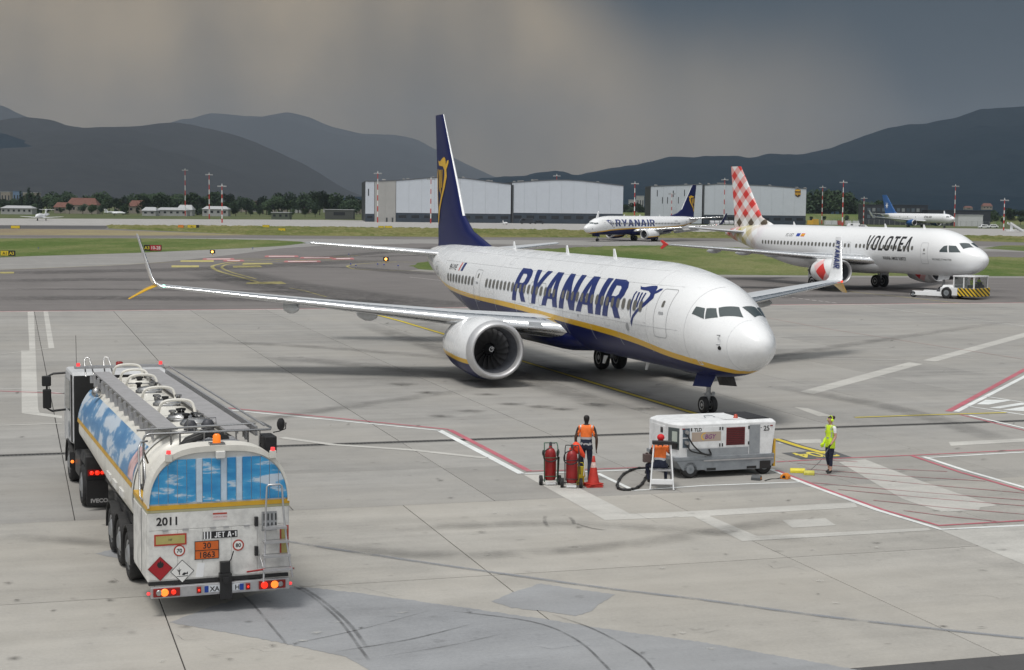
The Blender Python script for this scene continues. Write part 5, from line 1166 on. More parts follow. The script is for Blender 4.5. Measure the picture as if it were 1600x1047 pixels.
def thing_part(name,parent):
    o=bpy.data.objects.new(name,None); C.objects.link(o); o.parent=parent; return o
tanker()
# ---------------------------------------------------------------- people
SKIN={}
M['skin_dark']=mat('dark_skin',(.075,.040,.026),.5); M['skin_pale']=mat('light_skin',(.50,.30,.22),.5)
M['hair_black']=mat('black_hair',(.012,.010,.009),.7); M['hair_brown']=mat('dark_brown_hair',(.035,.018,.012),.6,bump=.4,bs=60)
M['navycloth']=mat('navy_cloth',(.018,.022,.045),.85,var=.25,vs=8,bump=.8,bs=9); M['darkshirt']=mat('dark_shirt_cloth',(.03,.028,.03),.85,var=.2,vs=8); M['whiteshirt']=mat('white_cotton',(.72,.72,.73),.85,var=.06,vs=6)
M['vest_or']=mat('orange_hi_vis_cloth',(.95,.20,.035),.7,var=.14,vs=9,bump=.7,bs=9); M['vest_ye']=mat('yellow_hi_vis_cloth',(.62,.85,.03),.7,var=.14,vs=9,bump=.7,bs=9)
M['reflect']=mat('reflective_tape',(.50,.51,.53),.4,.3); M['greentape']=mat('greenish_tape',(.38,.44,.32),.5); M['shoe']=mat('black_shoes',(.015,.014,.014),.5)
def fingers(V,E,wrist,palm,d,side,up,curl=.5):
    """V: list of (co, radius); adds four fingers and a thumb beyond the palm"""
    ip=len(V)-1
    for k in range(4):
        o=(k-1.5)*.019; ln=(.070,.082,.078,.060)[k]
        a=palm+side*o+d*.035; b=a+d*ln*.5-up*.01; c=b+d*ln*.5*(1-curl)-up*ln*.5*curl
        i=len(V); V.append((a,.0105)); V.append((b,.0095)); V.append((c,.0075)); E.extend([(ip,i),(i,i+1),(i+1,i+2)])
    a=palm+side*.038+d*-.005; b=a+side*.018+d*.035; i=len(V); V.append((a,.012)); V.append((b,.010)); V.append((b+d*.022,.0085)); E.extend([(ip,i),(i,i+1),(i+1,i+2)])
def figure(loc, rz, label, J, cls, mats, vest=None, scale=1., group=None, name='person', hands=True):
    """J: joints in metres, facing +y; cls(co, n) -> material slot of the body"""
    V=[];E=[]
    def chain(pts,start=None):
        prev=start
        for co,r in pts:
            V.append((Vector(co),r)); i=len(V)-1
            if prev is not None: E.append((prev,i))
            prev=i
        return prev
    pel=chain([(J['pelvis'],(.17,.125))]); wa=chain([(J['waist'],(.165,.115))],pel); ch=chain([(J['chest'],(.20,.125))],wa); tp=chain([(J['neckbase'],(.115,.08))],ch)
    nk=chain([(J['neck'],(.055,.058))],tp); hd=J['head']; up=J.get('headup',Vector((0,0,1))); fw=J.get('headfw',Vector((0,1,0)))
    h1=chain([(hd-up*.055+fw*.012,(.066,.078)),(hd,(.088,.102)),(hd+up*.065-fw*.006,(.085,.098)),(hd+up*.108-fw*.01,(.052,.062))],nk)
    for s,k in ((-1,'l'),(1,'r')):
        sh=chain([(J['sh'+k],.062)],tp); el=chain([(((J['sh'+k]+J['el'+k])/2),.052),(J['el'+k],.042)],sh); wr=chain([((J['el'+k]+J['wr'+k])/2,.040),(J['wr'+k],.028)],el)
        d=(J['wr'+k]-J['el'+k]).normalized(); palm=J['wr'+k]+d*.055
        chain([(palm,(.030,.022))],wr)
        if hands:
            sd=Vector((0,1,0)) if abs(d.y)<.7 else Vector((s*-1,0,0)); sd=(sd-d*sd.dot(d)).normalized(); fingers(V,E,J['wr'+k],palm,d,sd,d.cross(sd)*s*-1 if True else None,.45)
        hp=chain([(J['hp'+k],(.098,.098))],pel); kn=chain([(J['hp'+k].lerp(J['kn'+k],.5),.082),(J['kn'+k],.060)],hp); an=chain([(J['kn'+k].lerp(J['an'+k],.4),.058),(J['an'+k],.042)],kn)
        f=J.get('ft'+k, J['an'+k]+Vector((0,.15,-.045))); ft=chain([(J['an'+k].lerp(f,.45)+Vector((0,0,-.02)),(.044,.040)),(f,(.040,.028))],an); chain([(J['an'+k]+(J['an'+k]-f).normalized()*.03+Vector((0,0,-.05)),.036)],an)
    me=bpy.data.meshes.new('body'); me.from_pydata([tuple(v) for v,_ in V],E,[]); o=bpy.data.objects.new('tmpbody',me); C.objects.link(o)
    sm=o.modifiers.new('s','SKIN'); sm.use_smooth_shade=True; sm.branch_smoothing=.6
    for i,(v,r) in enumerate(V):
        rx,ry=(r if isinstance(r,tuple) else (r,r)); me.skin_vertices[0].data[i].radius=(rx,ry)
    me.skin_vertices[0].data[0].use_root=True
    ss=o.modifiers.new('u','SUBSURF'); ss.levels=2; ss.render_levels=2
    dg=bpy.context.evaluated_depsgraph_get(); dg.update(); bm_=bpy.data.meshes.new_from_object(o.evaluated_get(dg)); bpy.data.objects.remove(o)
    T=thing(name,loc,rz,label,'person',group); T.scale=(scale,)*3
    bo=bpy.data.objects.new('body',bm_); C.objects.link(bo); bo.parent=T; bm_.materials.clear()
    for m in mats: bm_.materials.append(m)
    for p in bm_.polygons: p.use_smooth=True; p.material_index=cls(p.center,p.normal)
    if vest:
        region,vmats,vm=vest; vb=MB(); idx={}
        nv=[bm_.vertices[i] for i in range(len(bm_.vertices))]
        for p in bm_.polygons:
            if region(p.center,p.normal):
                f=[]
                for i in p.vertices:
                    if i not in idx: idx[i]=len(vb.v); vb.v.append(nv[i].co+nv[i].normal*.018)
                    f.append(idx[i])
                vb.f.append(f); vb.m.append(vm(p.center)); vb.s.append(True)
        v=vb.build('hi_vis_vest',vmats,T); md=v.modifiers.new('t','SOLIDIFY'); md.thickness=.008
    return T,J
def joints(**k):
    D=dict(pelvis=(0,0,.93),waist=(0,.0,1.08),chest=(0,0,1.30),neckbase=(0,-.01,1.45),neck=(0,.0,1.53),head=(0,.02,1.65),
      shl=(-.19,0,1.43),shr=(.19,0,1.43),ell=(-.25,-.02,1.14),elr=(.25,-.02,1.14),wrl=(-.26,.05,.90),wrr=(.26,.05,.90),
      hpl=(-.09,0,.88),hpr=(.09,0,.88),knl=(-.10,.02,.49),knr=(.10,.02,.49),anl=(-.11,-.02,.09),anr=(.11,-.02,.09))
    D.update(k); return {a:Vector(b) for a,b in D.items()}
# man walking away in an orange and navy vest
J=joints(ell=(-.28,-.04,1.15),wrl=(-.27,.08,.92),elr=(.28,-.05,1.14),wrr=(.27,.03,.88),anl=(-.11,.10,.09),anr=(.09,-.12,.10),knl=(-.10,.08,.49))
def c1(c,n):
    if c.z>1.52: return 1 if (c.z>1.66 or c.y<.0) else 0
    if c.z<.11: return 4
    if c.z<.90 and abs(c.x)<.235: return 3
    if abs(c.x)>.20 and c.z<1.30: return 0
    return 2
figure(G(915,751.5),R(-6),'man in an orange and navy vest standing with his back to the camera',J,c1,[M['skin_dark'],M['hair_black'],M['darkshirt'],M['navycloth'],M['shoe']],
  (lambda c,n: .84<c.z<1.50 and abs(c.x)<.225-(.03 if c.z>1.35 else 0),[M['vest_or'],M['navycloth'],M['reflect']],
   lambda c: 2 if (1.13<c.z<1.17 or .98<c.z<1.02 or (.135<abs(c.x)<.16 and c.z>1.15)) else (0 if c.z>1.15 else 1)),1.03)
# woman in a yellow vest and ear defenders, seen side-on
J=joints(ell=(-.24,.0,1.15),wrl=(-.22,.16,.92),elr=(.22,-.04,1.15),wrr=(.20,.10,.92),anl=(-.12,.05,.09),anr=(.11,-.10,.09),knl=(-.10,.04,.49))
def c2(c,n):
    if c.z>1.50:
        return 1 if (c.z>1.70 or c.y<-.005 and c.z>1.56) else 0
    if c.z<.115: return 4
    if c.z<.24 and abs(c.x)<.2: return 0
    if c.z<.92 and abs(c.x)<.185: return 3
    if c.z<.93: return 5
    if abs(c.x)>.20 and c.z<1.27: return 0
    return 2
wt,wj=figure(G(1296,739.5),R(118),'woman in a yellow vest and green ear defenders holding a rope',J,c2,[M['skin_pale'],M['hair_brown'],M['whiteshirt'],M['navycloth'],M['shoe'],M['black']],
  (lambda c,n: .80<c.z<1.49 and abs(c.x)<.205-(.05 if c.z>1.30 else 0),[M['vest_ye'],M['greentape']],lambda c: 1 if 1.10<c.z<1.145 or (.10<abs(c.x)<.125 and c.z>1.12) else 0),.925)
b=MB()
for s in (-1,1): b.lathe([(0,.045),(.035,.045),(.05,.03)],(s*.075,.02,1.65),(s,0,0),16)
b.tube([(-.09,.02,1.68),(-.08,.01,1.75),(0,0,1.79),(.08,.01,1.75),(.09,.02,1.68)],.010,6); b.build('ear_defenders',M['vest_ye'],wt)
b=MB(); b.ball((0,-.10,1.72),.055,7); b.ball((0,-.03,1.70),.088,7,0,(1,1,.9)); b.build('hair_bun',M['hair_brown'],wt)
b=MB(); b.ball((0,.112,1.645),.014,5); b.build('nose',M['skin_pale'],wt)
# seated man in a red cap on the step ladder
J=joints(pelvis=(0,0,.62),waist=(0,.05,.76),chest=(0,.12,.96),neckbase=(0,.17,1.10),neck=(0,.20,1.17),head=(0,.25,1.28),shl=(-.19,.15,1.08),shr=(.19,.15,1.08),
 ell=(-.28,.28,.86),elr=(.24,.34,.90),wrl=(-.27,.50,.80),wrr=(.16,.55,.98),hpl=(-.10,.03,.58),hpr=(.10,.03,.58),knl=(-.36,.30,.58),knr=(.14,.46,.56),anl=(-.30,.26,.16),anr=(.14,.42,.16))
def c3(c,n):
    if c.z>1.14 and c.y>.12: return 1 if c.z>1.26 else 0
    if c.z<.19: return 4
    if c.z<.62 or (c.y>.15 and c.z<.70): return 3
    if c.y>.36: return 0
    return 2
sx0=G(1031,764); seat,_j=figure(sx0+Vector((0,.12,.0)),R(-8),'crouching man in a red cap and orange vest facing the power unit',J,c3,[M['skin_dark'],M['hair_black'],M['darkshirt'],M['navycloth'],M['shoe']],
  (lambda c,n: .56<c.z<1.12 and abs(c.x)<.215 and c.y<.26,[M['vest_or'],M['navycloth'],M['reflect']],lambda c: 0 if c.z>.80 else (2 if .77<c.z<=.80 else 1)))
b=MB(); b.ball((0,.245,1.335),.108,8,0,(.95,1.05,.85)); b.box(-.07,.07,.32,.42,1.32,1.335); b.build('red_cap',mat('red_cap_cloth',(.62,.015,.02),.7),seat)
# ---------------------------------------------------------------- step ladder
t=thing('step_ladder',G(1034,766),R(-3),'silver folding step ladder behind the crouching man','ladder')
for s in (-1,1):
    b=MB(); b.tube([(s*.31,-.05,.02),(s*.22,.20,1.24)],.022,8); b.build('front_rail',M['white'],t)
    b=MB(); b.tube([(s*.29,.95,.02),(s*.2,.30,1.22)],.018,6); b.build('rear_rail',M['alu'],t)
for z in (.27,):
    b=MB(); b.box(-.29,.29,-.05,.08,z-.11,z+.02); b.build('step',M['white'],t,bev=.01)
b=MB(); b.box(-.25,.25,.05,.30,.50,.53); b.build('step',M['alu'],t)
b=MB(); b.box(-.27,.27,.10,.30,1.20,1.29); b.build('top_tray',M['black'],t,bev=.015)
# ---------------------------------------------------------------- ground power unit
M['gpu']=mat('ground_unit_white',(.74,.75,.755),.4,var=.16,vs=3.5); M['gpugrey']=mat('ground_unit_chassis_grey',(.26,.28,.30),.5,.2,var=.18,vs=3); M['gpuside']=mat('ground_unit_grey_panel',(.30,.32,.34),.5,.2,var=.12)
t=thing('ground_power_unit',(4.50,43.66,0),R(20),'white ground power unit on a grey trailer with a dark red vent','power unit')
plan=[(.20,0),(3.05,0),(3.05,1.8),(.12,1.8),(0,1.62),(0,.42)]
b=MB(); n=len(plan)
lo=[(x,y,.60) for x,y in plan]; hi=[(x+(.12 if x>3 else 0),y,1.49) for x,y in plan]; top=[(.30,.10,1.56),(3.10,.09,1.56),(3.10,1.66,1.56),(.24,1.66,1.56),(.16,1.55,1.54),(.16,.48,1.54)]
b.rings([lo,hi,top],0,True,True,False); b.build('housing',M['gpu'],t,bev=.02)
b=MB(); b.box(.02,3.12,-.04,1.84,.50,.60); b.prism([(.06,.50),(.28,.22),(.95,.22),(1.0,.18),(2.95,.18),(3.12,.34),(3.12,.50)],'y',-.03,1.83); b.build('chassis',M['gpugrey'],t,bev=.01)
b=MB(); b.box(.9,3.08,-.048,-.032,.46,.50); b.build('rub_rail',M['alu'],t)
for x0,x1 in ((1.0,1.28),(2.25,2.55)): b=MB(); b.box(x0,x1,-.04,-.028,.20,.27); b.build('fork_pocket',M['black'],t)
b=MB(); b.box(2.66,3.0,-.035,-.02,.18,.40); b.build('wheel_opening',M['black'],t)
def small_wheel(par,x,y,r,w,nm='wheel'):
    g=MB(); g.lathe([(-w/2,r*.8),(-w*.4,r*.97),(0,r),(w*.4,r*.97),(w/2,r*.8)],(x,y,r),(0,1,0),24); o=g.build(nm,M['rubber'],par)
    g=MB(); g.lathe([(-w*.52,r*.15),(-w*.50,r*.3),(-w*.44,r*.5),(-w*.52,r*.48)],(x,y,r),(0,1,0),18); g.build('rim',M['gpugrey'],o); return o
for x,y in ((.50,.07),(2.86,.16),(.50,1.7),(2.86,1.7)): small_wheel(t,x,y,.25,.2)
Fy=lambda d:-d
def pan(name,x0,x1,z0,z1,m,d=.008,par=t,bev=.0): b=MB(); b.box(x0,x1,-d,.004,z0,z1); return b.build(name,m,par,bev=bev)
pan('side_door',.52,1.44,.83,1.42,M['gpu'],.010,bev=.004); pan('side_door',1.46,2.32,.83,1.42,M['gpu'],.010,bev=.004); pan('lower_sill',.40,2.30,.61,.81,M['gpuside'],.012); pan('grey_panel',2.33,2.66,.61,1.43,M['gpuside'],.011)
o=pan('tan_band',.53,1.43,1.02,1.28,mat('tan_band_print',(.42,.34,.28),.5),.012); 
arc=[(1.0+.13*math.cos(R(a)),1.15+.11*math.sin(R(a))) for a in range(80,260,15)]+[(1.0+.10*math.cos(R(a)),1.155+.085*math.sin(R(a))) for a in range(255,75,-15)]
decal('yellow_arc',flat([arc]),lambda u,v:(u-.05,-.0135,v),M['yellow'],o); decal('logo_letters',words('BGY',.17,off=.004,shear=.2),lambda u,v:(.93+u,-.0138,1.09+v),mat('violet_print',(.22,.05,.20),.5),o)
decal('maker_letters',words('TLD',.13,off=.005),lambda u,v:(.60+u,-.0115,1.305+v),M['blacktext'],t)
o=pan('vent_frame',1.60,2.18,.88,1.38,mat('dark_red_vent',(.16,.012,.016),.5,var=.3,vs=4),.016)
for k in range(9): b=MB(); b.box(1.62,2.16,-.026,-.016,.90+k*.052,.925+k*.052); b.build('louvre',mat('louvre_maroon',(.07,.012,.014),.5),o)
decal('unit_number',words('25',.20,off=.003),lambda u,v:(2.76+u,-.022,1.25+v) ,M['blacktext'],t)
decal('dash_mark',flat([[(2.67,1.33),(2.72,1.33),(2.72,1.345),(2.67,1.345)]]),lambda u,v:(u,-.012,v),M['blacktext'],t)
for x,z in ((1.40,1.36),(1.48,1.36),(1.40,.90),(1.48,.90),(2.30,1.36),(2.30,.92),(.52,1.36)): b=MB(); b.box(x-.018,x+.018,-.022,-.010,z-.045,z+.045); b.build('hinge',M['black'],t)
for z0 in (1.15,.86):
    o=pan('socket_recess',.26,.47,z0,z0+.25,mat('socket_blue_grey',(.09,.12,.15),.5),.008); b=MB(); b.lathe([(0,.07),(.05,.06),(.09,.05)],(.365,-.008,z0+.14),(0,-1,0),14); b.build('socket',M['chrome'],o)
b=MB()
for dz in (0,.28): b.tube(cat_rom([(.37,-.06,1.24-dz),(.42,-.12,1.10-dz),(.55,-.12,.92-dz*.6),(.80,-.08,.72-dz*.1),(1.05,-.05,.64),(1.12,-.05,.66),(1.05,-.05,.80)],5),.022,7)
b.build('power_cable',M['hose'],t)
for k,(x,y) in enumerate(((.20,0),)):
    pass
# chamfered control corner
cx=Vector((-.20,.42,0)).normalized(); nx_=Vector((-.42,-.20,0)).normalized()
def corner(name,u0,u1,z0,z1,m,d=.008):
    p=Vector((.20,0,0)); b=MB(); q=[p+cx*u0+nx_*d,p+cx*u1+nx_*d]; r=[p+cx*u0-nx_*.004,p+cx*u1-nx_*.004]
    vs=[(*q[0].xy,z0),(*q[1].xy,z0),(*q[1].xy,z1),(*q[0].xy,z1),(*r[0].xy,z0),(*r[1].xy,z0),(*r[1].xy,z1),(*r[0].xy,z1)]
    b.add(vs,[(0,1,2,3),(7,6,5,4),(1,0,4,5),(2,1,5,6),(3,2,6,7),(0,3,7,4)]); return b.build(name,m,t)
corner('control_panel',.05,.44,.80,1.40,M['cockpit']); corner('panel_face',.12,.30,1.02,1.30,mat('pale_screen',(.45,.5,.45),.4),.014); corner('control_box',.10,.40,.84,.98,M['black'],.05)
b=MB(); b.box(-.012,.01,.55,1.5,.75,1.40); b.build('end_door',M['gpu'],t,bev=.004); b=MB(); b.box(-.02,-.01,.7,.85,1.2,1.35); b.build('end_label',M['blacktext'],t)
b=MB(); b.box(2.35,3.06,.20,1.60,1.562,1.575); o=b.build('roof_vent',M['black'],t)
for k in range(10): b=MB(); b.box(2.37+k*.068,2.40+k*.068,.22,1.58,1.575,1.59); b.build('vent_bar',mat('vent_bar_grey',(.05,.05,.055),.5),o)
b=MB(); b.box(1.7,2.3,.3,1.5,1.561,1.568); b.build('roof_hatch',M['gpu'],t)
b=MB(); b.lathe([(0,.07),(.02,.07),(.03,.055),(.09,.05),(.11,.02)],(2.15,.5,1.565),(0,0,1),14); b.build('beacon',mat('dull_red_beacon',(.45,.06,.03),.35),t)
b=MB(); b.tube([(1.3,.7,1.58),(1.35,.9,1.60),(1.6,.9,1.60),(1.62,.75,1.58)],.012,6); b.build('roof_handle',M['gpuside'],t)
for x in (.24,2.98): b=MB(); b.box(x,x+.08,-.014,-.002,1.37,1.40); b.build('marker_lens',M['lampdark'],t)
b=MB(); b.box(3.12,3.18,.02,.10,.22,1.0); b.build('yellow_strut',M['gold'],t)
# cable lying in a loop on the ground
cab_pts=[G(1012,733),G(990,735),G(973,744),G(964.5,759),G(969,766),G(988,766.5),G(1001,760),G(1009,748),G(1014,738)]
P=cat_rom([p+Vector((0,0,.035)) for p in cab_pts],8)
P+=cat_rom([P[-1],Vector((3.72,43.3,.25)),Vector((3.78,43.2,.55)),Vector((3.95,43.1,.80))],5)
b=MB(); b.tube(P,.034,8)
o=tag(b.build('power_cable',M['hose']),'thick black power cable looped on the ground left of the ladder','cable')
for k in range(0,len(P)-8,5):
    b=MB(); d=(P[k+1]-P[k]).normalized(); b.cyl(P[k]-d*.035,P[k]+d*.035,.046,n=8); b.build('cable_clip',M['black'],o)
kb=seat.location; t=thing('tool_box',(kb.x-.33,kb.y+.22,.665),R(10),'dark box resting on the knee of the crouching man','box'); b=MB(); b.box(-.10,.10,-.09,.09,0,.22); b.box(-.04,.04,-.012,.012,.22,.26); b.build('box',mat('brown_grey_box',(.10,.07,.065),.6),t,bev=.01)
# ---------------------------------------------------------------- wheeled extinguishers
def extinguisher(loc,rz,label,fm,green):
    t=thing('wheeled_extinguisher',loc,rz,label,'fire extinguisher','wheeled fire extinguishers by the standing man')
    b=MB(); b.lathe([(0,.10),(.03,.14),(.08,.155),(.66,.155),(.76,.14),(.84,.10),(.88,.045),(.93,.04)],(0,0,.13),(0,0,1),28); b.build('cylinder',M['red'],t)
    b=MB(); b.box(-.035,.035,-.035,.035,1.06,1.12); b.cyl((0,0,1.12),(0,0,1.16),.03,n=10); b.tube([(0,0,1.13),(.12,-.02,1.13)],.012,6); b.build('valve',M['darkmetal'],t)
    b=MB()
    for s in (-1,1): b.tube([(s*.17,-.12,.10),(s*.185,-.13,.9),(s*.18,-.10,1.06),(s*.17,0,1.14)],.014,6)
    b.tube([(-.17,0,1.14),(.17,0,1.14)],.014,6)
    for z in (.26,.76): b.tube([(-.18,-.13,z),(-.17,-.18,z),(0,-.19,z),(.17,-.18,z),(.18,-.13,z)],.012,6)
    b.tube([(-.24,0,.13),(.24,0,.13)],.015,6); b.build('cart_frame',fm,t)
    for s in (-1,1):
        b=MB(); b.lathe([(-.045,.10),(-.04,.13),(.04,.13),(.045,.10)],(s*.25,0,.13),(1,0,0),20); o=b.build('wheel',M['rubber'],t); b=MB(); b.lathe([(-.05,.02),(-.048,.06),(.048,.06),(.05,.02)],(s*.25,0,.13),(1,0,0),14); b.build('hub',M['gearmetal'],o)
    b=MB(); b.tube(cat_rom([(.02,-.19,1.05),(-.17,-.2,.95),(-.2,-.19,.75),(-.05,-.2,.66),(.13,-.21,.72),(.2,-.2,.9),(.19,-.1,.98),(.2,.05,.8),(.22,.1,.35)],6),.016,6); b.build('hose',M['hose'],t)
    if green:
        b=MB(); b.cyl((.22,.08,.25),(.24,.06,.75),.022,n=8); b.ball((-.19,.05,.86),.055,6,0,(.6,1,1.6)); b.ball((.2,.05,.84),.06,6,0,(.6,1,1.6)); b.build('nozzle',M['black'],t)
    b=MB(); b.box(-.13,.13,-.14,-.10,.03,.09); b.build('plate_label',M['white'],t); return t
extinguisher(G(859.5,757.5),R(6),'red wheeled extinguisher in a green frame, leftmost of the pair',mat('dark_green_frame',(.03,.10,.06),.5),True)
e2=extinguisher(G(893,762),R(-4),'red wheeled extinguisher with an orange bag on top, beside the man',M['black'],False)
q=G(902,762); t=thing('orange_bag',(q.x+.02,q.y+.12,0),0,'crumpled orange bag lying on the second wheeled extinguisher','bag')
b=MB(); rs=[]; rq=random.Random(2)
for i in range(9):
    a=i/8; z=.98+.10*math.sin(a*PI); r=.05+.10*math.sin(a*PI); rs.append([(-.24+.42*a,.02+r*(.9+.25*rq.random())*math.cos(2*PI*k/12),z-(.16*a*a)+r*(.9+.3*rq.random())*math.sin(2*PI*k/12)) for k in range(12)])
b.rings(rs); b.build('bag_cloth',mat('orange_red_cloth',(.85,.07,.02),.6),t)
b=MB(); b.tube([(.14,.0,.90),(.17,.02,.6),(.15,.0,.3)],.012,6); b.build('strap',M['white'],t)
t=thing('yellow_chock_bag',G(909,760)+Vector((-.03,.25,0)),R(5),'yellow plastic carrier standing between the extinguisher and the man','bag')
b=MB(); b.box(-.13,.13,-.06,.06,.22,.50,top=(.03,.02)); b.tube([(-.1,0,.5),(-.06,0,.60),(.06,0,.60),(.1,0,.5)],.012,6); b.box(-.10,.10,-.05,.05,0,.22); b.build('carrier',mat('yellow_plastic',(.72,.60,.02),.45,var=.1),t,bev=.01)
# cones stacked beside the man
t=thing('traffic_cone',G(927,760),R(12),'faded red traffic cone stack with a worn white collar','cone')
M['cone']=mat('faded_red_cone_plastic',(.50,.035,.022),.6,var=.22,vs=6)
for k in range(3):
    z=k*.035; b=MB(); b.box(-.22+k*.01,.22-k*.01,-.22+k*.01,.22-k*.01,z,z+.028); b.build('cone_base',M['cone'],t,bev=.01).rotation_euler.z=k*.2
b=MB(); b.lathe([(.10,.165),(.16,.15),(.50,.085),(.52,.081)],(0,0,0),(0,0,1),20); b.lathe([(.66,.052),(.82,.028),(.83,.01)],(0,0,0),(0,0,1),20); b.build('cone_shell',M['cone'],t)
b=MB(); b.lathe([(.52,.082),(.66,.053)],(0,0,0),(0,0,1),20,0,False); b.build('white_collar',mat('worn_white_collar',(.66,.50,.46),.6,var=.5,vs=14),t)
# ---------------------------------------------------------------- chocks and rope
def chock(name,loc,rz,label,m,L,r,core):
    t=thing(name,loc,rz,label,'wheel chock'); b=MB(); n=6
    b.prism([(-r,0),(-r*.95,r*.7),(-r*.35,r*1.25),(r*.35,r*1.25),(r*.95,r*.7),(r,0)],'x',-L/2,L/2); b.build('chock_body',m,t,bev=.012)
    b=MB(); b.prism([(-r*.5,.03),(-r*.2,r*.9),(r*.2,r*.9),(r*.5,.03)],'x',-L/2-.004,-L/2+.002); b.prism([(-r*.5,.03),(-r*.2,r*.9),(r*.2,r*.9),(r*.5,.03)],'x',L/2-.002,L/2+.004); b.build('end_hollow',core,t); return t
yel=mat('yellow_rubber',(.72,.62,.04),.5,var=.1,vs=8); oye=mat('olive_yellow_rubber',(.52,.48,.08),.6,var=.2,vs=8); orr=mat('orange_rubber',(.72,.24,.02),.5,var=.15,vs=8)
chock('wheel_chock',G(1246,738.5),R(-8),'bright yellow wheel chock lying on the red line',yel,.42,.10,M['gearmetal'])
chock('wheel_chock',G(1264,742),R(-10),'olive yellow wheel chock nearest the woman',oye,.30,.10,mat('brown_rubber',(.10,.06,.03),.6))
chock('wheel_chock',G(1182,750),R(-25),'dark grey wheel chock with an orange end',mat('dark_rubber',(.07,.075,.08),.6),.26,.11,orr); chock('wheel_chock',G(1227,748),R(60),'orange wheel chock between the yellow and the dark one',orr,.22,.12,M['black'])
P=[G(1195,752)+Vector((0,0,.02)),G(1205,749)+Vector((0,0,.01)),G(1215,748.5)+Vector((0,0,.01)),G(1224,748)+Vector((0,0,.06))]
b=MB(); b.tube(cat_rom(P,5),.012,5); tag(b.build('rope',M['hose']),'short dark rope joining the dark and orange chocks','rope')
hnd=wt.matrix_basis@Vector((-.21,.20,.87)); hnd=Matrix.Translation(wt.location)@Matrix.Rotation(wt.rotation_euler.z,4,'Z')@Matrix.Scale(.925,4)@Vector((-.215,.20,.86))
b=MB(); b.tube([hnd,hnd.lerp(G(1266,741),.5)+Vector((0,0,-.03)),G(1266,741)+Vector((0,0,.12))],.012,5); tag(b.build('rope',mat('grey_rope',(.22,.22,.22),.8)),'grey rope from the woman hand down to the yellow chocks','rope')
# ---------------------------------------------------------------- low tow tractor under the white jet
tw=thing('aircraft_tug',(36.9,136.6,0),math.atan2(-.66,.75),'low white aircraft tractor with yellow and black stripes under the nose','aircraft tractor')
for s in (-1,1): b=MB(); b.box(-2.4,.9,min(s*.75,s*1.35),max(s*.75,s*1.35),.18,.55,top=(.1,.05)); b.build('cradle_arm',M['white'],tw,bev=.03); small_wheel(tw,-2.2,s*1.2,.26,.28); small_wheel(tw,.9,s*1.2,.5,.4)
b=MB(); b.box(-.3,.2,-.8,.8,.2,.75); b.cyl((-.1,-.6,.75),(.1,.6,.75),.12,n=10); b.build('nose_clamp',M['darkmetal'],tw,bev=.03)
b=MB(); b.box(.3,3.4,-1.35,1.35,.28,.95); b.box(.35,1.4,-1.2,1.2,.95,1.15,top=(.1,.1)); b.build('hull',M['white'],tw,bev=.04)
st=bpy.data.materials.new('yellow_black_stripes'); st.use_nodes=True; tt=st.node_tree; c_=N(tt,'ShaderNodeTexCoord'); s_=N(tt,'ShaderNodeSeparateXYZ'); tt.links.new(c_.outputs['Object'],s_.inputs[0])
v_=MATH(tt,'LESS_THAN',MATH(tt,'MODULO',MATH(tt,'ADD',MATH(tt,'ADD',MATH(tt,'ADD',s_.outputs[0],MATH(tt,'MULTIPLY',s_.outputs[1],.5)),s_.outputs[2]),30),.36),.18); tt.links.new(MIX(tt,v_,(.02,.02,.02),(.80,.55,.03)),tt.nodes['Principled BSDF'].inputs['Base Color'])
b=MB(); b.box(3.4,3.5,-1.38,1.38,.25,.95); b.box(1.9,3.4,-1.40,-1.352,.28,.95); b.build('striped_skirt',st,tw)
b=MB()
for x,y in ((1.5,-1.25),(3.3,-1.25),(1.5,1.25),(3.3,1.25),(2.4,-1.25)): b.box(x-.05,x+.05,y-.05,y+.05,.95,1.9)
b.build('cab_posts',M['white'],tw); b=MB(); b.box(1.4,3.42,-1.34,1.34,1.88,1.98); b.build('cab_roof',M['white'],tw,bev=.03)
gl=bpy.data.materials.new('cab_glass'); gl.use_nodes=True; g_=gl.node_tree; pr=g_.nodes['Principled BSDF']; pr.inputs['Base Color'].default_value=(.1,.12,.12,1); pr.inputs['Roughness'].default_value=.05; tr=N(g_,'ShaderNodeBsdfTransparent'); mm=N(g_,'ShaderNodeMixShader',i_0=.3); g_.links.new(tr.outputs[0],mm.inputs[1]); g_.links.new(pr.outputs[0],mm.inputs[2]); g_.links.new(mm.outputs[0],g_.nodes['Material Output'].inputs[0])
for a in ((1.55,2.35,-1.26,-1.25),(2.45,3.25,-1.26,-1.25),(3.30,3.31,-1.2,1.2),(1.49,1.50,-1.2,1.2)): b=MB(); b.box(*a,.97,1.87); b.build('cab_window',gl,tw)
b=MB(); b.box(2.6,3.1,-1.0,-.35,.95,1.2); b.box(2.6,3.1,.35,1.0,.95,1.2); b.box(2.95,3.3,-.3,.3,.95,1.45); b.build('seats',M['black'],tw)
Jd=joints(pelvis=(0,0,.45),waist=(0,.0,.58),chest=(0,0,.76),neckbase=(0,0,.90),neck=(0,0,.96),head=(0,.02,1.07),shl=(-.19,0,.88),shr=(.19,0,.88),ell=(-.25,.1,.65),elr=(.25,.1,.65),wrl=(-.2,.35,.62),wrr=(.2,.35,.62),hpl=(-.1,.05,.42),hpr=(.1,.05,.42),knl=(-.12,.4,.42),knr=(.12,.4,.42),anl=(-.12,.42,.08),anr=(.12,.42,.08))
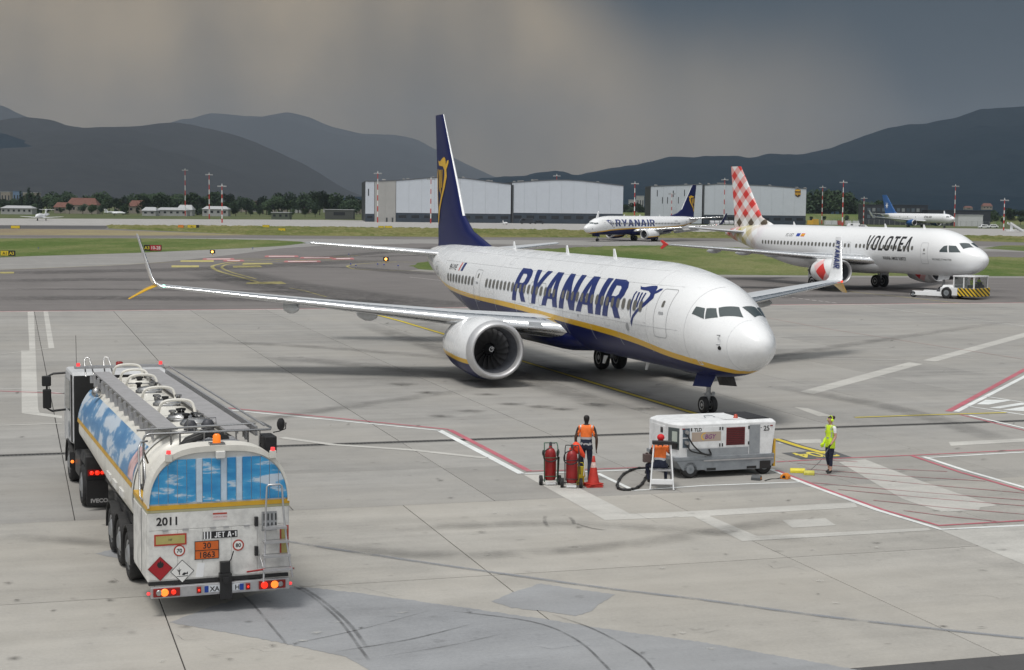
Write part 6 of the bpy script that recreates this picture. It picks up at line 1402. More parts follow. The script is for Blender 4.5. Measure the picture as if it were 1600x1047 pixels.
for k,(y,lab) in enumerate(((-.68,'driver in a yellow vest in the tractor cab, on the left'),(.68,'driver in a yellow vest in the tractor cab, on the right'))):
    mt=Matrix.Translation(tw.location)@Matrix.Rotation(tw.rotation_euler.z,4,'Z'); p_=mt@Vector((2.8,y,.72))
    figure(p_,tw.rotation_euler.z+R(-90),lab,Jd,lambda c,n:(1 if c.z>1.09 else 0) if c.z>.93 else (2 if c.z<.48 else 3),[M['skin_pale'],M['hair_black'],M['navycloth'],M['vest_ye']],None,1.0,'drivers in the tow tractor',hands=False)
# ---------------------------------------------------------------- mountains
def hill(name, prof, D, D0, back, m, seed, rough=1., step=9, rows=16):
    px=[p[0] for p in prof]; f=pchip(px,[p[1] for p in prof]); b=MB(); rnd=random.Random(seed); from mathutils import noise
    cols=[]; x=px[0]
    while x<=px[-1]: cols.append(x); x+=step
    rs=[]
    for j in range(rows+5):
        t=j/rows; row=[]
        for x in cols:
            P=AT(x,f(x),D); h=P.z; X=P.x; sc_=D/4000.
            if t<=1: Y=D0+(D-D0)*t; z=h*(t**.85*(1-.28*math.sin(PI*t)*0))
            else: Y=D+back*(t-1)*2; z=h*max(0,1-(t-1)*2.4)
            n_=noise.fractal(Vector((X/(420*sc_),Y/(420*sc_),seed)),1.,2.,5); g_=noise.fractal(Vector((X/(90*sc_),Y/(90*sc_),seed)),1.,2.,3)
            z+= n_*h*.20*math.sin(PI*min(1,t)) + (g_*3.5*sc_*rough if t>.05 else 0)
            row.append((X*(Y/D if False else 1),Y,max(-.6,z) if j else -1.0))
        rs.append(row)
    b.rings(rs,0,False,False); o=b.build(name,m)
    if sum(p.normal.z for p in o.data.polygons)<0: o.data.flip_normals()
    return tag(o,kind='structure')
def forest_mat(name,a,c,s):
    m=bpy.data.materials.new(name); m.use_nodes=True; t=m.node_tree; p=t.nodes['Principled BSDF']; p.inputs['Roughness'].default_value=1; p.inputs['Specular IOR Level'].default_value=0
    g=N(t,'ShaderNodeNewGeometry'); n=N(t,'ShaderNodeTexNoise',i_Scale=s,i_Detail=8,i_Roughness=.7); t.links.new(g.outputs['Position'],n.inputs['Vector'])
    t.links.new(MIX(t,MAPR(t,n.outputs['Fac'],.35,.65),a,c),p.inputs['Base Color'])
    b_=N(t,'ShaderNodeBump',i_Strength=.3,i_Distance=4.); t.links.new(n.outputs['Fac'],b_.inputs['Height']); t.links.new(b_.outputs[0],p.inputs['Normal']); return m
FM=forest_mat('forested_slope',(.034,.038,.042),(.043,.047,.050),.02); FM2=forest_mat('storm_blue_forested_slope',(.008,.020,.032),(.013,.026,.039),.03)  # FM2 forest: the blue of the stormy light is put into its colour
hill('hills',[(-500,230),(-300,215),(-100,212),(0,210),(18,195),(40,183),(75,187),(110,197),(150,200),(200,199),(265,191),(310,197),(350,205),(400,222),(450,245),(500,272),(550,300),(590,318),(640,322)],5200,2600,1500,FM,3,1.2)
hill('hills',[(-500,140),(-200,150),(-60,160),(0,166),(30,178),(60,190),(120,205),(200,225),(300,250)],9800,6200,1500,FM,5,1.)
hill('hills',[(150,240),(230,205),(290,190),(330,178),(370,180),(410,181),(448,176),(480,182),(525,200),(570,209),(610,210),(640,216),(690,238),(740,262),(775,277),(830,290),(900,300)],12200,7500,1000,FM,8,1.)
hill('hills',[(560,320),(640,300),(700,288),(770,278),(815,276),(850,270),(868,268),(890,274),(930,267),(985,260),(1020,250),(1050,245),(1090,246),(1120,245),(1150,243),(1172,247),(1205,240),(1245,240),(1290,233),(1325,222),(1370,206),(1415,195),(1450,192),(1500,180),(1550,170),(1600,165),(1700,158),(1900,168),(2200,190)],4200,2000,1500,FM2,12,1.5,6)
hill('hills',[(-500,250),(-200,235),(-60,212),(0,208),(50,222),(120,250),(190,280),(260,305),(320,320)],4000,2300,1200,FM2,21,1.2)
# ---------------------------------------------------------------- trees
def leaf_mat(name,cols):
    m=bpy.data.materials.new(name); m.use_nodes=True; t=m.node_tree; p=t.nodes['Principled BSDF']; p.inputs['Roughness'].default_value=.8; p.inputs['Specular IOR Level'].default_value=.2
    g=N(t,'ShaderNodeNewGeometry'); n=N(t,'ShaderNodeTexNoise',i_Scale=.6,i_Detail=4); t.links.new(g.outputs['Position'],n.inputs['Vector']); oi=N(t,'ShaderNodeObjectInfo')
    c=MIX(t,MAPR(t,n.outputs['Fac'],.35,.65),cols[0],cols[1]); c=MIX(t,MATH(t,'MULTIPLY',oi.outputs['Random'],.6),c,cols[2]); t.links.new(c,p.inputs['Base Color']); return m
LM=leaf_mat('broad_leaf_foliage',((.022,.045,.022),(.050,.080,.030),(.030,.050,.034))); LM2=leaf_mat('conifer_foliage',((.014,.030,.020),(.026,.046,.026),(.018,.032,.024)))
BARK=mat('tree_bark',(.07,.055,.04),.9)
def crown_mesh(seed,kind,h):
    r=random.Random(seed); b=MB(); blobs=[]
    if kind=='round':
        for i in range(11): a=r.uniform(0,6.28); q=r.uniform(0,.30)*h; blobs.append((q*math.cos(a),q*math.sin(a),h*r.uniform(.38,.86),h*r.uniform(.12,.22)))
        blobs.append((0,0,h*.62,h*.27)); n=900; s=.045*h
    else:
        for i in range(8): z=h*(.15+.1*i); blobs.append((0,0,z,h*.17*(1.06-z/h))) 
        n=520; s=.035*h
    tot=sum(q[3]**2 for q in blobs)
    for x,y,z,R_ in blobs:
        for i in range(int(n*R_**2/tot)+3):
            v=Vector((r.gauss(0,1),r.gauss(0,1),r.gauss(0,1))).normalized()*R_*r.uniform(.6,1.12); c=Vector((x,y,z))+v
            if kind!='round': c.z=z+v.z*2.0
            u=Vector((r.gauss(0,1),r.gauss(0,1),r.gauss(0,1))).normalized(); w=u.orthogonal().normalized(); k=s*r.uniform(.5,1.3)
            b.add([c+u*k,c+w*k*.8,c-u*k*.9,c-w*k],[(0,1,2,3)])
    return b
TREES={}
def make_tree(kind,seed,h,label,group):
    t=thing('tree',(0,-1000,0),0,label,'tree',group); crown_mesh(seed,kind,h).build('crown',LM if kind=='round' else LM2,t)
    b=MB(); b.tube([(0,0,-.5),(.1,0,h*.25),(0,.1,h*.5),(.1,0,h*.75)],[h*.03,h*.024,h*.016,h*.006],7)
    for k in range(4): a=k*1.7; b.tube([(0,0,h*.3+.05*h*k),(h*.12*math.cos(a),h*.12*math.sin(a),h*.48+.05*h*k),(h*.2*math.cos(a),h*.2*math.sin(a),h*.6+.04*h*k)],[h*.012,h*.008,h*.003],5)
    b.build('trunk',BARK,t); return t
lab_l='dark green tree in the tree belt behind the far left runway'; lab_r='dark green tree behind the grey hangars and masts on the right'
protos=[make_tree('round',31+k,12,lab_l,'trees in the far belt on the left') for k in range(5)]+[make_tree('conifer',60,13,'tall narrow conifer in the tree belt on the far left','conifers on the far left')]
snap(); used=set(); rt=random.Random(17)
MARKS=((-80,20,'left of the far left apartment blocks'),(20,75,'behind the long white shed at the far left'),(75,105,'behind the small cream house at the far left'),(105,152,'around the long red roofed house'),(152,200,'right of the long red roofed house'),(200,245,'around the red roofed house behind the left masts'),(245,292,'behind the leftmost tall mast'),(292,335,'behind the middle mast of the left group'),(335,372,'behind the shortest mast of the left group'),(372,424,'midway between the left masts and the long hangar'),(424,470,'behind the dark vehicle shed left of the hangar'),(470,512,'right of the dark vehicle shed'),(512,566,'behind the long open shelter by the hangar'),(566,800,'hidden behind the long hangar'),(970,983,'left of the white blocks between the hangars'),(983,1030,'before the white blocks between the hangars'),(1200,1300,'just right of the second hangar'),(1300,1345,'behind the mast that is mostly red'),(1345,1400,'beyond the dark office block'),(1400,1500,'behind the low dark hall'),(1500,1560,'left of the rightmost short mast'),(1560,2000,'right of the rightmost short mast'))
def tree_label(px,D,h,k):
    w=[t for a,c,t in MARKS if a<=px<c]; w=w[0] if w else 'on the far side of the airfield'
    kind='conifer' if k==5 else ('low bush' if h<6.2 else 'tree'); size='' if kind!='tree' else ('tall ' if h>12.5 else ('squat ' if h<9 else 'middling '))
    dep='' if kind!='tree' else ('front row ' if D<985 else ('rear row ' if D>1085 else ''))
    return (dep+size+kind+' '+w).strip()
def put_tree(k,px,D,h,label=None,group=None,base=None):
    P=AT(px,330,D); z=-.35 if base is None else base; sc_=h/12.
    if k in used: o=copy_tree(protos[k],None,(P.x,D,z),rt.uniform(0,6))
    else: o=protos[k]; used.add(k); o.location=(P.x,D,z); o.rotation_euler.z=rt.uniform(0,6)
    o.scale=(sc_*rt.uniform(.9,1.25),sc_*rt.uniform(.9,1.25),sc_)
    o['label']=tree_label(px,D,h,k)
    if group: o['group']=group
    return o
tops=pchip([-60,0,60,100,160,200,240,290,340,400,440,470,500,530,560,640],[304,308,303,300,302,305,299,303,305,309,304,300,298,303,306,308])
for i in range(120):
    px=-50+i*5.2+rt.uniform(-3,3); D=rt.choice((950,1000,1060,1130))+rt.uniform(-25,25); hz=320+.0114*(px-800)
    h=(hz-tops(px)-rt.uniform(-4,6))*D/FPX+CAMH+.4; put_tree(rt.randrange(5),px,D,max(6,h*rt.uniform(.72,1.02)))
for px,h in ((33,13),(46,15),(60,12),(195,11),(296,10),(310,10.5)): put_tree(5,px,900,h)
for i in range(14):
    px=1262+i*7+rt.uniform(-2,2); D=rt.uniform(960,1060); put_tree(rt.randrange(5),px,D,rt.uniform(11,15)+5*(i<9),lab_r,'trees behind the masts on the right')
for px,h,D in ((1378,13,1000),(1345,12,1000),(1385,11,1050),(1395,9,1050),(1405,10,1000),(1555,8,900),(1580,9,900),(1600,8,900),(1530,7,950),(978,9,1100),(984,7,1050),(992,10,1080),(1001,9,1060),(1006,7,1150),(1442,9,980),(1400,9,980)): put_tree(rt.randrange(5),px,D,h,lab_r,'trees behind the masts on the right')
for i in range(34):   # low scrub in front of the belt
    px=-30+i*17.5+rt.uniform(-5,5); put_tree(rt.randrange(5),px,870+rt.uniform(-20,20),rt.uniform(3,6),'low bush at the foot of the far left tree belt','bushes along the far airfield fence')
for i in range(14): put_tree(rt.randrange(5),1268+i*25+rt.uniform(-6,6),880+rt.uniform(-20,20),rt.uniform(2.5,5),'low bush on the green bank beyond the right masts','bushes on the green bank at the right')
def bank(x0,x1,D,h,m):
    a=AT(x0,330,D);c=AT(x1,330,D); b=MB(); n=14; rq=random.Random(int(D)); b.rings([[(a.x+(c.x-a.x)*i/n,D-12,-.4),(a.x+(c.x-a.x)*i/n,D,h*rq.uniform(.7,1)),(a.x+(c.x-a.x)*i/n,D+40,h)] for i in range(n+1)],0,False,False); o=b.build('grass_bank',m)
    if sum(p.normal.z for p in o.data.polygons)<0: o.data.flip_normals()
    return tag(o,kind='structure')
bank(1255,1700,905,4.2,M['grass']); bank(972,1060,1000,3.4,M['grass'])
# ---------------------------------------------------------------- hangars
HD=Vector((math.cos(R(6.6)),math.sin(R(6.6)),0))
def on_wall(A,px,py):
    """where the ray of a pixel meets the vertical wall through A along HD -> (u, z)"""
    d=AT(px,py,100.)-Vector((0,0,CAMH)); n=Vector((-HD.y,HD.x,0)); k=(A-Vector((0,0,CAMH))).dot(n)/d.dot(n); P=Vector((0,0,CAMH))+d*k; return (P-A).dot(HD),P.z
M['clad']=mat('pale_metal_cladding',(.56,.60,.655),.5,var=.03,vs=.4); M['clad2']=mat('grey_metal_cladding',(.38,.375,.36),.55,var=.05,vs=.3); M['cladnavy']=mat('navy_base_cladding',(.035,.05,.07),.5,var=.2,vs=.5); M['cladend']=mat('dark_end_cladding',(.03,.035,.042),.55); M['seam']=mat('dark_seam',(.05,.055,.06),.6)
M['roofm']=mat('hangar_roof_edge',(.10,.11,.125),.6); M['darkwin']=mat('dark_window',(.02,.024,.03),.2)
def wallbox(root,A,name,poly,t0,t1,m,back=False):
    """a panel in wall coordinates (u, z), from t0 to t1 metres in front of the wall"""
    n=Vector((-HD.y,HD.x,0)); b=MB(); b.prism([(u,z) for u,z in poly],'y',-t1,-t0); o=b.build(name,m,root); bm=bmesh.new(); bm.from_mesh(o.data); bmesh.ops.recalc_face_normals(bm,faces=bm.faces); bm.to_mesh(o.data); bm.free(); return o
def hangar(apx,apy,label,blocks,endpx,depth,extras):
    A=G(apx,apy); root=thing('hangar',A,math.atan2(HD.y,HD.x),label,'hangar'); W_=lambda x,y:on_wall(A,x,y)
    for kind,pts,ybase in blocks:
        u=[W_(x,y) for x,y in pts]; zb=max(.0,W_(pts[0][0],ybase)[1]) if ybase else 0
        m={'w':M['clad'],'g':M['clad2'],'d':M['cladend']}[kind]
        u0,u1=u[0][0],u[-1][0]
        top=pchip([q[0] for q in u],[q[1] for q in u]) if len(u)>2 else (lambda s,a=u[0],c=u[-1]: a[1]+(c[1]-a[1])*(s-a[0])/(c[0]-a[0]))
        # solid body
        poly=[(u0,0)]+[(u0+(u1-u0)*i/8,top(u0+(u1-u0)*i/8)) for i in range(9)]+[(u1,0)]
        wallbox(root,A,'wall',poly,-depth,-.05,M['cladend'] if kind!='g' else M['clad2'])
        # cladding panels, each its own leaf
        w=(u1-u0); n=max(1,round(w/5.2)); 
        for i in range(n):
            a=u0+w*i/n+.02; c=u0+w*(i+1)/n-.02; wallbox(root,A,'cladding_panel',[(a,zb),(a,top(a)-.35),((a+c)/2,top((a+c)/2)-.35),(c,top(c)-.35),(c,zb)],-.04,.10+.006*(i%2),m)
        if ybase:
            wallbox(root,A,'navy_base',[(u0,.0),(u0,zb-.08),(u1,zb-.08),(u1,.0)],-.04,.05,M['cladnavy'])
            for i in range(n):
                a=u0+w*(i+.2)/n; wallbox(root,A,'base_window',[(a,zb*.45),(a,zb*.75),(a+w/n*.6,zb*.75),(a+w/n*.6,zb*.45)],.05,.08,M['darkwin'])
        poly=[(u0-.1,top(u0)-.34)]+[(u0+w*i/8,top(u0+w*i/8)+.05) for i in range(9)]+[(u1+.1,top(u1)-.34)]+[(u1-w*i/8,top(u1-w*i/8)-.34) for i in range(1,8)]
        wallbox(root,A,'roof_edge',poly,-.3,.25,M['roofm'])
        rq=random.Random(int(u0*7))
        for i in range(int(w/6)): a=u0+rq.uniform(0,w); wallbox(root,A,'roof_vent',[(a,top(a)),(a,top(a)+rq.uniform(.3,.7)),(a+rq.uniform(.5,1.6),top(a)+.5),(a+1.6,top(a)-.1)],-6,-5,M['clad2'])
    extras(root,A,W_); return root
def ex1(root,A,W_):
    for x0,x1,y0,y1 in ((575,576.6,295,306),):
        a=W_(x0,y1);c=W_(x1,y0); wallbox(root,A,'slot_window',[(a[0],a[1]),(a[0],c[1]),(c[0],c[1]),(c[0],a[1])],.13,.16,M['darkwin'])
    for x in (603,612): a=W_(x,347);c=W_(x+2.5,340); wallbox(root,A,'door',[(a[0],0),(a[0],c[1]),(c[0],c[1]),(c[0],0)],.13,.2,M['seam'])
    a=W_(799.2,346); wallbox(root,A,'seam_post',[(a[0],0),(a[0],W_(799,289)[1]),(a[0]+.7,W_(799,289)[1]),(a[0]+.7,0)],.1,.35,M['seam'])
hangar(571,346.5,'long pale hangar behind the near tail fin, grey block at its left end',[('w',[(571,282.5),(585,282.5)],334),('g',[(585.5,282.5),(618.5,281)],None),('w',[(619,281.5),(700,276.5),(798.5,287.5)],332.5),('w',[(800,284.5),(882,280.5),(974,289.5)],332.5)],974,70,ex1)
def ex2(root,A,W_):
    for x,y in ((1027,302),(1069.5,301.5),(1052,303),(1060,313) ,(1043,313),(1035,313)):
        a=W_(x-.7,y+5);c=W_(x+.7,y-5); wallbox(root,A,'slot_window',[(a[0],a[1]),(a[0],c[1]),(c[0],c[1]),(c[0],a[1])],.13,.16,M['darkwin'])
    a=W_(1098,345); wallbox(root,A,'seam_post',[(a[0],0),(a[0],W_(1098,288)[1]),(a[0]+.5,W_(1098,288)[1]),(a[0]+.5,0)],.1,.3,M['seam'])
    q=[(1242,296.5),(1246.5,295),(1251,296.5),(1251,304),(1250,306.5),(1246.5,308.5),(1243,306.5),(1242,304)]
    P=[W_(*p) for p in q]; o=wallbox(root,A,'shield_emblem',P,.14,.22,mat('shield_brown',(.07,.035,.015),.4))
    c=W_(1246.5,302); wallbox(root,A,'shield_top',[(P[0][0]+.15,c[1]+.9),(P[0][0]+.15,P[0][1]-.1),(P[1][0],P[1][1]-.25),(P[2][0]-.15,P[2][1]-.1),(P[2][0]-.15,c[1]+.9)],.22,.25,mat('shield_gold',(.75,.42,.04),.4))
    vs,fs=words('ups',1.9,off=.05,align='CENTER'); b=MB(); b.add([(c[0]+x,-.26,c[1]-.6+z) for x,z in vs],fs); b.build('emblem_letters',mat('shield_gold'),root)
HD=Vector((math.cos(R(-1)),math.sin(R(-1)),0))
hangar(1017,348.5,'pale hangar with a brown shield emblem, behind the checked tail',[('w',[(1017,290.5),(1097.5,287.5)],None),('w',[(1099,289),(1120,287),(1185,289),(1260,294.5)],335.5)],1260,40,ex2)
# ---------------------------------------------------------------- masts
M['mastred']=mat('mast_red',(.50,.045,.035),.5); M['mastwhite']=mat('mast_white',(.70,.70,.68),.5)
def mast(px,ytop,ybase,label,D=None,lamps=True,arms=2.6):
    B_=G(px,ybase); D=B_.y; h=AT(px,ytop,D).z; t=thing('floodlight_mast',(B_.x,B_.y,0),0,label,'light mast','red and white floodlight masts')
    n=9; b=MB(); r0,r1=.25,.14
    b.rings([[( (r0+(r1-r0)*i/(2*n))*math.cos(2*PI*k/10),(r0+(r1-r0)*i/(2*n))*math.sin(2*PI*k/10),h*i/(2*n)) for k in range(10)] for i in range(2*n+1)],0,True,True,True,mf=lambda i,j:(i//2)%2)
    b.build('pole',[M['mastred'],M['mastwhite']],t)
    if lamps:
        b=MB(); b.tube([(-arms/2,0,h+.1),(arms/2,0,h+.1)],.12,6); b.tube([(0,-arms/2,h+.1),(0,arms/2,h+.1)],.12,6); b.cyl((0,0,h-.4),(0,0,h+.9),.12); b.build('crossarm',M['mastwhite'],t)
        for x in (-arms/2,-arms/4,arms/4,arms/2): b=MB(); b.box(x-.28,x+.28,-.35,.15,h-.25,h+.22); b.build('floodlight',M['gearmetal'],t)
    return t
for px,yt,yb,l in ((289.5,266,337,'tall red and white mast, leftmost of the group of three'),(327,273,342,'tall red and white mast, middle of the left group of three'),(347,291,348,'shorter red and white mast, right of the left group of three'),(590,271,347.5,'red and white mast in front of the grey block of the long hangar'),(673,280,349,'red and white mast just left of the near tail fin'),(869,275,348.5,'red and white mast before the right half of the long hangar'),(991,287,351,'red and white mast in the gap between the two hangars'),(1049,303,349,'short mast before the slot windows of the second hangar'),(1131,281,350,'red and white mast just left of the checked tail'),(1284,293,350,'red and white mast just right of the second hangar'),(1316,285,355,'second mast right of the second hangar, mostly red and white'),(1349,310,350,'short mast left of the dark office building'),(1491,291,354,'stout red and white mast at the nose of the far freighter'),(1568,313,360,'rightmost short red and white mast')): mast(px,yt,yb,l)
# ---------------------------------------------------------------- far buildings
def house(px0,px1,ytop,D,label,wall,roof,base=-.35,eave=.55,name='house',group=None,flatroof=False,wins=3):
    a=AT(px0,ytop,D);c=AT(px1,ytop,D); w=c.x-a.x; h=a.z-base; t=thing(name,((a.x+c.x)/2,D,base),0,label,'building',group); dp=max(8,w*.5); e=h*(1 if flatroof else eave)
    b=MB(); b.box(-w/2,w/2,0,dp,0,e); b.build('wall',wall,t)
    if not flatroof: b=MB(); b.rings([[(-w/2-.4,-.4,e),(-w/2-.4,dp+.4,e),(-w/2+w*.12,dp/2,h)],[(w/2+.4,-.4,e),(w/2+.4,dp+.4,e),(w/2-w*.12,dp/2,h)]],smooth=False); b.build('roof',roof,t)
    else: b=MB(); b.box(-w/2-.2,w/2+.2,-.2,dp+.2,e,e+.35); b.build('roof',roof,t)
    for i in range(wins):
        x=-w/2+w*(i+.5)/wins; b=MB(); b.box(x-w/wins*.2,x+w/wins*.2,-.06,-.01,e*.45,e*.78); b.build('window',M['darkwin'],t)
    return t
W1=mat('plaster_cream',(.26,.235,.20),.8,var=.08,vs=.5); W2=mat('plaster_white',(.34,.345,.34),.8,var=.08,vs=.5); RT=mat('terracotta_roof_tiles',(.15,.065,.048),.8,var=.2,vs=1.); RG=mat('pale_metal_roof',(.40,.41,.42),.5,var=.08,vs=.3); BB=mat('blue_grey_block',(.12,.19,.30),.7); DK=mat('dark_modern_cladding',(.028,.034,.045),.5)
house(103,151,309,905,'long house with a red roof among the far left trees',W1,RT,wins=6); house(200,228,313,960,'red roofed house behind the far left masts',W1,RT,wins=3); house(84,104,316,915,'small cream house left of the long red roofed house',W1,RT,wins=2)
house(1,50,321,830,'long white shed at the far left edge',W2,RG,wins=6,eave=.7); house(222,243,323.5,825,'small white shed with a rounded roof, left of the left masts',W2,RG,wins=2,eave=.6); house(243,292,324,835,'low white shed behind the leftmost mast',W2,RG,wins=5,eave=.7); house(276,300,320,850,'white gabled shed behind the leftmost mast',W2,RG,wins=2,eave=.55); house(316,356,322,850,'white shed behind the two right masts of the left group',W2,RG,wins=4,eave=.7)
house(20,30,299,1500,'blue grey apartment block at the far left',BB,BB,flatroof=True,wins=2); house(36,60,301,1600,'pale apartment block beyond the far left trees',W1,RG,flatroof=True,wins=4); house(1,16,300,1550,'pale block at the far left edge above the trees',W1,RG,flatroof=True,wins=3)
rv=random.Random(9)
HL=['small far red roofed house %s'%q for q in ('just right of the left masts','second to the right of the left masts','third to the right of the left masts, half in trees','above the dark vehicle shed','right of the one above the vehicle shed','between the vehicle shed and the shelter','leftmost of four above the open shelter','low between the trees above the shelter','third above the open shelter','nearest the dark end of the long hangar','left of the open shelter behind trees','right of the long red roofed house','behind the leftmost tall mast','just right of the leftmost tall mast')]
for i,(x,y) in enumerate(((372,316),(392,314),(417,318),(436,311),(455,316),(470,320),(533,314),(541,318),(548,313),(556,318),(505,320),(180,318),(246,314),(263,316))):
    house(x,x+rv.uniform(9,17),y,rv.uniform(1180,1300),HL[i],rv.choice((W1,W2)),RT,group='small far houses between the left trees',wins=2)
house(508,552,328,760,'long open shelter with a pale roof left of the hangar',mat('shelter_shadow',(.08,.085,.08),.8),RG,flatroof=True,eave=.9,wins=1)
for x0,x1,y,l in ((983,994.5,312.5,'left white block seen in the gap between the hangars'),(995,1006.5,306.5,'taller white block in the gap between the hangars')): house(x0,x1,y,1500,l,W2,RG,flatroof=True,wins=3)
house(1352,1450,320.5,800,'dark two storey office block behind the far freighter',DK,DK,flatroof=True,name='office_building',wins=0)
t=[o for o in C.objects if o.name.startswith('office_building')][0]
for i in range(12):
    for k,z in enumerate((3.2,6.6)):
        b=MB(); b.box(-14.5+i*2.45,-13.0+i*2.45,-.1,-.02,z,z+1.7); b.build('window',mat('office_glass_%d'%((i*7+k*3)%3),((.10,.13,.16),(.22,.24,.25),(.05,.07,.09))[(i*7+k*3)%3],.3),t)
house(1450,1548,329,790,'low dark hall with an overhanging roof right of the far freighter',DK,DK,flatroof=True,name='low_hall',wins=0); house(1497.5,1536,336.5,775,'pale grey garage with a wide shutter on the far right',mat('pale_shutter_grey',(.55,.56,.57),.6),RG,flatroof=True,name='garage',wins=0)
house(1536,1551,317.5,1900,'house with a red roof high on the far right',W1,RT,base=8,wins=3); house(1508,1520,322,1900,'small pale house on the rise at the far right',W1,RT,base=8,wins=1)
t=mast(1470,316,336,'small lattice tower beyond the low dark hall',arms=1.5); 
house(424,452,332.5,720,'dark low vehicle shed left of the long hangar',mat('dull_green_shed',(.10,.12,.09),.8),RG,flatroof=True,wins=3)
# ---------------------------------------------------------------- small aircraft and vehicles far away
def light_jet(px,py,D,rz,label,s=1.,prop=False):
    P=AT(px,py,D); t=thing('small_aircraft',(P.x,D,0),rz,label,'small plane'); t.scale=(s,)*3
    Bd=Body([(0,1.5,1.35,.1),(.8,1.9,1.0,.45),(2,2.3,.85,.75),(4,2.4,.8,.85),(8,2.35,.9,.8),(11,2.2,1.3,.5),(13,2.0,1.7,.12)]); fuselage(t,Bd,[(None,14,0)],[M['white']],nx=20)
    for s_ in (-1,1):
        foil_part('wing',[((5,s_*.5,1.0),2.6,(0,0,1),.12),((6.6,s_*7.2,1.4),1.0,(0,0,1),.1)],[M['white'],M['white']],t); foil_part('tailplane',[((11.4,s_*.1,3.7 if not prop else 2.0),1.5,(0,0,1),.1),((12.2,s_*2.6,3.75 if not prop else 2.1),.8,(0,0,1),.1)],[M['white'],M['white']],t)
        if not prop: b=MB(); b.cyl((8.4,s_*1.25,2.1),(10.6,s_*1.25,2.1),.42,.3,14); b.build('engine',M['winggrey'],t)
        b=MB(); b.cyl((6.8,s_*1.4,.35),(6.8,s_*1.4,1.1),.07,n=6); b.cyl((6.8,s_*1.5,.3),(6.8,s_*1.3,.3),.3,n=12); b.build('main_wheel',M['rubber'],t)
    foil_part('tail_fin',[((10.2,0,2.0),2.6,(0,1,0),.1),((11.6,0,3.9),1.5,(0,1,0),.1)],[M['white'],M['white']],t)
    b=MB(); b.cyl((1.6,0,.3),(1.6,0,1.2),.06,n=6); b.cyl((1.6,-.1,.25),(1.6,.1,.25),.25,n=12); b.build('nose_wheel',M['rubber'],t)
    if prop:
        b=MB()
        for k in range(3): a=k*2.09; b.add([(-.1,-.1*math.sin(a),1.42+.1*math.cos(a)),(-.1,1.1*math.cos(a)-.1*math.sin(a),1.42+1.1*math.sin(a)+.1*math.cos(a)),(-.1,1.1*math.cos(a)+.1*math.sin(a),1.42+1.1*math.sin(a)-.1*math.cos(a)),(-.1,.1*math.sin(a),1.42-.1*math.cos(a))],[(0,1,2,3)])
        b.build('propeller',M['black'],t)
light_jet(56,345,560,R(-90)+PI,'small white jet seen from behind on the far left runway',1.05); light_jet(793,349,600,R(110),'small propeller plane parked before the long hangar',.42,True); light_jet(196,331,800,R(200),'small white plane parked by the far left trees',.8)
def vehicle(px,py,L,W_,H_,rz,label,body,kind='van',cat='vehicle'):
    P=G(px,py); t=thing(kind,(P.x,P.y,0),rz,label,cat); b=MB()
    if kind=='car': b.prism([(-L/2,.35),(-L/2,.85),(-L*.25,.95),(-L*.12,H_),(L*.28,H_),(L*.42,.95),(L/2,.85),(L/2,.35)],'y',-W_/2,W_/2)
    else: b.prism([(-L/2,.35),(-L/2,1.1),(-L*.36,H_*.95),(-L*.30,H_),(L/2,H_),(L/2,.35)],'y',-W_/2,W_/2)
    b.build('body',body,t,bev=.05)
    for s in (-1,1):
        b=MB(); b.box(-L*.3,L*.25 if kind=='car' else -L*.1,s*W_/2-.01*s-.01,s*W_/2+.01*s+.01,H_*.58,H_*.86); b.build('window',M['darkwin'],t)
        for x in (-L*.32,L*.32): b=MB(); b.cyl((x,s*W_/2-s*.2,.33),(x,s*W_/2+s*.01,.33),.33,n=14); b.build('wheel',M['rubber'],t)
    return t
vehicle(1333,357,4.6,1.9,2.0,R(10),'white van, leftmost of the small vehicles left of the right edge',M['white'],'van'); vehicle(1347,357.5,4.2,1.8,1.5,R(-8),'white car beside the white van, far right',M['white'],'car')
vehicle(1395+142,357,4.4,1.8,1.6,R(12),'white car in front of the pale garage',M['white'],'car'); vehicle(1551,356.5,4.4,1.8,1.6,R(5),'white car right of the pale garage',M['white'],'car')
vehicle(822,350,5.2,2,2.3,R(4),'dark van before the right half of the long hangar',DK,'van'); vehicle(842,350,4.4,1.8,1.5,R(4),'dark car before the right half of the long hangar',DK,'car')
# passenger steps on the right edge
P=G(1588,363); t=thing('passenger_steps',(P.x,P.y,0),R(-160),'white passenger steps standing near the right edge','boarding stairs'); b=MB()
b.prism([(-3.2,.4),(3.2,3.6),(3.2,2.9),(-2.4,.2)],'y',-.9,-.85); b.prism([(-3.2,.4),(3.2,3.6),(3.2,2.9),(-2.4,.2)],'y',.85,.9); b.build('side_panel',M['white'],t).data
for k in range(12): b=MB(); b.box(-3.0+k*.5,-2.6+k*.5,-.85,.85,.4+k*.25,.45+k*.25); b.build('step',M['alu'],t)
b=MB(); b.box(1.6,3.4,-1,1,.3,.8); b.box(2.0,2.2,-.6,.6,.8,2.8); b.build('chassis',M['white'],t)
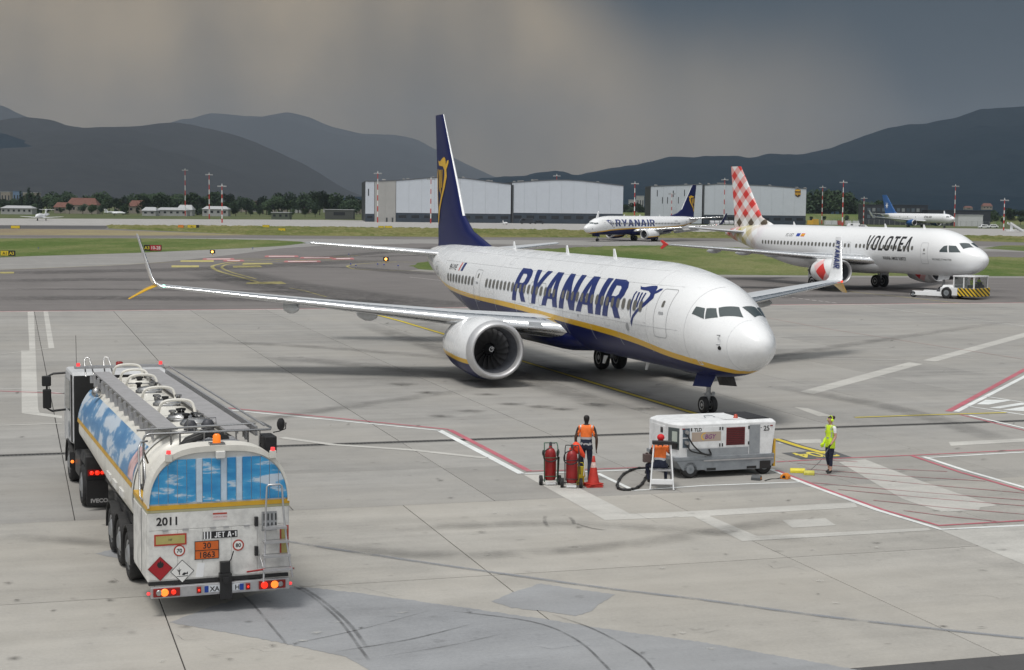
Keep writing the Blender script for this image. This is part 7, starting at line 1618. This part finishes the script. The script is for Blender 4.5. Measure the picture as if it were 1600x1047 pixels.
# freight pods and pallets
for k in range(5):
    P=G(1112+k*7.5,351.5); t=thing('freight_pod',(P.x,P.y,0),R(8),'rounded silver freight pod in a row below the second hangar','freight container','row of freight pods'); b=MB(); b.rings([[( -.9+1.8*i/6,1.1*math.cos(PI*j/10),.4+1.5*max(.0,math.sin(PI*j/10))**.7) for j in range(11)] for i in range(7)],0,False,False); b.box(-.9,.9,-1.1,1.1,.2,.4); b.build('pod_shell',M['alu'],t)
for k,(x,c,l) in enumerate(((1266,(.7,.42,.05),'orange loader, leftmost of the row right of the second hangar'),(1274,(.6,.36,.05),'yellow equipment box right of the orange loader'),(1293,(.62,.63,.64),'white freight box right of the tall mast'),(1303,(.60,.62,.63),'second white freight box near the masts'),(1313,(.4,.1,.08),'red freight box beside the second mast'),(1325,(.62,.63,.64),'white freight box right of the second mast'),(1337,(.58,.60,.62),'pale freight box nearest the dark office block'))):
    P=G(x,351.5+.0114*(x-1266)); t=thing('freight_box',(P.x,P.y,0),R(8),l,'freight container'); b=MB(); b.box(-1.3,1.3,-1,1,.35,2.1 if k!=1 else 2.6,top=(.15,.0)); b.box(-1.4,1.4,-1,1,.15,.33); b.build('box',mat('freight_%d'%k,c,.6),t)
# ---------------------------------------------------------------- airfield signs and lights
def field_sign(x0,x1,y0,y1,label,parts):
    """parts: (share from, share to, face colour, text, text colour)"""
    a=G(x0,y1+1.0);D=a.y; P0=AT(x0,y1,D);P1=AT(x1,y0,D); w=P1.x-P0.x;h=P1.z-P0.z; t=thing('taxiway_sign',(P0.x,D,0),0,label,'airfield sign'); z0=max(.15,P0.z)
    b=MB(); b.box(0,w,0,.3,z0,z0+h); b.build('housing',M['black'],t)
    for x in (.15,.85): b=MB(); b.box(w*x-.05,w*x+.05,.1,.2,0,z0); b.build('post',M['gearmetal'],t)
    for f0,f1,c,s,tcol in parts:
        b=MB(); b.box(w*f0+.03,w*f1-.03,-.02,0,z0+.04,z0+h-.04); o=b.build('sign_face',mat('sign_%s'%c,{'yellow':(.70,.52,.03),'black':(.02,.02,.015),'red':(.45,.02,.03),'orange':(.75,.25,.03)}[c],.4),t)
        if s:
            vs,fs=words(s,h*.8,off=.01*h); ww=max(v[0] for v in vs) or 1; k=min(1,(w*(f1-f0)*.85)/ww); b=MB(); b.add([(w*(f0+f1)/2-ww*k/2+x*k,-.03,z0+h*.22+z) for x,z in vs],fs); b.build('lettering',mat('sign_ink_%s'%tcol,{'yellow':(.75,.58,.04),'black':(.02,.02,.02),'white':(.75,.75,.75)}[tcol],.4),o)
    return t
field_sign(225,252,383.5,392,'black and red sign reading A3 10-28 on the left grass',((0,.34,'black','A3','yellow'),(.34,1,'red','10-28','white')))
field_sign(1,23,392.5,400.5,'yellow and black sign at the left edge of the grass',((0,.56,'yellow','A1','black'),(.56,1,'black','A3','yellow')))
field_sign(17,31,352.5,357,'small yellow sign on the far left grass',((0,1,'yellow','',''),)); field_sign(278,287,351.5,356,'small orange sign left of the yellow and black sign by the masts',((0,1,'orange','',''),)); field_sign(293,311,351.5,356.5,'yellow and black sign below the left masts',((0,.75,'yellow','A1','black'),(.75,1,'black','','')))
field_sign(410,421,351.5,355.5,'small yellow sign, left of two on the far grass',((0,1,'yellow','',''),)); field_sign(435,446,356.5,361,'small yellow sign, right of two on the far grass',((0,1,'yellow','',''),)); field_sign(591,600,353,356,'small yellow sign before the grey block of the hangar',((0,1,'yellow','',''),)); field_sign(601,613,353,356.5,'low white board beside a yellow sign on the far grass',((0,1,'yellow','',''),))
def guard_light(px,py,label):
    a=G(px,py+3.0); t=thing('guard_light',(a.x,a.y,0),0,label,'airfield light'); b=MB(); b.box(-.35,.35,-.05,.15,.25,.75); b.build('housing',M['black'],t); b=MB(); b.cyl((0,0,0),(0,0,.3),.05,n=8); b.build('post',M['gold'],t)
    b=MB(); b.ball((0,-.12,.5),.16,6); b.build('lamp',mat('lit_amber_lamp',(.9,.35,.04),.3,emit=(1,.45,.08),es=5),t)
guard_light(332,396,'lit amber guard light beside the left grass'); guard_light(603,408,'lit amber guard light left of the near tail')
for k,(x,y) in enumerate(((545,401),(548,417),(556,419),(590,417),(600,418),(622,419.5),(395,391),(60,391),(1430,390),(1500,380))):
    a=G(x,y); t=thing('edge_light',(a.x,a.y,0),0,'tiny blue taxiway edge light on a short stem','airfield light','taxiway edge lights'); b=MB(); b.cyl((0,0,0),(0,0,.3),.05,n=8); b.build('stem',M['gearmetal'],t); b=MB(); b.ball((0,0,.34),.08,5); b.build('lens',mat('blue_lens',(.02,.05,.4),.2),t)
# fence along the far right bank
a=G(1262,349);c=AT(1640,350,a.y-100); t=thing('perimeter_fence',(a.x,a.y+8,0),math.atan2(c.y-a.y,c.x-a.x),'wire perimeter fence along the bank on the far right','fence'); Lf=(c-a).length
b=MB()
for k in range(45): b.box(Lf*k/44-.06,Lf*k/44+.06,-.06,.06,0,2.4)
o=b.build('fence_posts',M['gearmetal'],t); o['kind']='stuff'
b=MB()
for z in (.5,1.0,1.5,2.0,2.4): b.box(0,Lf,-.02,.02,z-.02,z+.02)
o=b.build('fence_wire',M['gearmetal'],t); o['kind']='stuff'
# ---- labels shared by several things gain their order along the picture
ORD=('leftmost','second from left','third from left','fourth from left','fifth from left','sixth from left','seventh from left','eighth from left','ninth from left','tenth from left')
byl={}
for o in C.objects:
    if not o.parent and o.get('category') and o.get('label') and not o.get('kind'): byl.setdefault(o['label'],[]).append(o)
for l,os_ in byl.items():
    if len(os_)<2: continue
    os_.sort(key=lambda o:o.location.x/max(1,o.location.y))
    for i,o in enumerate(os_):
        q=(ORD[i] if i<len(ORD) else ('rightmost' if i==len(os_)-1 else '%dth from left'%(i+1))) if i<len(os_)-1 or i==0 else 'rightmost'
        w_=l.split(); o['label']=' '.join(w_[:16-len(q.split())])+', '+q
# ---------------------------------------------------------------- rain haze
b=MB(); b.box(-9300,9300,-600,14400,-2.,860.)
hz=b.build('haze',[]); tag(hz,kind='stuff',label='grey rain haze over the whole airfield',cat='haze')
hm=bpy.data.materials.new('rain_haze'); hm.use_nodes=True; ht=hm.node_tree; ht.nodes.clear(); vo=N(ht,'ShaderNodeVolumePrincipled'); vo.inputs['Color'].default_value=(.40,.46,.54,1); vo.inputs['Density'].default_value=8.5e-5; vo.inputs['Anisotropy'].default_value=.0
ou=N(ht,'ShaderNodeOutputMaterial'); ht.links.new(vo.outputs[0],ou.inputs['Volume']); hz.data.materials.append(hm)
